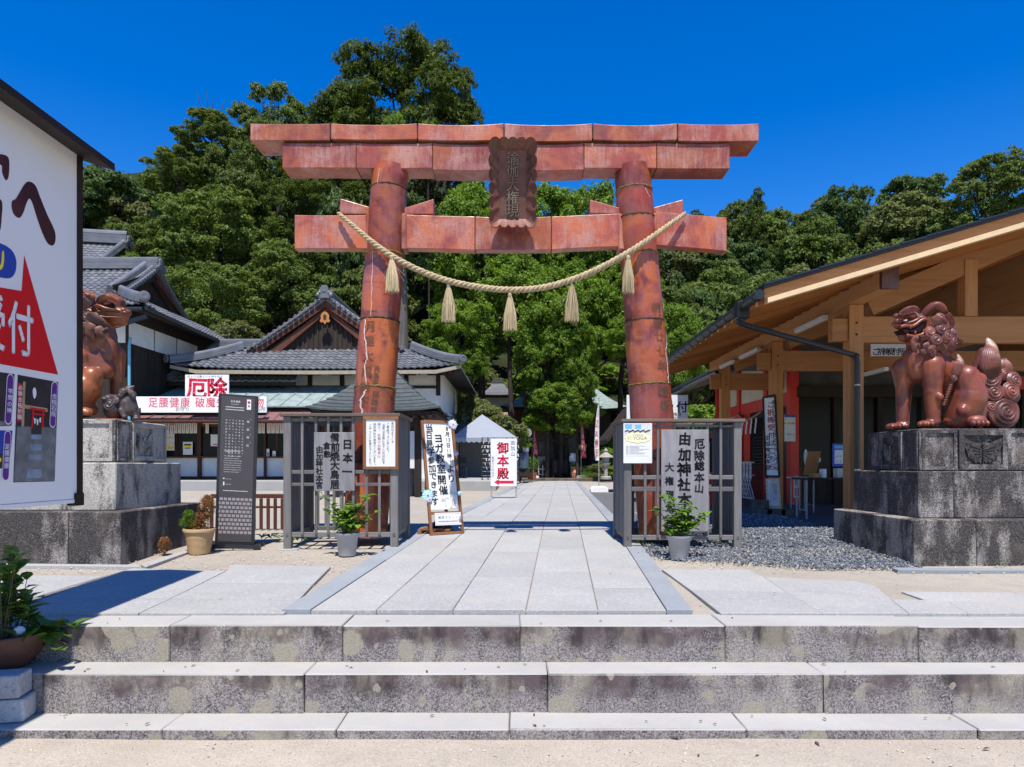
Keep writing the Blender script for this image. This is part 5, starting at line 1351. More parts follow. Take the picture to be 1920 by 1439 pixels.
# tail
mb=MB(); C(mb,RL,1180,1180,165,1150,820,120,.02); C(mb,RL,1330,1050,130,1330,860,95,.02); C(mb,RL,1120,780,110,1150,560,60,.03); C(mb,RL,1340,800,80,1320,690,36,.04); C(mb,RL,1290,1200,135,1240,1260,120,0)
tail=sculpt(mb,'tail',M_LION_HAIR,lionR,.014,5)
for i,(x,y,rd,d,nx) in enumerate(((1255,1180,180,-.10,.1),(1142,985,100,-.13,-.1),(1315,975,98,-.13,.1),(1110,850,112,-.12,-.2),(1372,865,95,-.10,.3),(1120,1135,78,-.13,-.2),(1430,1010,68,-.05,.7),(1290,800,70,-.09,.1))):
    curl(tail,M_LION_HAIR,RL(x,y,d),(nx,-1,.1),LR(rd),4.2 if rd>150 else 3.2,.42,i*2,'tail_curl')
lock(tail,M_LION_HAIR,[RL(1140,820,-.13),RL(1105,720,-.14),RL(1110,620,-.13),RL(1145,520,-.09),RL(1128,410,-.05)],LR(215),(0,-1,.05),6,.22,'tail_flame',.05)
lock(tail,M_LION_HAIR,[RL(1340,820,-.06),RL(1340,740,-.07),RL(1325,680,-.06),RL(1318,632,-.04)],LR(110),(.3,-1,.05),4,.25,'tail_flame')
lock(tail,M_LION_HAIR,[RL(1270,760,-.08),RL(1275,700,-.08),RL(1268,640,-.06)],LR(70),(.1,-1,.05),3,.25,'tail_flame')

# --- left lion: 4.961x enlargement with origin (130,520)
k_=7.5/F/4.961
def LL(x,y,dy=0.0,Y=7.5):
    q=P(130+x/4.961,520+y/4.961,Y); return Vector((q.x,Y+dy,q.z))
lionL=thing('lion_dog_statue',tuple(LL(100,1310)),'orange-brown glazed lion-dog statue with closed mouth and pricked ear behind the notice board','statue')
mb=MB()
C(mb,LL,200,640,190,-30,900,240); C(mb,LL,330,640,120,320,740,130); C(mb,LL,-60,900,220,-120,1150,180)
C(mb,LL,230,430,165,240,560,185); C(mb,LL,290,760,110,345,870,95,-.05)
C(mb,LL,385,700,85,395,900,62,.1); C(mb,LL,395,900,60,385,1260,52,.1); C(mb,LL,180,800,120,215,860,80,-.16); C(mb,LL,120,800,85,60,900,70,-.18)
C(mb,LL,330,950,92,260,1060,130,-.22); C(mb,LL,250,1060,150,140,1180,160,-.22,-.18); C(mb,LL,120,1000,150,60,1200,150,-.18); E_(mb,LL,200,1250,170,70,110,-.2)
E_(mb,LL,290,1270,98,42,66,-.32); E_(mb,LL,400,1290,80,30,60,.08)
E_(mb,LL,385,255,125,105,120); C(mb,LL,300,340,120,380,350,100); C(mb,LL,420,350,85,510,352,58,-.02); C(mb,LL,440,400,68,505,415,44,-.01); E_(mb,LL,545,330,34,34,50,-.01); E_(mb,LL,430,225,85,40,92)
for i in range(4): E_(mb,LL,255+42*i,1290,26,25,36,-.36)
bodyL=sculpt(mb,'body',M_LION_L,lionL,.0115,7)
_b=body; body=bodyL
for i in range(4): dab(LL,245+44*i,1286,24,27,30,-.375,M_LION_L,'toe')
E1=dab(LL,275,1262,85,34,58,-.335,M_LION_HAIR_L,'paw_back')
dab(LL,432,285,46,32,42,-.115,MOUTH,'eye_shade'); dab(LL,425,272,40,26,40,-.128,M_LION_L,'eye')  # dark dab behind the eye stands in for socket shade
lock(bodyL,M_LION_L,[LL(345,265,-.13),LL(400,228,-.16),LL(460,225,-.16),LL(520,262,-.12)],LR(62),(0,-1,.3),2,.55,'brow')
lock(bodyL,M_LION_L,[LL(290,325,-.14),LL(350,300,-.16),LL(430,325,-.15),LL(500,330,-.11),LL(545,345,-.08)],LR(40),(0,-1,.2),1,.55,'cheek_fold')
lock(bodyL,M_LION_L,[LL(310,355,-.15),LL(380,395,-.15),LL(450,395,-.13),LL(545,392,-.09)],LR(22),(0,-1,.1),1,.5,'lip')
for x,y in ((535,318),(548,345)): dab(LL,x,y,24,22,30,-.06,M_LION_L,'nostril')
dab(LL,360,352,14,12,14,-.165,M_LION_L,'fang')
lock(bodyL,M_LION_L,[LL(300,215,-.1),LL(225,205,-.14),LL(165,165,-.15),LL(118,115,-.13)],LR(110),(.1,-1,.3),1,.35,'ear',.08,lambda q: math.sin(math.pi*(.3+.66*q))**.8)
mb=MB(); mb.prism([LL(x,y,-.19) for x,y in ((150,150),(195,150),(260,200),(215,205),(170,185))],(0,.03,0)); mb.build('ear_shade',MOUTH,bodyL)  # dark patch painted as the shade inside the ear
for pts,w in (([(120,200),(85,300),(60,390)],110),([(190,250),(185,300),(195,330)],100),([(300,250),(250,310),(240,380)],110),([(330,230),(270,270),(220,340)],80),([(290,395),(380,440),(455,490)],95),([(225,400),(190,450),(160,480)],110),([(120,390),(90,460),(55,540)],110),([(270,480),(220,540),(215,620)],120),([(330,470),(310,540),(330,640)],110),([(380,500),(400,560),(415,610)],90),([(430,520),(450,540),(465,545)],70),([(60,600),(70,680),(50,740)],80),([(250,470),(300,540),(290,650)],80),([(150,300),(120,360),(100,420)],80)):
    lock(bodyL,M_LION_HAIR_L,[LL(x,y,-.222+.0001*abs(x-250)) for x,y in pts],LR(w),(0,-1,.2),5,.32)
for i,(x,y,rd,d) in enumerate(((285,405,48,-.225),(240,365,44,-.225),(130,395,44,-.22),(300,455,40,-.225),(60,470,40,-.215),(45,700,40,-.22),(40,760,35,-.22))): curl(bodyL,M_LION_HAIR_L,LL(x,y,d),(0,-1,.1),LR(rd),2.4,.5,i)
lock(bodyL,M_LION_HAIR_L,[LL(80,820,-.27),LL(140,740,-.27),LL(200,800,-.26)],LR(70),(0,-1,.1),2,.3,'shoulder_flame')
lock(bodyL,M_LION_HAIR_L,[LL(20,760,-.22),LL(35,850,-.23),LL(60,940,-.22)],LR(120),(0,-1,.1),5,.3,'haunch_flame')
curlT=None
# the cub with its ball (black glaze)
cub=thing('lion_cub_statue',tuple(LL(600,1330)),'small black glazed lion cub statue climbing beside the left lion-dog paw','statue')
mb=MB()
C(mb,LL,610,1150,62,630,1240,66,-.12); C(mb,LL,600,1180,40,570,1250,26,-.16); C(mb,LL,640,1250,48,690,1310,26,-.12); E_(mb,LL,695,1325,34,18,28,-.16); C(mb,LL,570,1250,26,590,1300,20,-.18); E_(mb,LL,600,1310,24,18,24,-.18)
E_(mb,LL,625,1105,55,45,46,-.12); C(mb,LL,640,1115,34,668,1125,20,-.14); C(mb,LL,580,1080,42,600,1055,38,-.1); C(mb,LL,600,1055,36,650,1022,8,-.1); C(mb,LL,560,1150,36,530,1210,24,-.14)
C(mb,LL,690,1260,24,705,1230,10,-.1)
cb=sculpt(mb,'body',M_PUP,cub,.009,4)
for i,(x,y,rd) in enumerate(((590,1080,36),(575,1105,28),(615,1070,26),(660,1095,18))): curl(cb,M_PUP,LL(x,y,-.19),(-.1,-1,.2),LR(rd),2.2,.5,i)
for x,y in ((645,1098),(625,1100)): dab(LL,x,y,10,9,9,-.185,MOUTH,'eye',cb)
mb=MB(); C(mb,LL,450,1180,85,470,1240,95,-.10); C(mb,LL,500,1150,50,540,1180,40,-.12); E_(mb,LL,430,1150,30,20,30,-.2); E_(mb,LL,500,1130,45,20,40,-.15)
o=sculpt(mb,'rock_ball',M_PUP,None,.012,3); tag(o,'dark lumpy stoneware ball held under the left lion-dog, beside the cub','statue')
for i,(x,y,rd) in enumerate(((470,1200,55),(520,1165,34),(440,1150,36))): curl(o,M_PUP,LL(x,y,-.19),(.1,-1,.2),LR(rd),2.2,.4,i,'lump')
mb=MB(); mb.cbox(*sorted((LL(395,1310).x,LL(600,1310).x)),7.18,7.5,1.535,1.551,.004); o=mb.build('base_plate',M_LION_L,cub)
# ------------------------------------------------------------------ tiled roofs
def tile_slope(parent, fn, rows, colw, xr, mat, seed=0, lift=.045, lip=.035, name='roof_tile'):
    """fn(x,t)->point on the slope (t 0 eave, 1 top); every tile is a curved piece with its own lip"""
    mb=MB(); r=random.Random(seed)
    for j in range(rows):
        t0,t1=j/rows,(j+1)/rows+.12/rows; a,b=xr((t0+t1)/2); i0=int(math.floor(a/colw)); i1=int(math.ceil(b/colw))
        for i in range(i0,i1):
            xa,xb=max(i*colw,a),min((i+1)*colw,b)
            if xb-xa<colw*.25: continue
            p00=fn(xa,t0);p10=fn(xb,t0);p01=fn(xa,t1);p11=fn(xb,t1)
            n=(p10-p00).cross(p01-p00)
            if n.length<1e-8: continue
            n.normalize()
            if n.z<0: n=-n
            K=5; lo=[];hi=[];dn=[]; dz=r.uniform(-.006,.006)
            for k in range(K+1):
                q=k/K; h=lift*(.5+.5*math.cos(2*math.pi*(q-.22)))*1.0
                lo.append(p00.lerp(p10,q)+n*(h+lip+dz)); hi.append(p01.lerp(p11,q)+n*(h+.004)); dn.append(p00.lerp(p10,q)+n*(h-.012))
            o=len(mb.v); mb.v.extend([tuple(p) for p in lo+hi+dn])
            for k in range(K):
                mb.f.append((o+k,o+k+1,o+K+1+k+1,o+K+1+k)); mb.f.append((o+2*K+2+k,o+2*K+2+k+1,o+k+1,o+k)); mb.m+= [0,0]
    ob=mb.build(name,mat,parent)
    if ob: ob['kind']='stuff'
    return ob
def ridge(parent, pts, w, h, mat=None, name='ridge', layers=3):
    mat=mat or M_TILE_RIDGE; mb=MB(); P_=[Vector(p) for p in pts]
    for l in range(layers):
        ww=w*(1.25-.16*l); z0=h*l/layers*.78; z1=h*(l+1)/layers*.78-.012
        for a,b in zip(P_,P_[1:]):
            mb.bar(a+Vector((0,0,(z0+z1)/2)),b+Vector((0,0,(z0+z1)/2)),ww,z1-z0)
    mb.tube([p+Vector((0,0,h*.80)) for p in P_],w*.42,10)
    return mb.build(name,mat,parent)
def round_caps(parent, pts, rad, d, mat=None, name='end_tile'):
    mat=mat or M_TILE_RIDGE; d=Vector(d).normalized()
    for p in pts:
        mb=MB(); mb.lathe(Vector(p)-d*.10,[(rad,0),(rad,.10),(rad*.82,.112),(rad*.78,.10),(rad*.35,.104),(.001,.112)],12,d); mb.build(name,mat,parent)
def finial(parent, p, s, d=(0,-1,0)):
    """ridge-end ornament with rolled shoulders"""
    p=Vector(p); mb=MB(); u=Vector((1,0,0)) if abs(d[1])>.5 else Vector((0,1,0)); d=Vector(d)
    out=[(-.55,-.2),(-.75,0),(-.62,.22),(-.42,.18),(-.35,.4),(-.36,.75),(-.2,.98),(.2,.98),(.36,.75),(.35,.4),(.42,.18),(.62,.22),(.75,0),(.55,-.2)]
    mb.prism([p+u*(x*s)+Vector((0,0,z*s)) for x,z in out],d*.18*s)
    for sx in (-1,1):
        mb.lathe(p+u*(.6*s*sx)+Vector((0,0,.08*s))+d*.1*s,[(.17*s,0),(.17*s,.16*s),(.08*s,.2*s)],12,d); mb.lathe(p+u*(.44*s*sx)+Vector((0,0,.3*s))+d*.1*s,[(.12*s,0),(.12*s,.15*s),(.05*s,.18*s)],12,d)
    mb.prism([p+d*.18*s+u*(x*s)+Vector((0,0,z*s)) for x,z in ((-.22,.35),(.22,.35),(.22,.75),(.1,.88),(-.1,.88),(-.22,.75))],d*.05*s)
    return mb.build('ridge_ornament',M_TILE_RIDGE,parent)

# ------------------------------------------------------------------ raised court and the shrine office
mb=MB(); mb.cbox(-24,-.75,24,48,.0,.5,.02); tag(mb.build('raised_pavement',M_PAVE),kind='structure')
OX,OE,OZ,OHW=-7.84,26.5,4.77,5.66
off=thing('shrine_office',(OX,28,.5),'shrine office with grey tiled gable roof, gilt pendant and shop windows, left of the torii','shrine building')
YG=28.2; ZG=5.80; ZR=7.93; GHW=3.15; DEP=10.0
def offz(t): return OZ+(ZG-OZ)*(t**1.12)
def upturn(x): return .20*(min(1,abs(x)/OHW)**4)
def hwf(t): return OHW-(OHW-GHW-.35)*t
tile_slope(off,lambda x,t: Vector((OX+x,OE+(YG-OE)*t,offz(t)+upturn(x)*(1-t))),8,.262,lambda t:(-hwf(t),hwf(t)),M_TILE,1)
def verge(side,t): # t 0 base,1 apex
    return Vector((OX+side*GHW*(1-t)*1.02,YG-.3,ZG-.12+(ZR-ZG+.12)*(t**.86 if False else (t*.86+t*t*.14))))
for sd in (-1,1):   # side slopes and upper gable slopes
    tile_slope(off,lambda y,t,sd=sd: Vector((OX+sd*(OHW-(OHW-GHW)*t),OE+(YG-OE)*t+y*(1-0),offz(t)+.2*(1-t)*(1 if y<.5 else 0)*0)),6,.27,lambda t:(.0,DEP),M_TILE,2+sd)
    tile_slope(off,lambda y,t,sd=sd: verge(sd,t)+Vector((0,y,0)),10,.27,lambda t:(0.0,DEP),M_TILE,5+sd)
    cr=[Vector((OX+sd*hwf(t),OE+(YG-OE)*t-.02,offz(t)+.2*(1-t)**2+.03)) for t in (0,.12,.3,.5,.75,1.0)]
    ridge(off,cr,.24,.30,name='corner_ridge'); mb=MB(); mb.lathe(cr[0]+Vector((sd*.06,-.08,.16)),[(.15,0),(.16,.05),(.10,.07),(.09,.05),(.001,.06)],14,(sd*.6,-.8,0)); mb.build('corner_cap',M_TILE_RIDGE,off)
    vp=[verge(sd,t)+Vector((-sd*.28,.12,.10)) for t in (0,.2,.4,.6,.8,1.0)]
    ridge(off,vp,.20,.24,name='descending_ridge')
    round_caps(off,[verge(sd,(k+.4)/15)+Vector((0,-.12,.07)) for k in range(15)],.085,(0,-1,0),name='verge_tile')
    mb=MB(); a=verge(sd,-.03); b=verge(sd,1.0)
    mb.prism([a+Vector((0,.0,-.06)),b+Vector((0,0,-.06)),b+Vector((0,0,-.42)),a+Vector((0,0,-.36))],(0,.09,0)); mb.build('bargeboard',M_REDBROWN,off)
    mb=MB(); mb.prism([a+Vector((-sd*.35,.1,-.36)),b+Vector((0,.1,-.42)),b+Vector((0,.1,-.62)),a+Vector((-sd*.7,.1,-.52))],(0,.5,0)); mb.build('bargeboard',M_REDBROWN,off)
ridge(off,[(OX,YG-.3,ZR-.02),(OX,YG+DEP,ZR-.02)],.30,.42); finial(off,(OX,YG-.42,ZR+.0),.44)
for k in range(13): 
    sd=1 if k%2 else -1
mb=MB(); mb.prism([(OX-GHW*.86,YG,ZG-.05),(OX+GHW*.86,YG,ZG-.05),(OX,YG,ZR-.45)],(0,.2,0)); mb.build('gable_wall',M_DARKW,off)
for k in range(25):
    x=-2.4+.2*k; top=ZG-.05+(ZR-.6-ZG)*(1-abs(x)/2.7)
    if top>ZG+.25: mb=MB(); mb.box(OX+x-.03,OX+x+.03,YG-.05,YG-.002,ZG+.02,top-.1); mb.build('gable_slat',M_DARKW,off)
# gilt pendant under the apex
mb=MB(); gpn=[(-.16,.30),(-.28,.12),(-.26,-.10),(-.34,-.22),(-.26,-.34),(-.12,-.30),(0,-.46),(.12,-.30),(.26,-.34),(.34,-.22),(.26,-.10),(.28,.12),(.16,.30),(0,.40)]
c=Vector((OX,YG-.34,ZR-.86)); mb.prism([c+Vector((x*.62,0,z*.62)) for x,z in gpn],(0,-.06,0)); pe=mb.build('pendant_carving',M_GOLD,off)
mb=MB(); mb.prism([c+Vector((x*.62,-.065,z*.62)) for x,z in ((-.09,-.14),(.09,-.14),(.10,.12),(0,.2),(-.10,.12))],(0,-.012,0)); mb.build('pendant_hollow',M_DARKW,pe)
# eaves
mb=MB(); mb.prism([(OX-OHW,OE+.02,OZ+.18),(OX-OHW+1,OE+.02,OZ-.02),(OX,OE+.02,OZ-.05),(OX+OHW-1,OE+.02,OZ-.02),(OX+OHW,OE+.02,OZ+.18),(OX+OHW,OE+.02,OZ+.05),(OX+OHW-1,OE+.02,OZ-.16),(OX,OE+.02,OZ-.19),(OX-OHW+1,OE+.02,OZ-.16),(OX-OHW,OE+.02,OZ+.05)][::-1],(0,.1,0)); mb.build('eave_fascia',flat('eave_board',(.34,.29,.22),.8,.2,.15),off)
mb=MB(); mb.prism([(OX-OHW+.05,OE+.13,OZ-.06),(OX+OHW-.05,OE+.13,OZ-.06),(OX+OHW-2,YG+.2,OZ+.5),(OX-OHW+2,YG+.2,OZ+.5)],(0,0,.05)); mb.build('soffit',M_DARKW,off)
for sd in (-1,1):
    mb=MB(); mb.prism([(OX+sd*(OHW-.05),OE+.1,OZ+.0),(OX+sd*(OHW-.05),OE+DEP,OZ+.0),(OX+sd*(OHW-2),OE+DEP,OZ+.5),(OX+sd*(OHW-2),OE+1.5,OZ+.5)],(0,0,.05)); mb.build('soffit',M_DARKW,off)
for k in range(34):
    x=OX-OHW+.35+k*(2*OHW-.7)/33; mb=MB(); mb.bar((x,OE+.14,OZ-.16),(x,YG-.1,OZ+.34),.07,.09); mb.build('rafter',M_DARKW,off)
mb=MB(); mb.box(OX-4.6,OX+4.6,YG-.2,YG+8,.5,OZ+.45); mb.build('wall',M_PLASTER,off)
for k in range(8):
    x=OX-4.6+9.2*k/7; mb=MB(); mb.box(x-.09,x+.09,YG-.26,YG-.19,3.9,OZ+.4); mb.build('post',M_DARKW,off)
    mb=MB(); mb.box(x-.42,x+.42,YG-.34,YG-.265,OZ-.05,OZ+.22); mb.build('bracket',M_DARKW,off)
for z in (4.25,OZ+.3):
    mb=MB(); mb.box(OX-4.65,OX+4.65,YG-.255,YG-.202,z-.06,z+.06); mb.build('wall_beam',M_DARKW,off)
# copper verandah roof and the red-brown sheet roof below
def sheetroof(x0,x1,ya,za,yb,zb_,mat,name,seam=.45,axis='v',th=.05):
    mb=MB(); mb.prism([(x0,ya,za),(x1,ya,za),(x1,yb,zb_),(x0,yb,zb_)],(0,0,-th)); o=mb.build(name,mat,off)
    n=int((x1-x0)/seam)
    for k in range(n+1):
        x=x0+(x1-x0)*k/n; m2=MB(); m2.bar((x,ya,za+.012),(x,yb,zb_+.012),.025,.03); m2.build('roof_seam',mat,o)
    return o
sheetroof(XX(215,26.4),XX(700,26.4),25.0,3.22,28.0,4.30,M_COPPER,'copper_roof',.62)
sheetroof(XX(497,24.6),XX(672,24.6),24.3,2.66,25.8,3.32,M_REDROOF,'red_sheet_roof',.40)
mb=MB(); mb.cbox(XX(215,24.95),XX(497,24.95),24.9,25.0,3.02,3.2); mb.build('copper_fascia',M_COPPER_DK,off)
mb=MB(); mb.cbox(XX(215,24.6),XX(672,24.6),24.28,25.2,2.60,2.655); mb.build('eave_board',M_REDBROWN,off)
sheetroof(XX(225,24.6),XX(496,24.6),24.32,2.67,25.4,3.0,M_REDROOF,'red_sheet_roof',.5)
# shop front
YW=26.0
def wz(py): return ZZ(py,YW)
mb=MB(); mb.box(XX(222,YW),XX(676,YW),YW+.08,YW+.3,.5,wz(857)); mb.build('low_wall',M_PLASTER,off)
mb=MB(); mb.box(XX(222,YW),XX(676,YW),YW+.06,YW+.2,wz(799),3.0); mb.build('lintel_wall',M_PLASTER_B,off)
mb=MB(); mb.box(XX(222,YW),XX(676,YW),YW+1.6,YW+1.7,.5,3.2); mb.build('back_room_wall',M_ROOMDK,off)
mb=MB(); mb.box(XX(222,YW),XX(676,YW),YW+.02,YW+.12,.5,.62); mb.build('sill_plate',M_REDBROWN,off)
mb=MB(); mb.box(XX(222,YW),XX(676,YW),YW-.10,YW+.16,wz(859),wz(856)); mb.build('counter',M_REDBROWN,off)
mb=MB(); mb.box(XX(222,YW),XX(676,YW),YW-.02,YW+.05,wz(801),wz(797)); mb.build('window_head',M_REDBROWN,off)
for px in (226,284,374,448,497,540,606,640,674):
    w_=.13 if px in (284,374) else .08
    mb=MB(); mb.box(XX(px,YW)-w_/2,XX(px,YW)+w_/2,YW-.04,YW+.06,.5,2.98); mb.build('post',M_REDBROWN,off)
for a,b in zip((226,284,374,448,497,540,606,640),(284,374,448,497,540,606,640,674)):
    x0,x1=XX(a,YW)+.07,XX(b,YW)-.07; mb=MB(); mb.box(x0,x1,YW+.06,YW+.072,wz(856),wz(801)); gw=mb.build('window',M_GLASS,off)
    mb=MB(); xm=(x0+x1)/2; mb.box(xm-.025,xm+.025,YW+.035,YW+.058,wz(856),wz(801)); mb.build('mullion',M_REDBROWN,gw)
    mb=MB(); mb.box(x0+.08,x1-.08,YW-.02,YW+.03,wz(795),wz(791)); mb.build('tube_lamp',M_WHITE,off)
pq_=MB()
# paper strips hanging under the window heads
def strips(a,b,n,y0,y1,label,seed):
    r=random.Random(seed)
    for i in range(n):
        x=XX(a+(b-a)*(i+.5)/n,YW-.06); w_=(b-a)/n*YW/F*.43
        mb=MB(); mb.box(x-w_,x+w_,YW-.065,YW-.06,wz(y1),wz(y0)); o=mb.build('paper_strip',M_PAPER)
        tag(o,(ORD[i]+' '+label) if n>1 else label,'paper strip','paper price strips hung along the office windows')
        pr=Print((x-w_,YW-.0655,wz(y1)),(1,0,0),(0,0,1),.002); pr.dashes(-(wz(y0)-wz(y1))*.9,-(wz(y0)-wz(y1))*.25,w_,w_*.55,r,True); pr.build('red_print',M_PINKINK,o)
ORD=['first','second','third','fourth','fifth','sixth','seventh','eighth','ninth']
strips(303,370,9,792,813,'of nine red-lettered paper strips over the left office window, from the left',1); strips(385,392,1,792,813,'lone red-lettered paper strip left of the black information panel',2); strips(478,497,3,792,813,'of three paper strips just right of the black information panel, from the left',3); strips(500,532,4,792,813,'of four paper strips next to the left lattice enclosure, from the left',4)
def bill(px0,py0,px1,py1,label,mats,Y=YW-.05):
    mb=MB(); mb.box(XX(px0,Y),XX(px1,Y),Y,Y+.005,ZZ(py1,Y),ZZ(py0,Y)); o=mb.build('poster',M_PAPER); tag(o,label,'poster')
    pr0=Print((XX(px0,Y),Y,ZZ(py1,Y)),(1,0,0),(0,0,1),.002); w=(px1-px0)*Y/F; h=(py1-py0)*Y/F
    for (m_,rects) in mats:
        pr=Print(pr0.o,pr0.u,pr0.v,.002)
        for rc in rects: pr.rect(rc[0]*w,rc[1]*h,rc[2]*w,rc[3]*h,.0005*rc[4] if len(rc)>4 else 0)
        pr.build('print_block',m_,o)
    return o
bill(304,813,327,845,'poster with amber bands and white panels on the left office window',[(M_ORANGEP,[(.08,.08,.95,.5),(.1,.72,.9,.8)]),(M_PAPER,[(.15,.40,.9,.48,2),(.15,.25,.48,.36,2),(.55,.25,.9,.36,2),(.15,.12,.5,.2,2)]),(M_REDINK,[(.03,.92,.2,.99)])])
bill(343,829,361,853,'small white poster with yellow oval on the office window',[(M_YELLOW,[(.1,.5,.9,.75)]),(M_BLACK,[(.15,.72,.85,.84),(.2,.48,.8,.55,2)])])
o=bill(395,815,408,837,'small white notice with black writing partly behind the black panel',[(M_REDINK,[(.3,.1,1,.18)])]); 
bill(500,842,505,858,'tiny white card standing at the office window right of the panel',[(M_BLUEINK,[(.2,.2,.8,.6)])]); bill(511,846,517,856,'tiny white card with a dark mark on the office counter',[(M_BLACK,[(.2,.2,.8,.35)])])
bill(317,781,328,800,'little white tag with red writing above the paper strips',[(M_DKRED,[(.2,.1,.42,.9),(.6,.1,.82,.9)])],YW-.09)
# painted boards on the verandah roof
def roofboard(px0,py0,px1,py1,Y,label):
    mb=MB(); mb.cbox(XX(px0,Y),XX(px1,Y),Y,Y+.05,ZZ(py1,Y),ZZ(py0,Y),.006); o=mb.build('sign_board',M_WHITE); tag(o,label,'sign board')
    return o,(lambda lift=.002: Print((XX(px0,Y),Y,ZZ(py1,Y)),(1,0,0),(0,0,1),lift)),(px1-px0)*Y/F,(py1-py0)*Y/F
o,pf,w,h=roofboard(347,703,429,752,24.35,'square white board with two big red brush characters on the verandah roof')
pr=pf(); rj2=random.Random(1); pr.ch('厄',w*.27,h*.47,h*.80,h*.82,.055,-.04); pr.ch('除',w*.73,h*.47,h*.80,h*.82,.055,.03); pr.build('red_lettering',M_REDINK,o)
pr=pf(.004); r=random.Random(2)
for i in range(46):
    cx_=w*(.27 if i%2 else .73)+r.uniform(-.2,.2)*w; cy_=h*r.uniform(.15,.8); a=r.uniform(.5,1.1); L=r.uniform(.01,.035)*w
    pr.line([(cx_,cy_),(cx_+L*math.cos(a),cy_+L*math.sin(a))],w*.006)
pr.build('dry_brush_gaps',M_WHITE,o)
pr=pf(); pr.row('厄よけ災難よけの神を祀る',w*.05,h*.93,h*.095,w*.068,1,.01); pr.build('black_lettering',M_BLACK,o)
o,pf,w,h=roofboard(225,744,500,774,24.2,'long white board with faded red characters along the verandah eave')
def bx(px): return (px-225)/275*w
pr=pf()
for i,c in enumerate('足腰健康'): pr.ch(c,bx(287+20*i),h*.62,h*.62,h*.66,.02)
for i,c in enumerate('破魔矢'): pr.ch(c,bx(375+20*i),h*.62,h*.62,h*.66,.02)
pr.ch('物',bx(486),h*.62,h*.62,h*.66,.02); pr.ch('守',bx(240),h*.62,h*.62,h*.66,.02); pr.build('red_lettering',M_PINKINK,o)
pr=pf()
for i,c in enumerate('お守り'): pr.ch(c,bx(333+9*i),h*.20,h*.30,None,.012)
for i,c in enumerate('授与所'): pr.ch(c,bx(476+9*i),h*.20,h*.30,None,.012)
pr.build('black_lettering',M_BLACK,o)

# ------------------------------------------------------------------ building with the long tiled roof behind the left statue
AX=-12.9
bA=thing('tiled_hall',(-17,27,.15),'large dark timber hall with white plaster band and sweeping grey tile roof, far left','shrine building')
Ye,Ze,Yr,Zr_=23.6,6.46,27.5,8.92; XG=-14.5; tg=.36
def fA(x,t): return Vector((x,Ye+(Yr-Ye)*t,Ze+(Zr_-Ze)*(.82*t+.18*t*t)+.18*(max(0,1-(AX-x)/3))**2*(1-t)))
tile_slope(bA,fA,17,.27,lambda t:(-27,AX-(AX-XG)*min(1,t/tg)),M_TILE,11)
tile_slope(bA,lambda y,t: Vector((AX-(AX-XG)*t,Ye+1.3*t+y,Ze+.95*t+.12*(1-t)*(1 if y<.6 else 0))),5,.27,lambda t:(0,8.2-1.3*t),M_TILE,12)
mb=MB(); mb.prism([(-27,Yr+.05,Zr_),(XG,Yr+.05,Zr_),(XG,Yr+4.2,Ze-.2),(-27,Yr+4.2,Ze-.2)],(0,0,-.1)); mb.build('rear_slope',M_TILE,bA)
ridge(bA,[(-27,Yr,Zr_),(XG+.1,Yr,Zr_)],.34,.46); finial(bA,(XG+.12,Yr,Zr_+.02),.42,(1,0,0))
cr=[fA(AX-(AX-XG)*min(1,t/tg),t)+Vector((0,-.02,.03)) for t in (0,.07,.15,.25,tg)]; ridge(bA,cr,.25,.30,name='corner_ridge')
mb=MB(); mb.lathe(cr[0]+Vector((.05,-.08,.2)),[(.17,0),(.18,.06),(.10,.08),(.001,.07)],14,(.7,-.7,0)); mb.build('corner_cap',M_TILE_RIDGE,bA)
vg=[fA(XG,tg+(1-tg)*k/6)+Vector((-.45,0,.05)) for k in range(7)]; ridge(bA,vg,.24,.30,name='descending_ridge')
vg=[fA(XG,tg*.8+(1-tg*.8)*k/6)+Vector((-.12,0,.06)) for k in range(7)]; ridge(bA,vg,.16,.16,name='verge_ridge',layers=2)
round_caps(bA,[fA(XG+.08,tg*.9+(1-tg*.9)*(k+.5)/16)+Vector((0,0,.05)) for k in range(16)],.085,(1,0,0),name='verge_tile')
rb=[Vector((XG+.08,2*Yr-fA(XG,t).y,fA(XG,t).z)) for t in (1,.8,.6,.4,.25)]
ridge(bA,[p+Vector((-.1,0,.03)) for p in rb],.2,.2,name='descending_ridge',layers=2)
round_caps(bA,[rb[0].lerp(rb[-1],(k+.5)/16)+Vector((0,0,.03)) for k in range(16)],.085,(1,0,0),name='verge_tile')
mb=MB(); mb.prism([(XG-.5,Ye+1.5,Ze+.9),(XG-.5,2*Yr-Ye-1.5,Ze+.9),(XG-.5,Yr,Zr_-.15)],(.1,0,0)); mb.build('gable_wall',M_DARKW,bA)
for sgn_ in (-1,1):
    a=Vector((XG-.1,Yr,Zr_-.25)); b=Vector((XG-.1,Yr+sgn_*2.75,Ze+.95)); mb=MB(); mb.bar(a,b,.09,.34); mb.build('bargeboard',M_REDBROWN if sgn_>0 else M_DARKW,bA)
mb=MB(); mb.prism([(AX-.02,Ye+.02,Ze-.03),(AX-.02,Ye+8.2,Ze-.03),(XG,Ye+8.2,Ze+.4),(XG,Ye+1.2,Ze+.4)],(0,0,-.06)); mb.build('soffit',M_DARKW,bA)
mb=MB(); mb.prism([(AX,Ye+.02,Ze-.03),(-27,Ye+.02,Ze-.03),(-27,Ye+1.3,Ze+.4),(XG,Ye+1.3,Ze+.4)],(0,0,-.06)); mb.build('soffit',M_DARKW,bA)
mb=MB(); mb.tube([(AX+.07,Ye-.05,Ze+.02),(AX+.07,Ye+8.3,Ze-.12)],.075,10); mb.build('gutter',M_BLACKMET,bA)
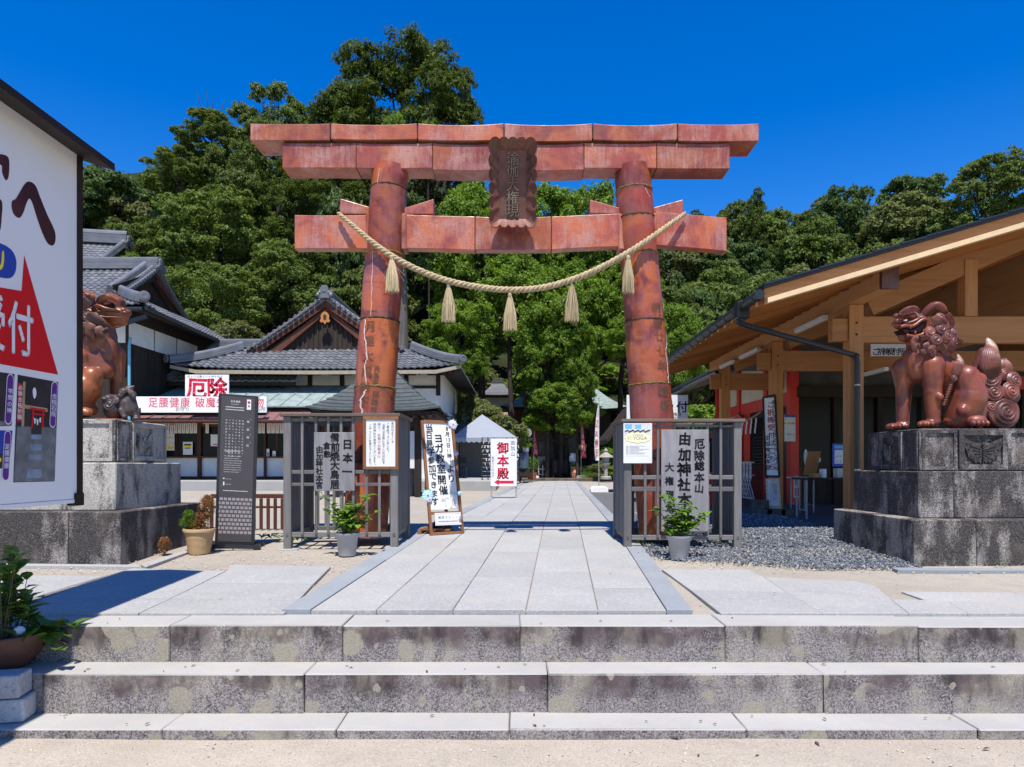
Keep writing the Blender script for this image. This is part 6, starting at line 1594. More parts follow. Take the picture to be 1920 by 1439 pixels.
mb=MB(); mb.tube([(AX+.0,Ye-.08,Ze-.03),(-27,Ye-.08,Ze-.05)],.075,10); mb.build('gutter',M_BLACKMET,bA)
mb=MB(); mb.bar((AX+.05,Ye+.1,Ze-.25),(-14.6,Ye+.15,Ze-.75),.12,.14); mb.build('eave_pipe',M_BLACKMET,bA)
WXA=-13.9; WYA=24.4
mb=MB(); mb.box(-27,WXA,WYA,WYA+7,.15,Ze+.35); mb.build('wall',M_DARKW,bA)
zt_,zm_=6.20,5.42
for a,b in ((24.42,26.05),(26.15,27.75),(27.85,29.6)):
    mb=MB(); mb.box(WXA,WXA+.03,a,b,zm_,zt_); mb.build('plaster_panel',M_PLASTER,bA)
mb=MB(); mb.box(WXA-2.6,WXA-.1,WYA-.03,WYA,zm_,zt_); mb.build('plaster_panel',M_PLASTER,bA)
for k in range(24):
    y=24.45+.24*k; mb=MB(); mb.box(WXA,WXA+.025+.006*(k%2),y,y+.225,.5,zm_-.05); mb.build('wall_plank',M_DARKW,bA)
mb=MB(); mb.tube([(WXA+.10,WYA-.12,.3),(WXA+.10,WYA-.12,5.3),(WXA+.1,WYA-.05,5.6)],.05,10); mb.build('drain_pipe',M_BLUEPIPE,bA)
# lower linking roof in front of it
lk=thing('link_roof_building',(-11.5,26.5,.5),'low tiled linking roof between the dark hall and the office','building')
def fL(x,t): return Vector((x,27.0+2.4*t,4.35+1.75*t))
tile_slope(lk,fL,10,.27,lambda t:(-13.85+.9*t,-8.8),M_TILE,21)
ridge(lk,[(-12.95,29.4,6.1),(-9,29.4,6.1)],.28,.34); ridge(lk,[(-13.85,27.0,4.38),(-12.95,29.4,6.12)],.2,.2,name='corner_ridge')
mb=MB(); mb.box(-13.5,-8.8,28.2,31,.5,5.3); mb.build('wall',M_DARKW,lk); mb=MB(); mb.box(-13.85,-8.8,27.05,27.13,4.2,4.35); mb.build('eave_board',M_DARKW,lk)
# far roofs up the slope
fr=thing('far_tiled_hall',(-26,39,3),'distant grey tiled roof with ornamental ridge above the dark hall, far left','shrine building')
def fF(x,t): return Vector((x,35+4*t+ (x+26)*.18,10.7+3.1*t))
tile_slope(fr,fF,16,.30,lambda t:(-34,-22.6),M_TILE,31)
ridge(fr,[(-34,39-1.44,13.8),(-22.6,39.6,13.8)],.5,.75,layers=4); finial(fr,(-22.5,39.5,13.8),.5,(1,0,0))
for k in range(18):
    mb=MB(); x=-33+.6*k; mb.lathe((x,38.0+(x+26)*.18+.85,14.12),[(.13,0),(.13,.03),(.06,.03)],10,(0,-1,0)); mb.build('ridge_rosette',M_TILE_RIDGE,fr)
ridge(fr,[fF(-22.7,0)+Vector((0,0,.05)),fF(-22.7,1)+Vector((0,0,.05))],.3,.3,name='descending_ridge')
mb=MB(); mb.box(-34,-23.6,37,44,3,12); mb.build('wall',M_DARKW,fr)
fr2=thing('distant_tiled_roof',(-18,43,6),'small distant grey tiled roof glimpsed between trees left of the office gable','building')
c=Vector((XX(438,43),43,0)); z0,z1=ZZ(634,43),ZZ(600,43)
for sx in (-1,1):
    tile_slope(fr2,lambda x,t,sx=sx: Vector((c.x+x,41.2+1.8*t,z0+(z1-z0)*t)),7,.3,lambda t:(-1.5*(1-t)-.1,1.5*(1-t)+.1),M_TILE,41) if sx<0 else None
ridge(fr2,[(c.x-1.5,41.2,z0),(c.x,43,z1)],.2,.2,name='corner_ridge'); ridge(fr2,[(c.x+1.5,41.2,z0),(c.x,43,z1)],.2,.2,name='corner_ridge')
mb=MB(); mb.box(c.x-1,c.x+1,41.8,44,2,z0+.4); mb.build('wall',M_DARKW,fr2)

# ------------------------------------------------------------------ copper-roofed hall helper
def copper_roof_hall(name, label, c, hw, hd, z0, H, rw, courses, mat, wallz, walls, cat='shrine building', curve=.35, base=.15):
    t=thing(name,(c[0],c[1],base),label,cat)
    def ringpt(q,k):   # q 0 eave..1 ridge
        e=z0+H*(q*(1-curve)+curve*q*q); sx=hw+(rw-hw)*q; sy=hd*(1-q)+.02
        return [(c[0]-sx,c[1]-sy,e),(c[0]+sx,c[1]-sy,e),(c[0]+sx,c[1]+sy,e),(c[0]-sx,c[1]+sy,e)]
    for j in range(courses):
        a=ringpt(j/courses,0); b=ringpt((j+1)/courses,0); mb=MB(); lf=.035
        for k in range(4):
            l=(k+1)%4; p=[Vector(a[k])+Vector((0,0,lf)),Vector(a[l])+Vector((0,0,lf)),Vector(b[l])+Vector((0,0,.004)),Vector(b[k])+Vector((0,0,.004))]
            n=8; tot=[]
            for i in range(n+1):
                q=i/n; up=.35*hw*.14*(abs(2*q-1)**4)*(1-j/courses)**2
                tot.append((p[0].lerp(p[1],q)+Vector((0,0,up)),p[3].lerp(p[2],q)+Vector((0,0,.35*hw*.14*(abs(2*q-1)**4)*(1-(j+1)/courses)**2)),p[0].lerp(p[1],q)+Vector((0,0,up-.045))))
            o_=len(mb.v)
            for x in tot: mb.v.extend([tuple(y) for y in x])
            for i in range(n): mb.f.append((o_+3*i,o_+3*i+3,o_+3*i+4,o_+3*i+1)); mb.f.append((o_+3*i+2,o_+3*i+5,o_+3*i+3,o_+3*i)); mb.m+=[0,0]
        mb.build('roof_course',mat,t)
    mb=MB(); mb.box(c[0]-hw*.94,c[0]+hw*.94,c[1]-hd*.94,c[1]+hd*.94,z0-.10,z0+.0); mb.build('soffit',M_DARKW,t)
    for k in range(int(hw*2/.22)):
        x=c[0]-hw*.93+.22*k; mb=MB(); mb.box(x-.04,x+.04,c[1]-hd*.97,c[1]-hd*.5,z0-.17,z0-.101); mb.build('rafter',M_DARKW,t)
    if rw>.1: mb=MB(); mb.cbox(c[0]-rw-.1,c[0]+rw+.1,c[1]-.16,c[1]+.16,z0+H-.05,z0+H+.28); mb.build('ridge',M_COPPER_DK,t)
    else: mb=MB(); mb.lathe((c[0],c[1],z0+H-.02),[(.22,0),(.2,.1),(.1,.14),(.13,.25),(.02,.42)],12); mb.build('finial',M_COPPER_DK,t)
    if walls=='posts':
        for sx in (-1,1):
            for sy in (-1,1): mb=MB(); mb.box(c[0]+sx*hw*.62-.09,c[0]+sx*hw*.62+.09,c[1]+sy*hd*.62-.09,c[1]+sy*hd*.62+.09,base,z0-.1); mb.build('post',M_DARKW,t)
        mb=MB(); mb.cbox(c[0]-hw*.5,c[0]+hw*.5,c[1]-hd*.4,c[1]+hd*.4,base,base+.8); mb.build('basin',M_STONE_DK,t)
        for sy in (-1,1): mb=MB(); mb.box(c[0]-hw*.7,c[0]+hw*.7,c[1]+sy*hd*.62-.06,c[1]+sy*hd*.62+.06,z0-.42,z0-.18); mb.build('beam',M_DARKW,t)
    else:
        mb=MB(); mb.box(c[0]-hw*.7,c[0]+hw*.7,c[1]-hd*.62,c[1]+hd*.7,base,z0-.1); mb.build('wall',walls,t)
    return t
pav=copper_roof_hall('water_pavilion','small pavilion with dark green shingled hip roof behind the left torii pillar',(XX(722,20.5),20.5,0),1.85,1.75,2.55,1.75,.02,12,M_COPPER_DK,0,'posts','pavilion',.45,.15)
mb=MB(); c=P(733,764,19.0); mb.ell(c,(.13,.13,.12),16,10); mb.tube([c+Vector((0,0,-.1)),(c.x,19.0,.15)],.03,8); tag(mb.build('globe_lamp',M_WHITE,None,True),'white round globe lamp on a post showing beside the left torii pillar','lamp')
# ------------------------------------------------------------------ new cypress rest hall on the right
XP=4.92; FYS=(10.0,13.0,16.2); XE=3.0; PIT=.295; YV=8.3; YEND=17.3; XRD=11.5
hall=thing('cypress_hall',(8,12,.15),'open new cypress timber hall with wide eaves and black gutter behind the right statue','building')
def rz(x): return 3.21+PIT*(x-XE)
for i,y in enumerate(FYS):
    mb=MB(); mb.cbox(XP-.105,XP+.105,y-.10,y+.10,gz(y),3.39,.006); mb.build('post',M_HINOKI,hall)
    mb=MB(); mb.cbox(XP-.16,XP+.16,y-.16,y+.16,gz(y)-.05,gz(y)+.03,.01); mb.build('foot_stone',M_STONE_DK,hall)
    mb=MB(); mb.cbox(XP+.108,13.4,y-.075,y+.075,2.84,3.22,.006); mb.build('tie_beam',M_HINOKI_X,hall)
    mb=MB(); mb.cbox(XP-.34,XP-.108,y-.07,y+.07,2.86,3.19,.006); mb.build('beam_stub',M_HINOKI_X,hall)
    if i==0:
        mb=MB(); a=Vector((XP+.2,y,3.22)); b=Vector((XP+2.9,y,4.55)); mb.bar(a+Vector((0,0,.16)),b,.15,.30); mb.build('rafter_brace',M_HINOKI_X,hall)
        mb=MB(); mb.cbox(XX(1802,y),XX(1826,y),y-.09,y+.09,3.225,4.05,.006); mb.build('strut',M_HINOKI,hall)
    else:
        mb=MB(); mb.cbox(XX(1802,10)+.0,XX(1826,10),y-.09,y+.09,3.225,4.2,.006); mb.build('strut',M_HINOKI,hall)
        mb=MB(); a=Vector((XP+.2,y,3.3)); b=Vector((XP+3.1,y,4.5)); mb.bar(a+Vector((0,0,.1)),b,.15,.28); mb.build('rafter_brace',M_HINOKI_X,hall)
    for yy in (-.104,):
        for z in (2.95,3.12): mb=MB(); mb.lathe((XP,y+yy,z),[(.016,0),(.016,.004)],8,(0,-1,0)); mb.build('peg',M_DARKW,hall)
mb=MB(); mb.cbox(XP-.11,XP+.11,9.02,17.1,3.395,3.69,.006); mb.build('girder',M_HINOKI_Y,hall)
mb=MB(); mb.cbox(XP-.116,XP+.116,9.0,9.06,3.385,3.70,.004); mb.build('girder_cap',flat('copper_cap',(.17,.075,.055),.35,.5,.3,6,0,.5),hall)
for y0,y1 in ((12.7,13.3),): pass
for x in (8.2,11.4):
    mb=MB(); mb.cbox(x-.11,x+.11,9.6,17.1,3.25 if x<9 else 3.3,rz(x)-.30,.006); mb.build('girder',M_HINOKI_Y,hall)
# roof: black sheet, boards, rafters, verge
mb=MB(); mb.prism([(XE,YV,rz(XE)),(XRD,YV,rz(XRD)),(XRD,YEND,rz(XRD)),(XE,YEND,rz(XE))],(0,0,.035)); mb.build('roof_sheet',M_BLACKMET,hall)
mb=MB(); mb.prism([(XRD,YV,rz(XRD)),(XRD+6,YV,rz(XRD)-1.8),(XRD+6,YEND,rz(XRD)-1.8),(XRD,YEND,rz(XRD))],(0,0,.035)); mb.build('roof_sheet',M_BLACKMET,hall)
n=30
for i in range(26):   # black lapping courses seen along the verge
    x=XE+(XRD-XE)*i/26; mb=MB(); mb.prism([(x,YV-.03,rz(x)+.037),(x+(XRD-XE)/26*1.05,YV-.03,rz(x)+.037+PIT*(XRD-XE)/26*.93),(x+(XRD-XE)/26*1.05,YV+.30,rz(x)+.037+PIT*(XRD-XE)/26*.93),(x,YV+.30,rz(x)+.037)],(0,0,.022)); mb.build('verge_tile',M_BLACKMET,hall)
def slope_box(x0,x1,y0,y1,dz0,dz1,mat,name,nb=1):
    mb=MB(); mb.prism([(x0,y0,rz(x0)+dz0),(x1,y0,rz(x1)+dz0),(x1,y0,rz(x1)+dz1),(x0,y0,rz(x0)+dz1)],(0,y1-y0,0)); return mb.build(name,mat,hall)
slope_box(XE+.02,XRD,YV+.05,YV+.11,-.125,-.003,M_HINOKI_X,'bargeboard')
slope_box(XE+.05,XRD,YV+.01,YV+.13,-.190,-.128,M_CREAM,'verge_strip')
nb=46
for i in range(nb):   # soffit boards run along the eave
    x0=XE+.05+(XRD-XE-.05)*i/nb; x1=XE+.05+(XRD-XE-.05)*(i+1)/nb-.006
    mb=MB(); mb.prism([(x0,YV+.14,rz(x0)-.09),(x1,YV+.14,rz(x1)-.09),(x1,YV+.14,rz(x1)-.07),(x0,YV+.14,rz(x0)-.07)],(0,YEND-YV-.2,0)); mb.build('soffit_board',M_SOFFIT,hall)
for i in range(27):
    y=YV+.30+.33*i; mb=MB(); a=Vector((XE+.02,y,rz(XE+.02)-.114)); b=Vector((XRD,y,rz(XRD)-.114)); mb.bar(a,b,.030,.046); r_=mb.build('rafter',M_RAFTER,hall)
    mb=MB(); mb.box(XE+.004,XE+.018,y-.024,y+.024,rz(XE)-.155,rz(XE)-.09); mb.build('rafter_end',M_CREAM,hall)
mb=MB(); mb.tube([(XE-.06,YV-.02,3.13),(XE-.06,YEND,3.06)],.062,10); mb.build('gutter',M_BLACKMET,hall)
for i in range(24): 
    y=YV+.1+.38*i; mb=MB(); mb.lathe((XE-.06,y,3.125-.008*i*.33),[(.066,-.008),(.068,0),(.066,.008)],12,(0,1,0)); mb.build('gutter_joint',M_BLACKMET,hall)
mb=MB(); mb.cbox(XE-.14,XE+.02,8.86,9.02,2.97,3.19,.01); mb.build('gutter_box',M_BLACKMET,hall)
mb=MB(); mb.tube(catm([Vector(p) for p in ((XE-.06,8.94,3.0),(XE-.05,8.96,2.93),(XE+.05,9.0,2.89),(4.75,9.8,2.66),(4.86,9.83,2.63),(4.90,9.84,2.54),(4.90,9.84,2.4))],6),.037,10); mb.tube([(4.90,9.84,2.45),(4.90,9.84,.2)],.037,10); mb.build('downpipe',M_BLACKMET,hall)
for z in (2.2,.98): mb=MB(); mb.lathe((4.90,9.84,z),[(.042,0),(.042,.02)],10); mb.build('pipe_clip',M_STEEL,hall)
for y0,y1,x in ((10.5,11.6,4.74),(13.4,14.5,4.74),(15.0,15.9,4.74),(12.2,13.2,6.6),(11.2,12.4,8.0)):
    z=3.30 if x<5 else 2.74; mb=MB(); mb.cbox(x-.04,x+.04,y0,y1,z,z+.07); mb.build('tube_light',M_WHITE,hall)
mb=MB(); mb.prism([(XP+.1,16.25,3.3),(11.5,16.25,3.3),(11.5,16.25,rz(11.5)-.3),(XP+.1,16.25,rz(XP)-.25)],(0,.06,0)); mb.build('gable_infill',flat('grey_infill',(.20,.20,.20),.9,.1,.1),hall)
# ------------------------------------------------------------------ old vermilion shop building under and behind it
XS=6.3; YS=15.6
shop=thing('vermilion_shop',(9,18,.15),'old vermilion painted shop and reception building under the cypress hall','building')
def SY(px): return XS*F/(px-CX)
def sz(py,Y): return ZZ(py,Y)
mb=MB(); mb.box(XS+.02,XS+.2,YS,21.5,.15,1.0); mb.build('low_wall',flat('shop_low_wall',(.20,.035,.03),.8,.2,.2),shop)
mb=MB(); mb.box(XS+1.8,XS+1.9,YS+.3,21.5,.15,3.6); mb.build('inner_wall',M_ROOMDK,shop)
mb=MB(); mb.cbox(XS-.03,XS+.12,YS+.1,21.5,2.45,2.75); mb.build('lintel',M_RED,shop)
mb=MB(); mb.box(XS,XS+.1,YS,21.5,2.75,3.7); mb.build('upper_wall',M_PLASTER_B,shop)
for y in (15.7,17.2,19.3,21.4): mb=MB(); mb.cbox(XS-.07,XS+.13,y-.11,y+.11,.15,3.7); mb.build('post',M_RED,shop)
mb=MB(); mb.box(XS+.005,XS+.015,SY(1406),SY(1394),sz(872,19),sz(776,19)); mb.build('red_panel',M_RED,shop)
mb=MB(); mb.box(XS+.02,XS+.05,17.4,19.0,1.0,2.45); mb.build('window',M_GLASS,shop)
dg_=MB()
for i in range(9): dg_.box(XS-.01,XS+.01,17.45,18.2,1.08+.085*i,1.10+.085*i)
for i in range(8): dg_.box(XS-.012,XS+.012,17.45+.105*i,17.47+.105*i,1.05,1.8)
dg_.build('black_grille',M_BLACKMET,shop)
mb=MB(); mb.tube(catm([Vector((XS-.12,19.2,2.5)),Vector((XS-.14,18.4,2.26)),Vector((XS-.12,17.3,2.4))],6),.03,8); mb.build('straw_rope',M_STRAW_D,shop,True)
for i in range(4):
    y=17.55+.35*i; mb=MB()
    for k in range(3): mb.box(XS-.15,XS-.14,y+.04*k,y+.09+.04*k,2.14-.13*k,2.27-.13*k)
    mb.build('paper_streamer',M_PAPER,shop)
# lattice rail with hanging fortune strips
rl=thing('lattice_rail',(XS-.4,18,.15),'pale criss-cross lattice rail in front of the vermilion shop window','fence')
y0,y1=SY(1436)-.4,SY(1393)
xr=XS-.45
for i in range(13):
    a=y0+(y1-y0)*i/12
    for d in (1,-1):
        b=a+d*.42
        if y0-.01<=b<=y1+.01: mb=MB(); mb.bar((xr+.008*d,a,.24),(xr+.008*d,b,.78),.03,.014,(1,0,0)); mb.build('lattice_slat',M_PLASTER,rl)
for z in (.22,.80,1.12): mb=MB(); mb.cbox(xr-.03,xr+.03,y0,y1,z-.02,z+.02); mb.build('rail',M_PLASTER_B,rl)
r=random.Random(6)
for i in range(9):
    y=y0+.1+(y1-y0-.2)*i/8; mb=MB(); mb.box(xr-.05,xr-.044,y-.075,y+.075,.72,1.10); o=mb.build('paper_strip',M_PAPER); tag(o,ORD[i]+' of nine white hanging strips on the vermilion shop lattice rail, from its near end','paper strip','strips hung on the shop lattice rail')
    pr=Print((xr-.051,y+.075,.72),(0,-1,0),(0,0,1),.002); pr.col(('お守り','開運','厄除け','交通','学業','安産','家内','商売','健康')[i],.075,.36,.105,.112,1,.02); pr.build('lettering',M_BLACK,o)
# roof of the old shop
mb=MB(); mb.prism([(5.0,16.9,3.42),(5.0,22,3.42),(9.0,22,4.7),(9.0,16.9,4.7)],(0,0,.10)); mb.build('roof',flat('shop_roof',(.13,.135,.14),.7,.3,.2),shop)
for i in range(11):
    x=5.05+.34*i; mb=MB(); mb.prism([(x,16.95,3.405+.32*(x-5)),(x+.33,16.95,3.405+.32*(x+.33-5)),(x+.33,21.95,3.405+.32*(x+.33-5)),(x,21.95,3.405+.32*(x-5))],(0,0,-.02)); mb.build('soffit_board',flat('grey_soffit',(.36,.33,.30),.85,.15,.15) if i==0 else bpy.data.materials['grey_soffit'],shop)
for i in range(13): y=17.1+.4*i; mb=MB(); mb.bar((5.02,y,3.34),(8.5,y,4.45),.06,.08); mb.build('rafter',bpy.data.materials['grey_soffit'],shop)
mb=MB(); mb.tube([(4.95,16.9,3.38),(4.95,22,3.36)],.07,10); mb.build('gutter',M_BLACKMET,shop)
# dim front of the shop facing the steps: posts, sliding glass, boards
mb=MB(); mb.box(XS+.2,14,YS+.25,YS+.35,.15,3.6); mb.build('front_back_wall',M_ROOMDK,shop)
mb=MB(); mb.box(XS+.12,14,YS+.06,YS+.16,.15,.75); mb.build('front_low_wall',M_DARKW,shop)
for k,x in enumerate((7.3,8.3,9.3,10.4,11.6)):
    mb=MB(); mb.box(x-.06,x+.06,YS,YS+.1,.15,2.8); mb.build('front_post',M_DARKW,shop)
    mb=MB(); mb.box(x-.94,x-.08,YS+.1,YS+.112,.76,2.6); mb.build('front_window',M_GLASS,shop)
mb=MB(); mb.cbox(XS+.1,14,YS-.06,YS+.1,2.6,2.85); mb.build('front_lintel',M_DARKW,shop)
mb=MB(); mb.cbox(10.9,14,YS-.3,YS-.2,2.75,3.05); mb.build('red_beam',M_RED,shop)
# ------------------------------------------------------------------ boards, notices, tables under the hall
A,B,C,D=quadframe((1436,893,12.62),(1461,893.5,12.50),(1431,746,12.78),(1453,741,12.66))
tb=thing('tall_sign_board',tuple((A+B)/2),'tall narrow white board with red and black brush columns leaning on the second cypress post','sign board')
u=(B-A).normalized(); v=(C-A).normalized(); n=u.cross(v).normalized(); w=(B-A).length; h=(C-A).length
mb=MB(); mb.obox(A+u*w/2+v*h/2-n*.02,u,v,n,w/2-.01,h/2-.01,.018); fc=mb.build('board_face',M_SIGNFACE,tb)
for a,b in ((A,C),(B,D)): mb=MB(); mb.bar(a-n*.01,b-n*.01,.03,.05,n); mb.build('frame_stile',M_DARKW,tb)
for a,b in ((A,B),(C,D)): mb=MB(); mb.bar(a-n*.01,b-n*.01,.03,.05,n); mb.build('frame_rail',M_DARKW,tb)
pr=Print(A,u,v,.003); pr.col('厄除け家内安全車のお祓いその他',w*.84,h*.965,h*.058,h*.060,1,.02,.04,rj); pr.col('由加神社本宮',w*.20,h*.52,h*.066,h*.075,1,.022,.04,rj); pr.build('black_lettering',M_BLACK,fc)
pr=Print(A,u,v,.003); pr.col('ご祈祷受付はこちら',w*.52,h*.955,h*.086,h*.098,1,.03,.04,rj); pr.build('red_lettering',M_DKRED,fc)
a,b=P(1437,957,12.56),P(1465,957,12.45); c_,d_2=P(1435.5,897,12.6),P(1461,897,12.49); n=(b-a).cross(c_-a).normalized()
lb=thing('slatted_notice_board',tuple((a+b)/2),'pale slatted wooden board with a blue and white flyer below the tall red-lettered board','notice board')
for i in range(8):
    q0,q1=i/8,(i+1)/8-.012; mb=MB(); mb.prism([a.lerp(c_,q0),b.lerp(d_2,q0),b.lerp(d_2,q1),a.lerp(c_,q1)],-n*.02); mb.build('slat',M_HINOKI_X if False else M_PLASTER_B,lb)
mb=MB(); mb.prism([a.lerp(c_,.14)+(b-a)*.18+n*.003,a.lerp(c_,.14)+(b-a)*.84+n*.003,c_.lerp(a,.06)+(b-a)*.80+n*.003,c_.lerp(a,.06)+(b-a)*.14+n*.003],-n*.002); o=mb.build('flyer',M_PAPER,lb)
pr=Print(a+(b-a)*.18+(c_-a)*.14+n*.003,(b-a),(c_-a),.003); ww=(b-a).length*.66; hh_=(c_-a).length*.78
pr.col('由加山',ww*.68,hh_*.92,hh_*.2,hh_*.24,.8,.02); 
for k in range(5): pr.dashes(-hh_*.9,-hh_*.15,ww*(.15+.17*k),ww*.07,rj,True)
pr.build('lettering',M_LILACINK,o)
for s_ in (.2,.8): mb=MB(); q=a.lerp(b,s_); mb.box(q.x-.03,q.x+.03,q.y-.01,q.y+.03,gz(12),q.z); mb.build('leg',M_DARKW,lb)
for i,(px,dx) in enumerate(((1428,0),(1452,.0),(1478,0))):
    q=P(px,972,12.2); mb=MB(); mb.cbox(q.x-.17,q.x+.17,12.1,12.35,.15,.27,.012); tag(mb.build('concrete_block',M_STONE_DK),'dark concrete weight block at the foot of the leaning boards, '+('leftmost','middle one','rightmost')[i],'block','weights at the foot of the boards')
q=P(1425,960,12.6); mb=MB(); mb.cbox(q.x-.14,q.x+.14,12.5,12.7,.15,.42,.02); tag(mb.build('stone_weight',M_STONE_DK),'dark stone block standing behind the leaning board feet','stone')
def wallboard(name,px0,py0,px1,py1,Y,label,cat='notice',mat=None):
    mb=MB(); mb.cbox(XX(px0,Y),XX(px1,Y),Y,Y+.02,ZZ(py1,Y),ZZ(py0,Y),.003); o=mb.build(name,mat or M_PAPER); tag(o,label,cat)
    return o,(lambda lift=.002: Print((XX(px0,Y),Y,ZZ(py1,Y)),(1,0,0),(0,0,1),lift)),(px1-px0)*Y/F,(py1-py0)*Y/F
o,pf,w,h=wallboard('notice_sheet',1471,778,1491.5,828,15.4,'white notice with blue top and red writing tied to the vermilion corner post')
pr=pf(); pr.rect(0,h*.90,w,h); pr.build('blue_band',M_BLUEP,o)
pr=pf(); pr.row('祈祷',w*.32,h*.68,w*.26,None,1,.04); pr.build('red_lettering',M_REDINK,o)
pr=pf(); pr.row('車の',w*-.05,h*.68,w*.18,None,1,.02); pr.row('は',w*.82,h*.68,w*.18,None,1,.02); pr.row('時より',w*.25,h*.26,w*.22,None,1,.03); pr.build('black_lettering',M_BLACK,o)
o,pf,w,h=wallboard('notice_sheet',1489,893,1499,933,14.2,'red and white poster hanging low beside the vermilion corner post'); pr=pf(); pr.rect(.1*w,.05*h,.9*w,.45*h); pr.rect(.1*w,.55*h,.7*w,.95*h); pr.build('red_print',M_REDP,o)
o,pf,w,h=wallboard('info_poster',1561,832,1594,875,11.6,'blue framed information poster standing on the folding table','poster',M_BLUEP)
pr=pf(); pr.rect(w*.12,h*.12,w*.98,h*.72); pr.build('white_field',M_PAPER,o); pr=pf(.004)
for k in range(4): 
    for j in range(2): pr.disc(w*(.25+.2*k),h*(.22+.22*j),w*.05)
pr.build('print_dots',M_SKYP,o); pr=pf(.004); pr.rect(w*.1,h*.78,w*.95,h*.92); pr.build('title_bar',M_SKYP,o)
o,pf,w,h=wallboard('hanging_name_board',1633,645,1700,668,12.2,'white horizontal board with black brush writing hanging behind the right lion head','sign board',M_SIGNFACE); pr=pf(); pr.row('ご祈祷受付所',w*.06,h*.35,h*.62,w*.145,1,.03); pr.build('lettering',M_BLACK,o)
mb=MB(); mb.cbox(XX(1632,12.2)-.03,XX(1700,12.2),12.19,12.24,ZZ(644.5,12.2),ZZ(642,12.2)); 
o2=mb.build('top_batten',M_HINOKI_X,o)
def table(x0,x1,y0,y1,z,label,mat):
    t=thing('folding_table',((x0+x1)/2,(y0+y1)/2,.15),label,'table'); mb=MB(); mb.cbox(x0,x1,y0,y1,z-.03,z,.006); mb.build('tabletop',mat,t)
    for x in (x0+.07,x1-.07):
        for y in (y0+.05,y1-.05): mb=MB(); mb.tube([(x,y,.15),(x,y,z-.03)],.016,8); mb.build('leg',M_GREYMET,t)
        mb=MB(); mb.tube([(x,y0+.05,.3),(x,y1-.05,.3)],.012,6); mb.build('leg_brace',M_GREYMET,t)
    return t
table(XX(1502,11.4),XX(1600,11.4)+.5,11.3,11.8,.84,'dark folding table with steel legs under the cypress hall, nearest the right pedestal',M_DARKW)
table(XX(1490,13.0),XX(1530,13.0),12.9,13.4,.83,'small folding table with pale top beside the vermilion corner post',M_PLASTER_B)
mb=MB(); a=P(1512,890,12.2); mb.obox(a+Vector((.1,0,.2)),(1,0,0),(0,1,.3),(.08,-.3,1),.11,.012,.22); tag(mb.build('display_easel_board',M_HINOKI),'plain brown board leaning on the small table under the hall','board')
for px,py,rx,rz_,lab in ((1511,858,.035,.15,'long white oval paper paddle standing on the table'),(1534,862,.05,.06,'small white round paper fan on the table')):
    c=P(px,py,12.4); mb=MB(); mb.prism([c+Vector((rx*math.cos(t*.3927),0,rz_*math.sin(t*.3927))) for t in range(16)],(0,.008,0)); tag(mb.build('paper_paddle',M_PAPER),lab,'paper fan')
c=P(1527,885,11.5); mb=MB(); mb.cbox(c.x-.07,c.x+.07,11.42,11.56,.842,.92,.008); tag(mb.build('wooden_box',M_HINOKI),'small brown wooden box on the dark folding table','box')
c=P(1543,884,11.5); mb=MB(); mb.lathe((c.x,11.5,.842),[(.05,0),(.055,.02),(.055,.14),(.045,.15)],14); tag(mb.build('paper_cup_stack',M_PAPER),'white round canister on the dark folding table','canister')
mb=MB(); mb.cbox(XX(1562,11.7),XX(1600,11.7),11.55,11.7,.842,1.0,.004); tag(mb.build('donation_box',M_PLASTER_B),'pale box on the table under the blue poster','box')
# reception sign behind the right pillar, with the little booth that carries it
Y=20.8
bt=thing('ticket_booth',(XX(1215,Y+1),Y+1,.15),'dark roofed wooden booth behind the right torii pillar','booth')
def tb_(x,t): return Vector((XX(1130,22)+(XX(1185,21)-XX(1130,22))*0+x,21+1.6*t,0))
mb=MB(); x0,x1=XX(1138,22),XX(1240,22)
mb.prism([(x0,22,1.9),(x0+.9,22,3.05),(x1-.3,22,3.05),(x1,22,2.6),(x1,22,2.45),(x1-.4,22,2.9),(x0+1.0,22,2.9),(x0,22,1.75)][::-1],(0,2.6,0)); mb.build('roof',M_BROWNW if False else M_DARKW,bt)
for k in range(6): mb=MB(); a=Vector((x0+.02,22.0+.45*k,1.82)); mb.bar(a,a+Vector((.9,0,1.15)),.05,.07); mb.build('rafter',M_DARKW,bt)
mb=MB(); mb.box(x0+.9,x1-.2,22.3,24,.15,2.8); mb.build('wall',M_DARKW,bt)
o,pf,w,h=wallboard('reception_sign',1175,741,1290,786,Y,'large white reception board with black characters half hidden by the right torii pillar','sign board',M_WHITE)
pr=pf(); pr.row('開運厄除',w*.03,h*.84,h*.16,h*.22,1,.015); pr.build('red_lettering',M_DKRED,o)
pr=pf(); 
for i,c in enumerate('祈祷受付'): pr.ch(c,w*(.20+.235*i),h*.50,h*.50,h*.50,.035)
pr.row('由加大権現',w*.55,h*.19,h*.17,None,1,.015); pr.row('由加神社',w*.60,h*.03,h*.15,None,1,.015); pr.build('black_lettering',M_NAVY if False else M_BLACK,o)
for px in (1180,1285): mb=MB(); mb.cbox(XX(px,Y)-.04,XX(px,Y)+.04,Y+.03,Y+.11,.15,ZZ(745,Y)); mb.build('post',M_GREYMET,o)
# red cola vending machine glimpsed through the right lattice
Y=15.0; mb=MB(); 
vm=thing('vending_machine',(XX(1335,Y),Y,.15),'red vending machine glimpsed through the right lattice','vending machine')
mb.cbox(XX(1322,Y),XX(1356,Y),Y,Y+.7,.15,1.75,.02); bd=mb.build('cabinet',M_REDP,vm)
pr=Print((XX(1322,Y),Y,.15),(1,0,0),(0,0,1),.002); pr.rect(.05,.75,.35,1.5); pr.build('window',M_GLASS,vm)
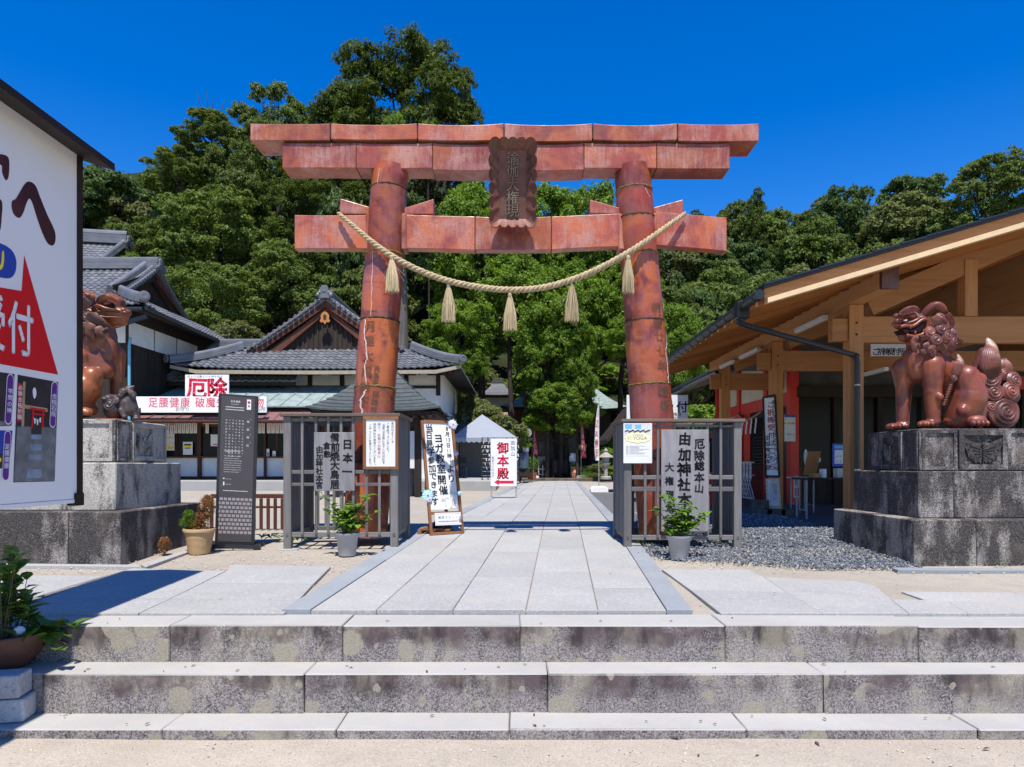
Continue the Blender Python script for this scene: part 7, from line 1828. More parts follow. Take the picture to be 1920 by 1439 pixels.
# ------------------------------------------------------------------ things along and at the end of the paved path
Y=18.2
t=thing('direction_sign',(XX(945,Y),Y,.15),'white standing sign with three red characters and a red arrow on the path','sign')
x0,x1=XX(920,Y),XX(969,Y); z0,z1=ZZ(912,Y),ZZ(823,Y)
mb=MB(); mb.cbox(x0,x1,Y,Y+.03,z0,z1,.004); fc=mb.build('board_face',M_WHITE,t)
for x in (x0+.02,x1-.02):
    mb=MB(); mb.cbox(x-.022,x+.022,Y+.032,Y+.07,.15,z1-.02,.004); mb.build('leg',M_STEEL,t)
    mb=MB(); mb.bar((x,Y+.06,.17),(x,Y+.5,.17),.03,.03); mb.build('foot',M_STEEL,t)
mb=MB(); mb.cbox(x0+.05,x1-.05,Y+.035,Y+.06,.19,.225,.004); mb.build('crossbar',M_STEEL,t)
w,h=x1-x0,z1-z0; pr=Print((x0,Y,z0),(1,0,0),(0,0,1),.002)
for i,c in enumerate('御本殿'): pr.ch(c,w*.47,h*(.80-.268*i),h*.25,h*.25,.05)
pr.poly([(w*.13,h*.085),(w*.32,h*.15),(w*.32,h*.115),(w*.88,h*.115),(w*.88,h*.055),(w*.32,h*.055),(w*.32,h*.02)]); pr.build('red_lettering',M_REDINK,fc)
pr=Print((x0,Y,z0),(1,0,0),(0,0,1),.002); pr.col('由加山',w*.85,h*.975,h*.10,h*.118,1,.02); pr.build('black_lettering',M_BLACK,fc)
pr=Print((x0,Y,z0),(1,0,0),(0,0,1),.002); pr.col('重要文化財指定',w*.08,h*.63,h*.06,h*.064,1,.008); pr.build('grey_lettering',M_LILACINK,fc)
# dark pipe rack behind it
Y=25.5; zb=.5
t=thing('pipe_rack',(XX(938,Y),Y,zb),'dark open pipe rack with paper knots behind the white arrow sign','rack')
x0,x1=XX(904,Y),XX(972,Y); zt=ZZ(820.5,Y)
for x in (x0,x0+.22,x0+.44,x1-.44,x1-.22,x1): mb=MB(); mb.tube([(x,Y,zb),(x,Y,zt)],.022,6); mb.build('upright',M_BLACKMET,t)
for i in range(10): z=zb+.15+(zt-zb-.15)*i/9; mb=MB(); mb.tube([(x0,Y,z),(x1,Y,z)],.013,5); mb.build('crossbar',M_BLACKMET,t)
for x in (x0,x1): mb=MB(); mb.tube([(x,Y-.25,zb+.02),(x,Y+.25,zb+.02)],.02,6); mb.build('foot',M_BLACKMET,t)
r=random.Random(3); mb=MB()
for i in range(60): x=r.uniform(x0,x0+.45) if i%2 else r.uniform(x1-.4,x1); z=zb+.15+(zt-zb-.15)*r.randrange(2,9)/9; mb.bar((x,Y-.03,z+.02),(x+jit(r,.05),Y-.04,z-.08),.02,.012)
q=mb.build('paper_knots',M_PAPER,t); q['kind']='stuff'
# white canopy tent
Y=29.0; t=thing('white_tent',(XX(908,Y),Y+1.5,.5),'white canopy tent with scalloped valance and dappled shade, right of the office','tent')
ax,az=XX(895,Y),ZZ(774,Y); lx,rx=XX(846,Y),XX(970,Y); ez=ZZ(821,Y)
mb=MB(); D=3.2; bk=Y+D
mb.add([(lx,Y,ez),(rx,Y,ez),(ax+.15,Y+1.0,az),(ax+.15,bk-1.0,az),(lx,bk,ez),(rx,bk,ez)],[(0,1,2),(0,2,3,4),(1,5,3,2),(4,3,5)]); mb.build('canopy',M_TENT,t)
mb=MB(); n=26
def val(xa,ya,xb,yb):
    pts=[]
    for i in range(n*4+1):
        q=i/(n*4); pts.append((xa+(xb-xa)*q,ya+(yb-ya)*q,ez-.16-.05*abs(math.sin(q*n*math.pi/2))))
    for a,b in zip(pts,pts[1:]): mb.poly([a,b,(b[0],b[1],ez),(a[0],a[1],ez)])
val(lx,Y-.004,rx,Y-.004); val(rx+.004,Y,rx+.004,bk); val(lx-.004,bk,lx-.004,Y); mb.build('valance',M_TENT,t)
for x in (lx+.03,rx-.03):
    for y in (Y+.03,bk-.03): mb=MB(); mb.tube([(x,y,.5),(x,y,ez)],.025,8); mb.build('pole',M_STEEL,t)
mb=MB(); mb.box(lx+.1,rx-.1,bk-.04,bk-.01,.5,ez-.1); mb.build('back_sheet',flat('tent_back',(.20,.21,.23),.8,.2,.1),t)
mb=MB(); mb.box(lx+.02,lx+.05,Y+.1,bk-.1,.5,ez-.1); mb.build('side_sheet',bpy.data.materials['tent_back'],t)
c=Vector((XX(866,30.5),30.5,.5)); ch_=thing('folding_chair',tuple(c),'dark folding chair standing in the shade of the white tent','chair')
mb=MB(); mb.cbox(c.x-.2,c.x+.2,30.3,30.7,.93,.97); mb.build('seat',M_BLACKMET,ch_); mb=MB(); mb.cbox(c.x-.2,c.x+.2,30.68,30.71,1.15,1.42); mb.build('backrest',M_BLACKMET,ch_)
for sx in (-1,1):
    for a,b in ((30.32,30.66),(30.66,30.34)): mb=MB(); mb.tube([(c.x+sx*.2,a,.5),(c.x+sx*.2,b,.95)],.013,6); mb.build('leg',M_STEEL,ch_)
# banners on weighted poles
def nobori(px,pyb,pyt,Yn,zb,cloth,f0,f1,fw,label,txt,tmat,seed,lean=0,basemat=None):
    r=random.Random(seed); b=Vector((XX(px,Yn),Yn,zb)); t=thing('banner',tuple(b),label,'banner')
    zt=ZZ(pyt,Yn); k=Yn/F
    mb=MB(); mb.tube([b,(b.x,Yn,zb+(zt-zb)*.45)],.017,8); mb.tube([(b.x,Yn,zb+(zt-zb)*.44),(b.x,Yn,zt)],.012,8); mb.build('pole',M_STEEL,t)
    bw=.29; mb=MB(); prof=[(-bw,0),(bw,0),(bw*.98,.13),(bw*.7,.21),(-bw*.7,.21),(-bw*.98,.13)]
    mb.prism([(b.x+x,Yn-.2,zb+z) for x,z in prof],(0,.4,0)); o=mb.build('weighted_base',basemat or M_WHITE,t); bevel(o,.03,3)
    z0,z1=ZZ(f1,Yn),ZZ(f0,Yn); N=40; M=8; w=fw*k; vs=[]
    def cl(u,v):   # u across 0..1 from the pole, v down 0..1
        sp=(.35+.65*v) if lean==0 else (.15+.85*math.sin(math.pi*min(1,v*.75)))
        y=Yn-.03+.10*math.sin(u*7+v*5+seed)*u; return Vector((b.x+(-1 if lean<0 else 1)*w*u*sp,y,z1+(z0-z1)*v))
    for i in range(N+1):
        for j in range(M+1): vs.append(cl(j/M,i/N))
    mb=MB(); mb.add(vs,[(i*(M+1)+j,i*(M+1)+j+1,(i+1)*(M+1)+j+1,(i+1)*(M+1)+j) for i in range(N) for j in range(M)]); o=mb.build('cloth',cloth,t,True)
    mb=MB()
    for i,c in enumerate(txt):
        vs,fs,_=glyph(c,.03); s=.86/len(txt)*1.0; q=[]
        for gx,gy in vs:
            u=min(1,max(0,.5+(gx-.5)*.8)); v=.06+(i+.5)*(.9/len(txt))-(gy-.36)*s
            q.append(cl(u,v)+Vector((0,-.006,0)))
        mb.add(q,fs)
    mb.build('lettering',tmat,o); return t
nobori(1123,922,744,22.4,.15,M_CLOTHW,760,864,9,'tall white banner with red characters on a white weighted base beside the path','由加大権現',M_CLOTHR,1,-1)
nobori(1089.5,899,790,38.5,.25,M_CLOTHR,798,859,10,'red banner with white characters near the path end, right of the trunks','厄除由加山',M_CLOTHW,4,0,M_STONE)
nobori(1000.5,899,791,38.5,.25,M_CLOTHR,806,854,8,'narrow red banner with white characters left of the twin trunks','厄除祈願',M_CLOTHW,2,0)
nobori(1108,890,800,43,.5,flat('faded_red_cloth',(.55,.16,.15),.85,.1,.1),809,862,7,'faded red banner hanging in the shade behind the others','由加山',M_CLOTHR,3,0,M_STONE_DK)
# raised kerb at the path's end and the shaded terrace
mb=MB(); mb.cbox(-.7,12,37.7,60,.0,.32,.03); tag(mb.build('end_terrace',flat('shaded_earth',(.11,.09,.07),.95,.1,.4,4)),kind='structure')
def slantern(px,pyb,s,Yn,zb,label,mat):
    b=Vector((XX(px,Yn),Yn,zb)); t=thing('stone_lantern',tuple(b),label,'stone lantern')
    for nm,prof,n in (('base',[(.34,0),(.34,.14),(.26,.2)],6),('shaft',[(.13,.2),(.12,.85)],12),('platform',[(.16,.85),(.3,.95),(.3,1.03)],6),('light_box',[(.2,1.03),(.2,1.32)],6),('roof',[(.22,1.32),(.50,1.36),(.42,1.44),(.2,1.6),(.08,1.68)],6),('jewel',[(.06,1.68),(.12,1.76),(.08,1.86),(.01,1.94)],10)):
        mb=MB(); mb.lathe(b,[(r_*s,h*s) for r_,h in prof],n); mb.build(nm,mat,t)
    return t
slantern(871,0,1.55,33.0,.5,'tall dark stone lantern with wide upturned roof behind the yoga easel',M_STONE_DK)
slantern(1136,0,.85,36,.3,'small grey stone lantern in the shaded planting right of the white banner',M_STONE)
# clutter under the great trees
Yc=39.0
t=thing('incense_stand',(XX(1051,Yc),Yc,.32),'dark wooden incense stand in front of the twin trunks','stand')
mb=MB(); mb.cbox(XX(1036,Yc),XX(1065,Yc),Yc,Yc+.5,.55,ZZ(863,Yc)); mb.build('box',M_DARKW,t)
for px in (1038,1063): mb=MB(); mb.box(XX(px,Yc)-.04,XX(px,Yc)+.04,Yc+.02,Yc+.1,.32,.6); mb.build('leg',M_DARKW,t)
t=thing('offering_crate',(XX(1018,Yc),Yc,.32),'small barred brown crate left of the incense stand','crate')
mb=MB(); mb.cbox(XX(1009,Yc),XX(1026,Yc),Yc,Yc+.4,.32,ZZ(874,Yc)); mb.build('box',M_DARKW,t)
for px in (1010,1017.5,1025): mb=MB(); mb.cbox(XX(px,Yc)-.035,XX(px,Yc)+.035,Yc-.03,Yc,.32,ZZ(872.5,Yc)); mb.build('bar',M_PLASTER_B,t)
for z in (880,890): mb=MB(); mb.cbox(XX(1009,Yc),XX(1026,Yc),Yc-.06,Yc-.032,ZZ(z+1,Yc),ZZ(z-1,Yc)); mb.build('bar',M_PLASTER_B,t)
t=thing('stone_tablet',(XX(1014.5,Yc+.6),Yc+.6,.32),'dark inscribed stone tablet on a pale plinth left of the trunk','stone tablet')
mb=MB(); mb.cbox(XX(1010,Yc+.6),XX(1019.5,Yc+.6),Yc+.6,Yc+.8,ZZ(856,Yc+.6),ZZ(828,Yc+.6),.01); mb.build('tablet',M_STONE_DK,t); mb=MB(); mb.cbox(XX(1008,Yc+.6),XX(1024,Yc+.6),Yc+.5,Yc+.95,.32,ZZ(856,Yc+.6)-.001,.02); mb.build('plinth',M_STONE,t)
t=thing('white_urn_stand',(XX(1075,Yc),Yc,.32),'white box and lidded urn with green plant in front of the shaded shrine','urn')
mb=MB(); mb.cbox(XX(1068,Yc),XX(1082,Yc),Yc+.1,Yc+.5,ZZ(866,Yc),ZZ(856,Yc)); mb.build('box',M_WHITE,t); mb=MB(); mb.lathe((XX(1075,Yc),Yc+.3,ZZ(856,Yc)),[(.16,0),(.19,.05),(.18,.12),(.13,.15),(.15,.18),(.02,.2)],14); mb.build('urn',M_WHITE,t); mb=MB(); mb.cbox(XX(1070,Yc),XX(1080,Yc),Yc+.15,Yc+.45,.32,ZZ(866.5,Yc)); mb.build('pedestal',M_STONE,t)
mb=MB(); c=Vector((XX(1076,Yc-.3),Yc-.3,.32)); mb.lathe(c,[(.14,0),(.20,.3),(.12,.5),(.2,.62)],12); t=thing('flower_vase',tuple(c),'orange and white banded vase with spiky green leaves at the path end','vase'); mb.build('vase',flat('vase_orange',(.55,.25,.12),.5,.4,.4,9),t)
mb=MB(); r=random.Random(2)
for i in range(40): a=r.uniform(0,6.28); add_leaf(mb,c+Vector((0,0,.6)),(math.cos(a)*.6,math.sin(a)*.6,r.uniform(.2,1)),(0,0,1),.4,.07,.3)
mb.build('leaves',L_POT_DK,t)
Yk=33.0; c=Vector((XX(980,Yk),Yk,.5)); t=thing('water_tank',tuple(c),'dark blue grey cylindrical tank behind the arrow sign','tank'); mb=MB(); mb.lathe((c.x,c.y,ZZ(880,Yk)),[(.24,0),(.30,.05),(.30,.7),(.26,.8),(.1,.86)],18); mb.build('barrel',flat('tank_blue',(.05,.075,.11),.4,.4,.2),t); mb=MB(); mb.box(c.x-.3,c.x+.3,Yk-.2,Yk+.2,.5,ZZ(880,Yk)); mb.build('stand',M_DARKW,t)
o,pf,w,h=wallboard('small_sign',980,828,991,848,34,'white board with black characters beside the dark tank','sign board',M_SIGNFACE); pr=pf(); pr.col('おいし',w*.5,h*.95,h*.28,None,1,.03); pr.build('lettering',M_BLACK,o)
o,pf,w,h=wallboard('small_sign',985,849,990,871,34,'narrow white board hanging below the tank sign','sign board',M_SIGNFACE); pr=pf(); pr.dashes(-h*.9,-h*.1,w*.5,w*.5,rj,True); pr.build('lettering',M_BLACK,o)
mb=MB(); mb.box(XX(976,34),XX(999,34),34,35,ZZ(826,34),ZZ(821,34)); k=mb.build('small_canopy',M_DARKW); tag(k,'small dark lean-to roof over the tank','canopy')
for px in (977,998): mb=MB(); mb.box(XX(px,34)-.04,XX(px,34)+.04,34.4,34.48,.3,ZZ(826,34)); mb.build('post',M_DARKW,k)
c=P(986,812,34.5); t=thing('loudspeaker',tuple(c),'pale horn loudspeaker on a pole above the lean-to roof','loudspeaker'); mb=MB(); mb.lathe(c,[(.06,-.2),(.08,0),(.2,.2),(.21,.22)],14,(.5,-.8,0)); mb.build('horn',M_GREYMET,t); mb=MB(); mb.tube([c+Vector((0,.1,0)),(c.x,c.y+.1,.5)],.03,8); mb.build('pole',M_GREYMET,t)
c=Vector((XX(997,36),36,.3)); t=thing('potted_plant',tuple(c),'small yellow green bush in an orange pot by the narrow red banner','potted plant'); mb=MB(); mb.lathe(c,[(.2,0),(.3,.35)],14); mb.build('pot',flat('orange_pot',(.45,.13,.06),.7,.2,.2),t); mb=MB(); tuft(mb,c+Vector((0,0,.75)),(.35,.3,.45),420,.12,random.Random(4),.4); mb.build('foliage',L_POT,t)['kind']='stuff'
# shrine halls beyond the trees
copper_roof_hall('rear_copper_hall','large pale green copper roofed hall behind the trees, right of the path end',(XX(1085,53),55,0),3.45,4.0,5.25,2.5,1.0,16,M_COPPER,0,M_DARKW,base=.3)
copper_roof_hall('small_copper_hall','small pale green copper roofed hall showing left of the trunks',(XX(986,46),47.5,0),1.75,1.9,4.95,.85,.3,10,M_COPPER,0,flat('red_brown_wall',(.10,.03,.025),.8,.2,.2),base=1.0)
copper_roof_hall('beige_cottage','little beige walled building with grey hip roof up the slope, above the tent',(XX(933,52),53,0),1.30,1.4,6.35,1.1,.35,8,M_TILE,0,flat('beige_wall',(.55,.45,.31),.9,.1,.1),'building',base=2.0)
mb=MB(); mb.box(XX(915,51.5),XX(930,51.5),51.9,52,ZZ(765,51.9),ZZ(741,51.9)); 
# ------------------------------------------------------------------ hillside and trees
def interp(tab, x):
    if x<=tab[0][0]: return tab[0][1]
    for (a,ya),(b,yb) in zip(tab,tab[1:]):
        if x<=b: return ya+(yb-ya)*(x-a)/(b-a)
    return tab[-1][1]
def hz(X,Y):
    left=max(0,min(1,(-X-2)/10.0)); s=.54+.12*left; y0=47-9*left
    d=max(0,Y-y0); return .15+ (d*s if d<75 else 75*s+(d-75)*.1)
ys_=[34+2*i for i in range(50)]+[140,160,200,300]
def hillz(x,y): return hz(x,y)-.18+.4*math.sin(x*.35+y*.2)*min(1,max(0,(y-42)/6))
M_HILLSIDE=flat('hillside_soil',(.022,.028,.011),.95,.1,.4,.5)
tag(sheet('hillside',-150,150,ys_,hillz,M_HILLSIDE,90,0,3),kind='structure')

def leaf_cloud(name, lobes, n, leaf, mat, seed, up=.45, spread=.9, aspect=.55, shell=.30, droop=0, under=.25):
    """leaf-sized faces spread through the outer depth of many lobes (centre, radii)"""
    g=np.random.default_rng(seed); L=len(lobes)
    C=np.array([l[0] for l in lobes],float); Rr=np.array([l[1] for l in lobes],float)
    wgt=(Rr[:,0]*Rr[:,1]+Rr[:,0]*Rr[:,2]+Rr[:,1]*Rr[:,2]); wgt/=wgt.sum()
    k=g.choice(L,size=n,p=wgt); d=g.normal(size=(n,3)); d/=np.linalg.norm(d,axis=1)[:,None]
    flip=(d[:,2]<-.25)&(g.random(n)>under); d[flip,2]*=-1
    rr=1-shell*g.random(n)**1.6
    # leaves gather in sprays on each lobe, with gaps between
    SP=16; SD=g.normal(size=(L,SP,3)); SD/=np.linalg.norm(SD,axis=2)[:,:,None]; SD[:,:,2]=np.where(SD[:,:,2]<-.3,-SD[:,:,2],SD[:,:,2]); SR=g.uniform(.62,1.12,size=(L,SP))
    j=g.integers(0,SP,n); loose=g.random(n)<.16
    sd=SD[k,j]*SR[k,j][:,None]; off=g.normal(size=(n,3)); off/=np.linalg.norm(off,axis=1)[:,None]; off*=(g.random(n)**.45*.36)[:,None]; off[:,2]*=.75
    q=sd+off; q=np.where(loose[:,None],d*rr[:,None]*.95,q)
    p=C[k]+q*Rr[k]; d=np.where(loose[:,None],d,off*2.2+sd*.5); d/=np.linalg.norm(d,axis=1)[:,None]+1e-9
    nrm=d+g.normal(size=(n,3))*spread*.75+np.array([0,0,up]); nrm/=np.linalg.norm(nrm,axis=1)[:,None]
    t=g.normal(size=(n,3)); t-= (t*nrm).sum(1)[:,None]*nrm; t/=np.linalg.norm(t,axis=1)[:,None]
    if droop: t[:,2]-=droop; t-= (t*nrm).sum(1)[:,None]*nrm; t/=np.linalg.norm(t,axis=1)[:,None]
    b=np.cross(nrm,t); s=leaf*g.uniform(.6,1.35,n)[:,None]
    V=np.empty((n,4,3)); V[:,0]=p-t*s; V[:,1]=p+b*s*aspect+nrm*s*.12; V[:,2]=p+t*s; V[:,3]=p-b*s*aspect+nrm*s*.12
    me=bpy.data.meshes.new(name); me.vertices.add(4*n); me.vertices.foreach_set('co',V.reshape(-1)); me.loops.add(4*n); me.loops.foreach_set('vertex_index',np.arange(4*n,dtype=np.int32))
    me.polygons.add(n); me.polygons.foreach_set('loop_start',np.arange(0,4*n,4,dtype=np.int32)); me.polygons.foreach_set('loop_total',np.full(n,4,dtype=np.int32))
    me.materials.append(mat); me.update(); me.validate(); return me
def lobes_broad(seed, n, rmin=.26, rmax=.42, flat_=.75, top=1.0):
    r=random.Random(seed); out=[]
    while len(out)<n:
        a=r.uniform(0,6.28); z=r.uniform(-.75,.95); q=math.sqrt(max(0,1-z*z))*r.uniform(.55,.80); k=r.uniform(rmin,rmax)
        c=(math.cos(a)*q,math.sin(a)*q,z*.72*top)
        out.append((c,(k,k,k*flat_)))
    out.append(((0,0,0),(.55,.55,.5))); return out
def lobes_cone(seed, n, w=.5, rmin=.12, rmax=.2, power=.8):
    r=random.Random(seed); out=[]
    for i in range(n):
        h=(i+.5)/n; rad=w*((1-h)**power)*r.uniform(.55,1.05); a=i*2.4+r.uniform(-.4,.4); k=r.uniform(rmin,rmax)*(1.15-.6*h)
        out.append(((math.cos(a)*rad,math.sin(a)*rad,-1+2*h*.96),(k*1.1,k*1.1,k*.62)))
    return out
def lobes_pads(seed, n, w=.85, rmin=.10, rmax=.19):
    """rounded clumpy pads of an old conifer"""
    r=random.Random(seed); out=[]
    for i in range(n):
        h=r.random()**.8; prof=math.sqrt(max(.02,1-((h-.42)/.60)**2)); rad=w*prof*math.sqrt(r.uniform(.12,1)); a=r.uniform(0,6.28); k=r.uniform(rmin,rmax)
        out.append(((math.cos(a)*rad,math.sin(a)*rad,-1+1.96*h),(k*1.15,k*1.15,k*.72)))
    return out
PROTO={}
def proto(kind, name, lobes, n, leaf, mat, seed, trunk=None, **kw):
    PROTO.setdefault(kind,[]).append((leaf_cloud(name,lobes,n,leaf,mat,seed,**kw),lobes))
for i in range(4): proto('hill','crown',lobes_broad(100+i,46,.15,.27),17000,.038,(L_HILL,L_MID,L_HILL,L_OLIVE)[i],i,up=.5)
for i in range(2): proto('dark','crown',lobes_broad(140+i,46,.14,.26),17000,.036,L_DARK,40+i,up=.5)
for i in range(2): proto('cone','crown',lobes_cone(160+i,60,.62,.13,.22,.55),16000,.03,(L_PINE,L_DARK)[i],60+i,aspect=.35,up=.3)
for i in range(3): proto('camphor','crown',lobes_broad(200+i,70,.12,.23,1.0),46000,.0235,L_BRIGHT,80+i,up=.35,aspect=.5,shell=.42)
for i in range(2): proto('pads','crown',lobes_pads(230+i,78,.85,.10,.20),66000,.021,L_PINE,90+i,aspect=.32,up=.75,shell=.4,under=.12)
for i in range(3): proto('oak','crown',lobes_broad(260+i,62,.11,.21,.7),42000,.021,L_MID,95+i,up=.55,shell=.42)
proto('shrub','crown',lobes_broad(300,14,.3,.45),6000,.055,L_OLIVE,110,up=.5); proto('shrub','crown',lobes_broad(301,14,.3,.45),6000,.055,L_BRIGHT,111,up=.5)
TR={}
def trunk_mesh(kind, lobes, seed, thick=.05):
    """tapered stem with limbs reaching into the lobes; unit crown space, stem down to z=-3"""
    r=random.Random(seed); mb=MB()
    stem=[Vector((jit(r,.05)*(z+3)*.4,jit(r,.05)*(z+3)*.4,z)) for z in (-3,-2.2,-1.4,-.7,-.1,.45)]
    mb.tube(stem,[thick*1.6,thick*1.15,thick,thick*.8,thick*.5,thick*.2],8)
    pick=sorted(lobes,key=lambda l:-l[1][0])[:16]
    for c,_ in pick:
        c=Vector(c); z0=max(-1.2,min(.1,c.z-.45)); t=(z0+3)/3.45; b=Vector((0,0,z0)); m=b.lerp(c,.5)+Vector((0,0,-.06)); mb.tube([b,m,c*.96],[thick*.38,thick*.25,thick*.10],5)
    V=mb; me=bpy.data.meshes.new('trunk'); me.from_pydata(V.v,[],V.f); me.materials.append(M_BARK_DK); me.polygons.foreach_set('use_smooth',[True]*len(me.polygons)); return me
for kd,ls in PROTO.items():
    TR[kd]=[trunk_mesh(kd,l[1],i+len(kd)) for i,l in enumerate(ls)]
LABS={'hill':'rounded hillside tree','dark':'dark round evergreen','cone':'narrow conifer','camphor':'bright green camphor tree','pads':'old clumpy conifer','oak':'glossy evergreen oak','shrub':'low bush'}
_ti=[0]
def tree(kind, px, ptop, Y, halfw, hh, label, group, seed=None, base=None, flip=False, rot=None, variant=None, name=None, depth=None):
    """px,ptop: where the crown's middle and top stand seen from the steps; halfw, hh half size in metres"""
    _ti[0]+=1; s=seed if seed is not None else _ti[0]; r=random.Random(s*7+1)
    i=(variant if variant is not None else s)%len(PROTO[kind]); X=XX(px,Y); zt=ZZ(ptop,Y); zc=zt-hh*.98
    zb=base if base is not None else hillz(X,Y)
    nm=name or {'cone':'conifer_tree','pads':'old_conifer','camphor':'camphor_tree','oak':'evergreen_oak','shrub':'shrub'}.get(kind,'broadleaf_tree')
    t=thing(nm,(X,Y,zb),label,'bush' if kind=='shrub' else 'tree',group); rz_=rot if rot is not None else r.uniform(0,6.28)
    c=bpy.data.objects.new('crown',PROTO[kind][i][0]); COL.objects.link(c); c.parent=t; c.location=(0,0,zc-zb); c.scale=(halfw,depth or halfw,hh); c.rotation_euler=(0,0,rz_)
    k=bpy.data.objects.new('trunk',TR[kind][i]); COL.objects.link(k); k.parent=t; k.location=(0,0,zc-zb); k.rotation_euler=(0,0,rz_)
    zs=max(.5,(zc-zb+.4)/3.0); k.scale=(halfw,halfw,hh)
    if (zc-3*hh)>zb: k.scale=(halfw,halfw,(zc-zb+.3)/3)
    return t
SKY=[(-200,300),(140,312),(190,305),(235,318),(255,345),(275,345),(292,290),(330,275),(352,230),(395,208),(440,225),(465,160),(510,142),(560,160),(600,190),(640,250),(700,300),(760,330),(840,345),(900,335),(1000,345),(1110,345),(1160,380),(1230,420),(1280,400),(1300,385),(1345,372),(1400,352),(1440,350),(1500,385),(1545,345),(1590,340),(1640,385),(1668,330),(1720,316),(1765,340),(1790,320),(1815,290),(1870,280),(1920,258),(2100,240),(2300,240)]
r=random.Random(77)
WAYS=['on the wooded hill behind the shrine']
def hilltrees(x0,x1,Y,step,seed,kinds,hmin,hmax,labside):
    r=random.Random(seed); px=x0
    while px<x1:
        p=px+r.uniform(-.3,.3)*step; X=XX(p,Y); zb=hillz(X,Y); H=r.uniform(hmin,hmax); lim=ZZ(interp(SKY,p)+r.uniform(4,26),Y)
        H=min(H,lim-zb)
        kd=r.choice(kinds)
        if H>4.5:
            zt=zb+H; pt=CY-(zt-ZC)*F/Y; w=H*r.uniform(.26,.36)
            if kd=='cone': w=H*.34
            hh=H*r.uniform(.36,.44) if kd!='cone' else H*.47
            reg='above the dark hall' if p<330 else 'left of the office gable' if p<560 else 'behind the left pillar' if p<760 else 'behind the torii middle' if p<1180 else 'right of the torii' if p<1420 else 'above the cypress hall' if p<1680 else 'at the right edge'
            row_='far up the hill' if Y>72 else 'half way up the hill' if Y>57 else 'low on the hill'
            tree(kd,p,pt,Y+r.uniform(-2.5,2.5),w,hh,{'hill':'rounded olive green tree massed ','dark':'rounded dark green tree massed ','cone':'layered conifer '}[kd]+row_+' '+reg,'trees massed on the wooded hill')
        px+=step
for Y,st in ((96,60),(86,66),(77,72),(69,78),(62,84),(56,92),(51,104)):
    hilltrees(1180 if Y>57 else 1300,2120,Y,st,Y,['hill','hill','hill','hill','dark','dark','cone'],9,14,'right')
for Y,st in ((78,66),(70,74),(63,82),(57,90),(51,104),(46,116)):
    hilltrees(-120,700,Y,st,Y+1,['hill','hill','dark','dark','cone'],8,13,'left')
for Y,st in ((82,80),(74,84),(68,84),(63,90)):
    hilltrees(640,1330,Y,st,Y+2,['dark','hill','hill','cone'],8,14,'mid')
# --- trees that stand out
tree('pads',752,96,56,8.2,11.0,'tall old clumpy conifer that towers above the left end of the torii','landmark trees',1,variant=0,rot=.4)
tree('pads',842,132,57,3.6,8.5,'slimmer clumpy conifer leaning right beside the towering old conifer',None,2,variant=1,rot=2.0)
tree('pads',650,178,53,4.4,7.5,'broad clumpy conifer crown just above the torii top beam left half',None,3,variant=1,rot=4.0)
tree('pads',590,305,47,4.4,5.0,'lower clumpy yellow green conifer between the torii beams at left',None,5,variant=0,rot=1.2)
tree('oak',520,138,54,4.0,6.0,'dark domed tree with a bare twig top left of the towering conifer',None,6,variant=1)
tree('oak',395,203,51,3.2,2.6,'spreading evergreen top with open sky below its branches, far left skyline',None,7,variant=0)
tree('oak',330,272,50,2.9,2.4,'spreading lower evergreen limb cloud above the dark hall, left skyline',None,8,variant=2)
tree('oak',455,225,50,3.4,6.0,'bushy evergreen beside the left end of the torii top beam',None,9,variant=2)
tree('oak',410,330,44,4.6,4.6,'broad glossy evergreen rising behind the dark hall roof',None,10,variant=1)
tree('oak',545,440,42,3.6,3.6,'glossy evergreen behind the office gable at left',None,11,variant=0)
tree('oak',395,475,38,3.3,3.2,'light topped evergreen crown right above the dark hall side eave',None,12,variant=2)
tree('oak',260,385,47,3.6,4.4,'grey green evergreen between the notice board roof and the dark hall',None,13,variant=1)
tree('dark',195,302,56,5.0,5,'dark rounded tree showing past the tip of the notice board roof',None,14,variant=0)
tree('dark',640,330,46,3.2,7,'shaded dark evergreen behind the left torii pillar',None,15,variant=1)
tree('hill',1300,560,40,2.6,3.6,'blue green round tree just left of the cypress hall gutter',None,16,variant=1)
# bright camphors behind the torii
cam_=[(905,332,42,4.3,5.2),(1010,340,43,3.6,4.4),(1105,330,42.5,3.6,5.2),(1165,470,41,3.0,3.3),(960,470,40,3.4,4.2),(1060,480,39.5,3.2,4.0),(860,560,39,2.4,2.2),(1025,585,38.8,2.2,2.7),(1082,610,38.5,1.5,2.6),(1180,590,38,1.9,1.6),(1265,560,37,2.1,3.0),(1050,700,39,2.6,2.2),(830,640,37.5,1.7,2.0),(885,650,38,1.2,1.1)]
cl_=['upper left bright crown of the camphor grove under the torii beam','upper middle bright crown of the camphor grove behind the tablet','upper right bright crown of the camphor grove beside the right pillar','bright crown behind the right torii pillar, mid height','bright crown above the left middle of the rope','bright crown above the right middle of the rope','bright crown below the left tassels','bright crown under the lowest tassel','bright crown below the right middle tassel','bright crown touching the right pillar low down','light green tree between the right pillar and the cypress hall gutter','drooping bright foliage hiding the twin trunks tops','small bright young crown above the office right eave','bright crown low between office eave and twin trunks']
for i,(a,b,Yt,w,h) in enumerate(cam_): tree('camphor',a,b,Yt,w,h,cl_[i],'bright camphor trees behind the torii',50+i,base=.3 if Yt>37 else .2)
tree('camphor',740,205,50,1.7,3.4,'bright pointed tree top showing just above the torii top beam',None,80); tree('camphor',804,222,50,1.3,2.6,'second small bright tree top above the torii beam, right of the first',None,81)
tree('camphor',250,470,33.5,.7,.9,'small yellow green maple tip before the far tiled roof',None,82); tree('hill',440,590,36,1.8,2.0,'dark bush between the dark hall eave and office ridge',None,83)
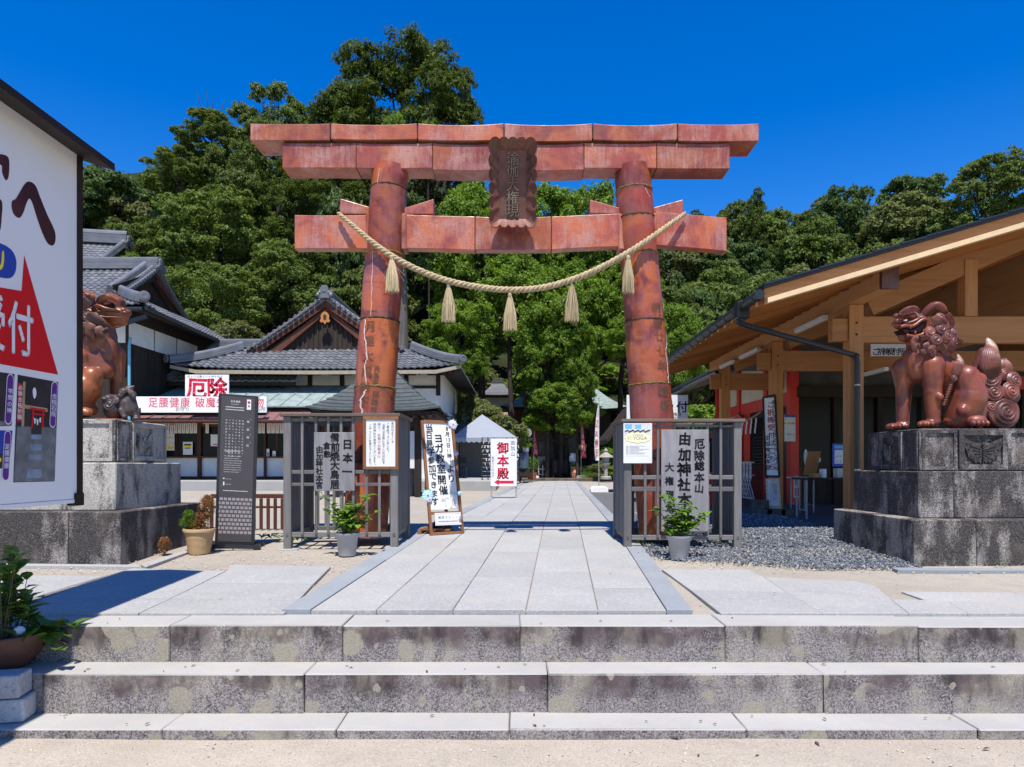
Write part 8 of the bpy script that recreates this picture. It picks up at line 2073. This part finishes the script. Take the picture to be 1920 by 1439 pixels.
tree('cone',1420,352,82,4,8,'dark conifer on the right skyline near the torii end',None,84)
tree('dark',1715,312,88,5.0,6,'dark layered tree on the right skyline above the hall roof',None,85); tree('oak',1865,272,62,5.2,6,'airy dark tree with sky showing through at the right edge',None,86,variant=0)
tree('hill',1700,360,78,5.5,5,'dusty olive round tree above the cypress hall roof',None,87,variant=3); tree('dark',1585,335,86,5.0,7,'rounded dark tree at the middle of the right skyline',None,88)
# the twin trunks at the end of the path
for px0,px1,Yt,w0,w1,lab in ((1018,985,40.2,.62,.34,'massive leaning dark trunk left of its twin at the path end'),(1056,1046,41.0,.78,.45,'massive upright furrowed trunk right of its twin at the path end')):
    b=Vector((XX(px0,Yt),Yt,.3)); tp=P(px1,560,Yt+.8); r=random.Random(px0); pts=[b+Vector((0,0,-.2)),b+Vector((.02,0,.9)),b.lerp(tp,.22)+Vector((.12,0,0)),b.lerp(tp,.45)+Vector((-.1,0,0)),b.lerp(tp,.72)+Vector((.1,.1,0)),tp]
    t=thing('great_tree',tuple(b),lab,'tree','twin great trees at the path end'); P2=catm(pts,5); n=len(P2)
    mb=MB(); mb.tube(P2,[w0*1.25*(1-.0)*(1.35 if i<2 else 1.1 if i<4 else 1)-(w0-w1)*i/n for i in range(n)],16); mb.build('trunk',M_BARK,t,True)
    for k in range(6):
        q=P2[int(n*(.45+.09*k))]; e=q+Vector((r.uniform(-3,3),r.uniform(-1,1.5),r.uniform(1.2,2.8))); mb=MB(); mb.tube([q,q.lerp(e,.5)+Vector((0,0,.3)),e],[.16,.11,.05],7); mb.build('limb',M_BARK,t,True)
    c=bpy.data.objects.new('crown',PROTO['camphor'][1][0]); COL.objects.link(c); c.parent=t; c.location=tp-b+Vector((0,.8,1.0)); c.scale=(3.0,2.6,2.8)
# tall straight cedar trunk behind the left pillar
b=Vector((XX(752,33),33,.5)); t=thing('cedar_tree',tuple(b),'tall straight cedar with pale furrowed trunk right of the left torii pillar','tree'); mb=MB(); mb.tube([b,b+Vector((0,0,4)),b+Vector((-.05,0,8)),b+Vector((0,0,12))],[.48,.42,.36,.2],14); mb.build('trunk',m_wood('grey_cedar_bark',(.09,.075,.065),(.24,.215,.195),VG,7,.95,.6),t,True)
c=bpy.data.objects.new('crown',PROTO['dark'][1][0]); COL.objects.link(c); c.parent=t; c.location=(0,.4,11.5); c.scale=(2.4,2.4,2.6)
# bushes: garden between office and tent, and in the shaded planting
BS=[(905,757,34,1.3,1.1),(928,775,33,1.3,1.2),(955,790,32.8,1.0,.9),(975,802,33.5,.7,.8),(890,740,35,1.0,1.0),(1150,840,38.5,1.2,1.0),(1130,868,38,.9,.6),(1165,870,37.5,.9,.6),(1105,872,39,.7,.5),(1150,815,42,1.6,1.0),(1215,715,40,1.3,1.4),(1312,758,34,1.5,1.2),(1185,690,60.5,3.0,2.4),(1120,680,61,3.0,2.4),(905,690,58.5,2.6,2.4),(985,700,57,2.4,2.2)]
for i,(a,b,Yt,w,h) in enumerate(BS): tree('shrub',a,b,Yt,w,h,['yellow green bush behind the white tent peak','yellow green bush over the right slope of the white tent','bright bush between tent and twin trunks','small bush beside the loudspeaker','leafy bush under the beige cottage','shaded bush right of the white banner','low shaded bush near the small lantern','low bush beside the right lattice top','low shaded bush behind the red banner','dark leafy bush before the copper hall','leafy bush beside the right pillar, above the booth','bush between the right pillar and the vermilion shop roof','olive bush up the slope right of the copper hall roof','olive bush up the slope behind the copper hall ridge','bright bush up the slope behind the beige cottage','bush up the slope behind the small copper hall'][i],None,200+i,base=.3 if i<12 else None,variant=0 if i in (0,1,2,4) else i)
mb=MB(); r=random.Random(9)
for i in range(420):
    x=XX(r.uniform(1090,1175),38.3); b=Vector((x,38.3+r.uniform(-.3,1),.32)); a=r.uniform(0,6.28); mb.add([b,b+Vector((.02,0,0)),b+Vector((math.cos(a)*.2,math.sin(a)*.15,r.uniform(.35,.8)))],[(0,1,2)])
tag(mb.build('tall_grass',L_POT),kind='stuff')
bpy.data.objects.remove(_to)
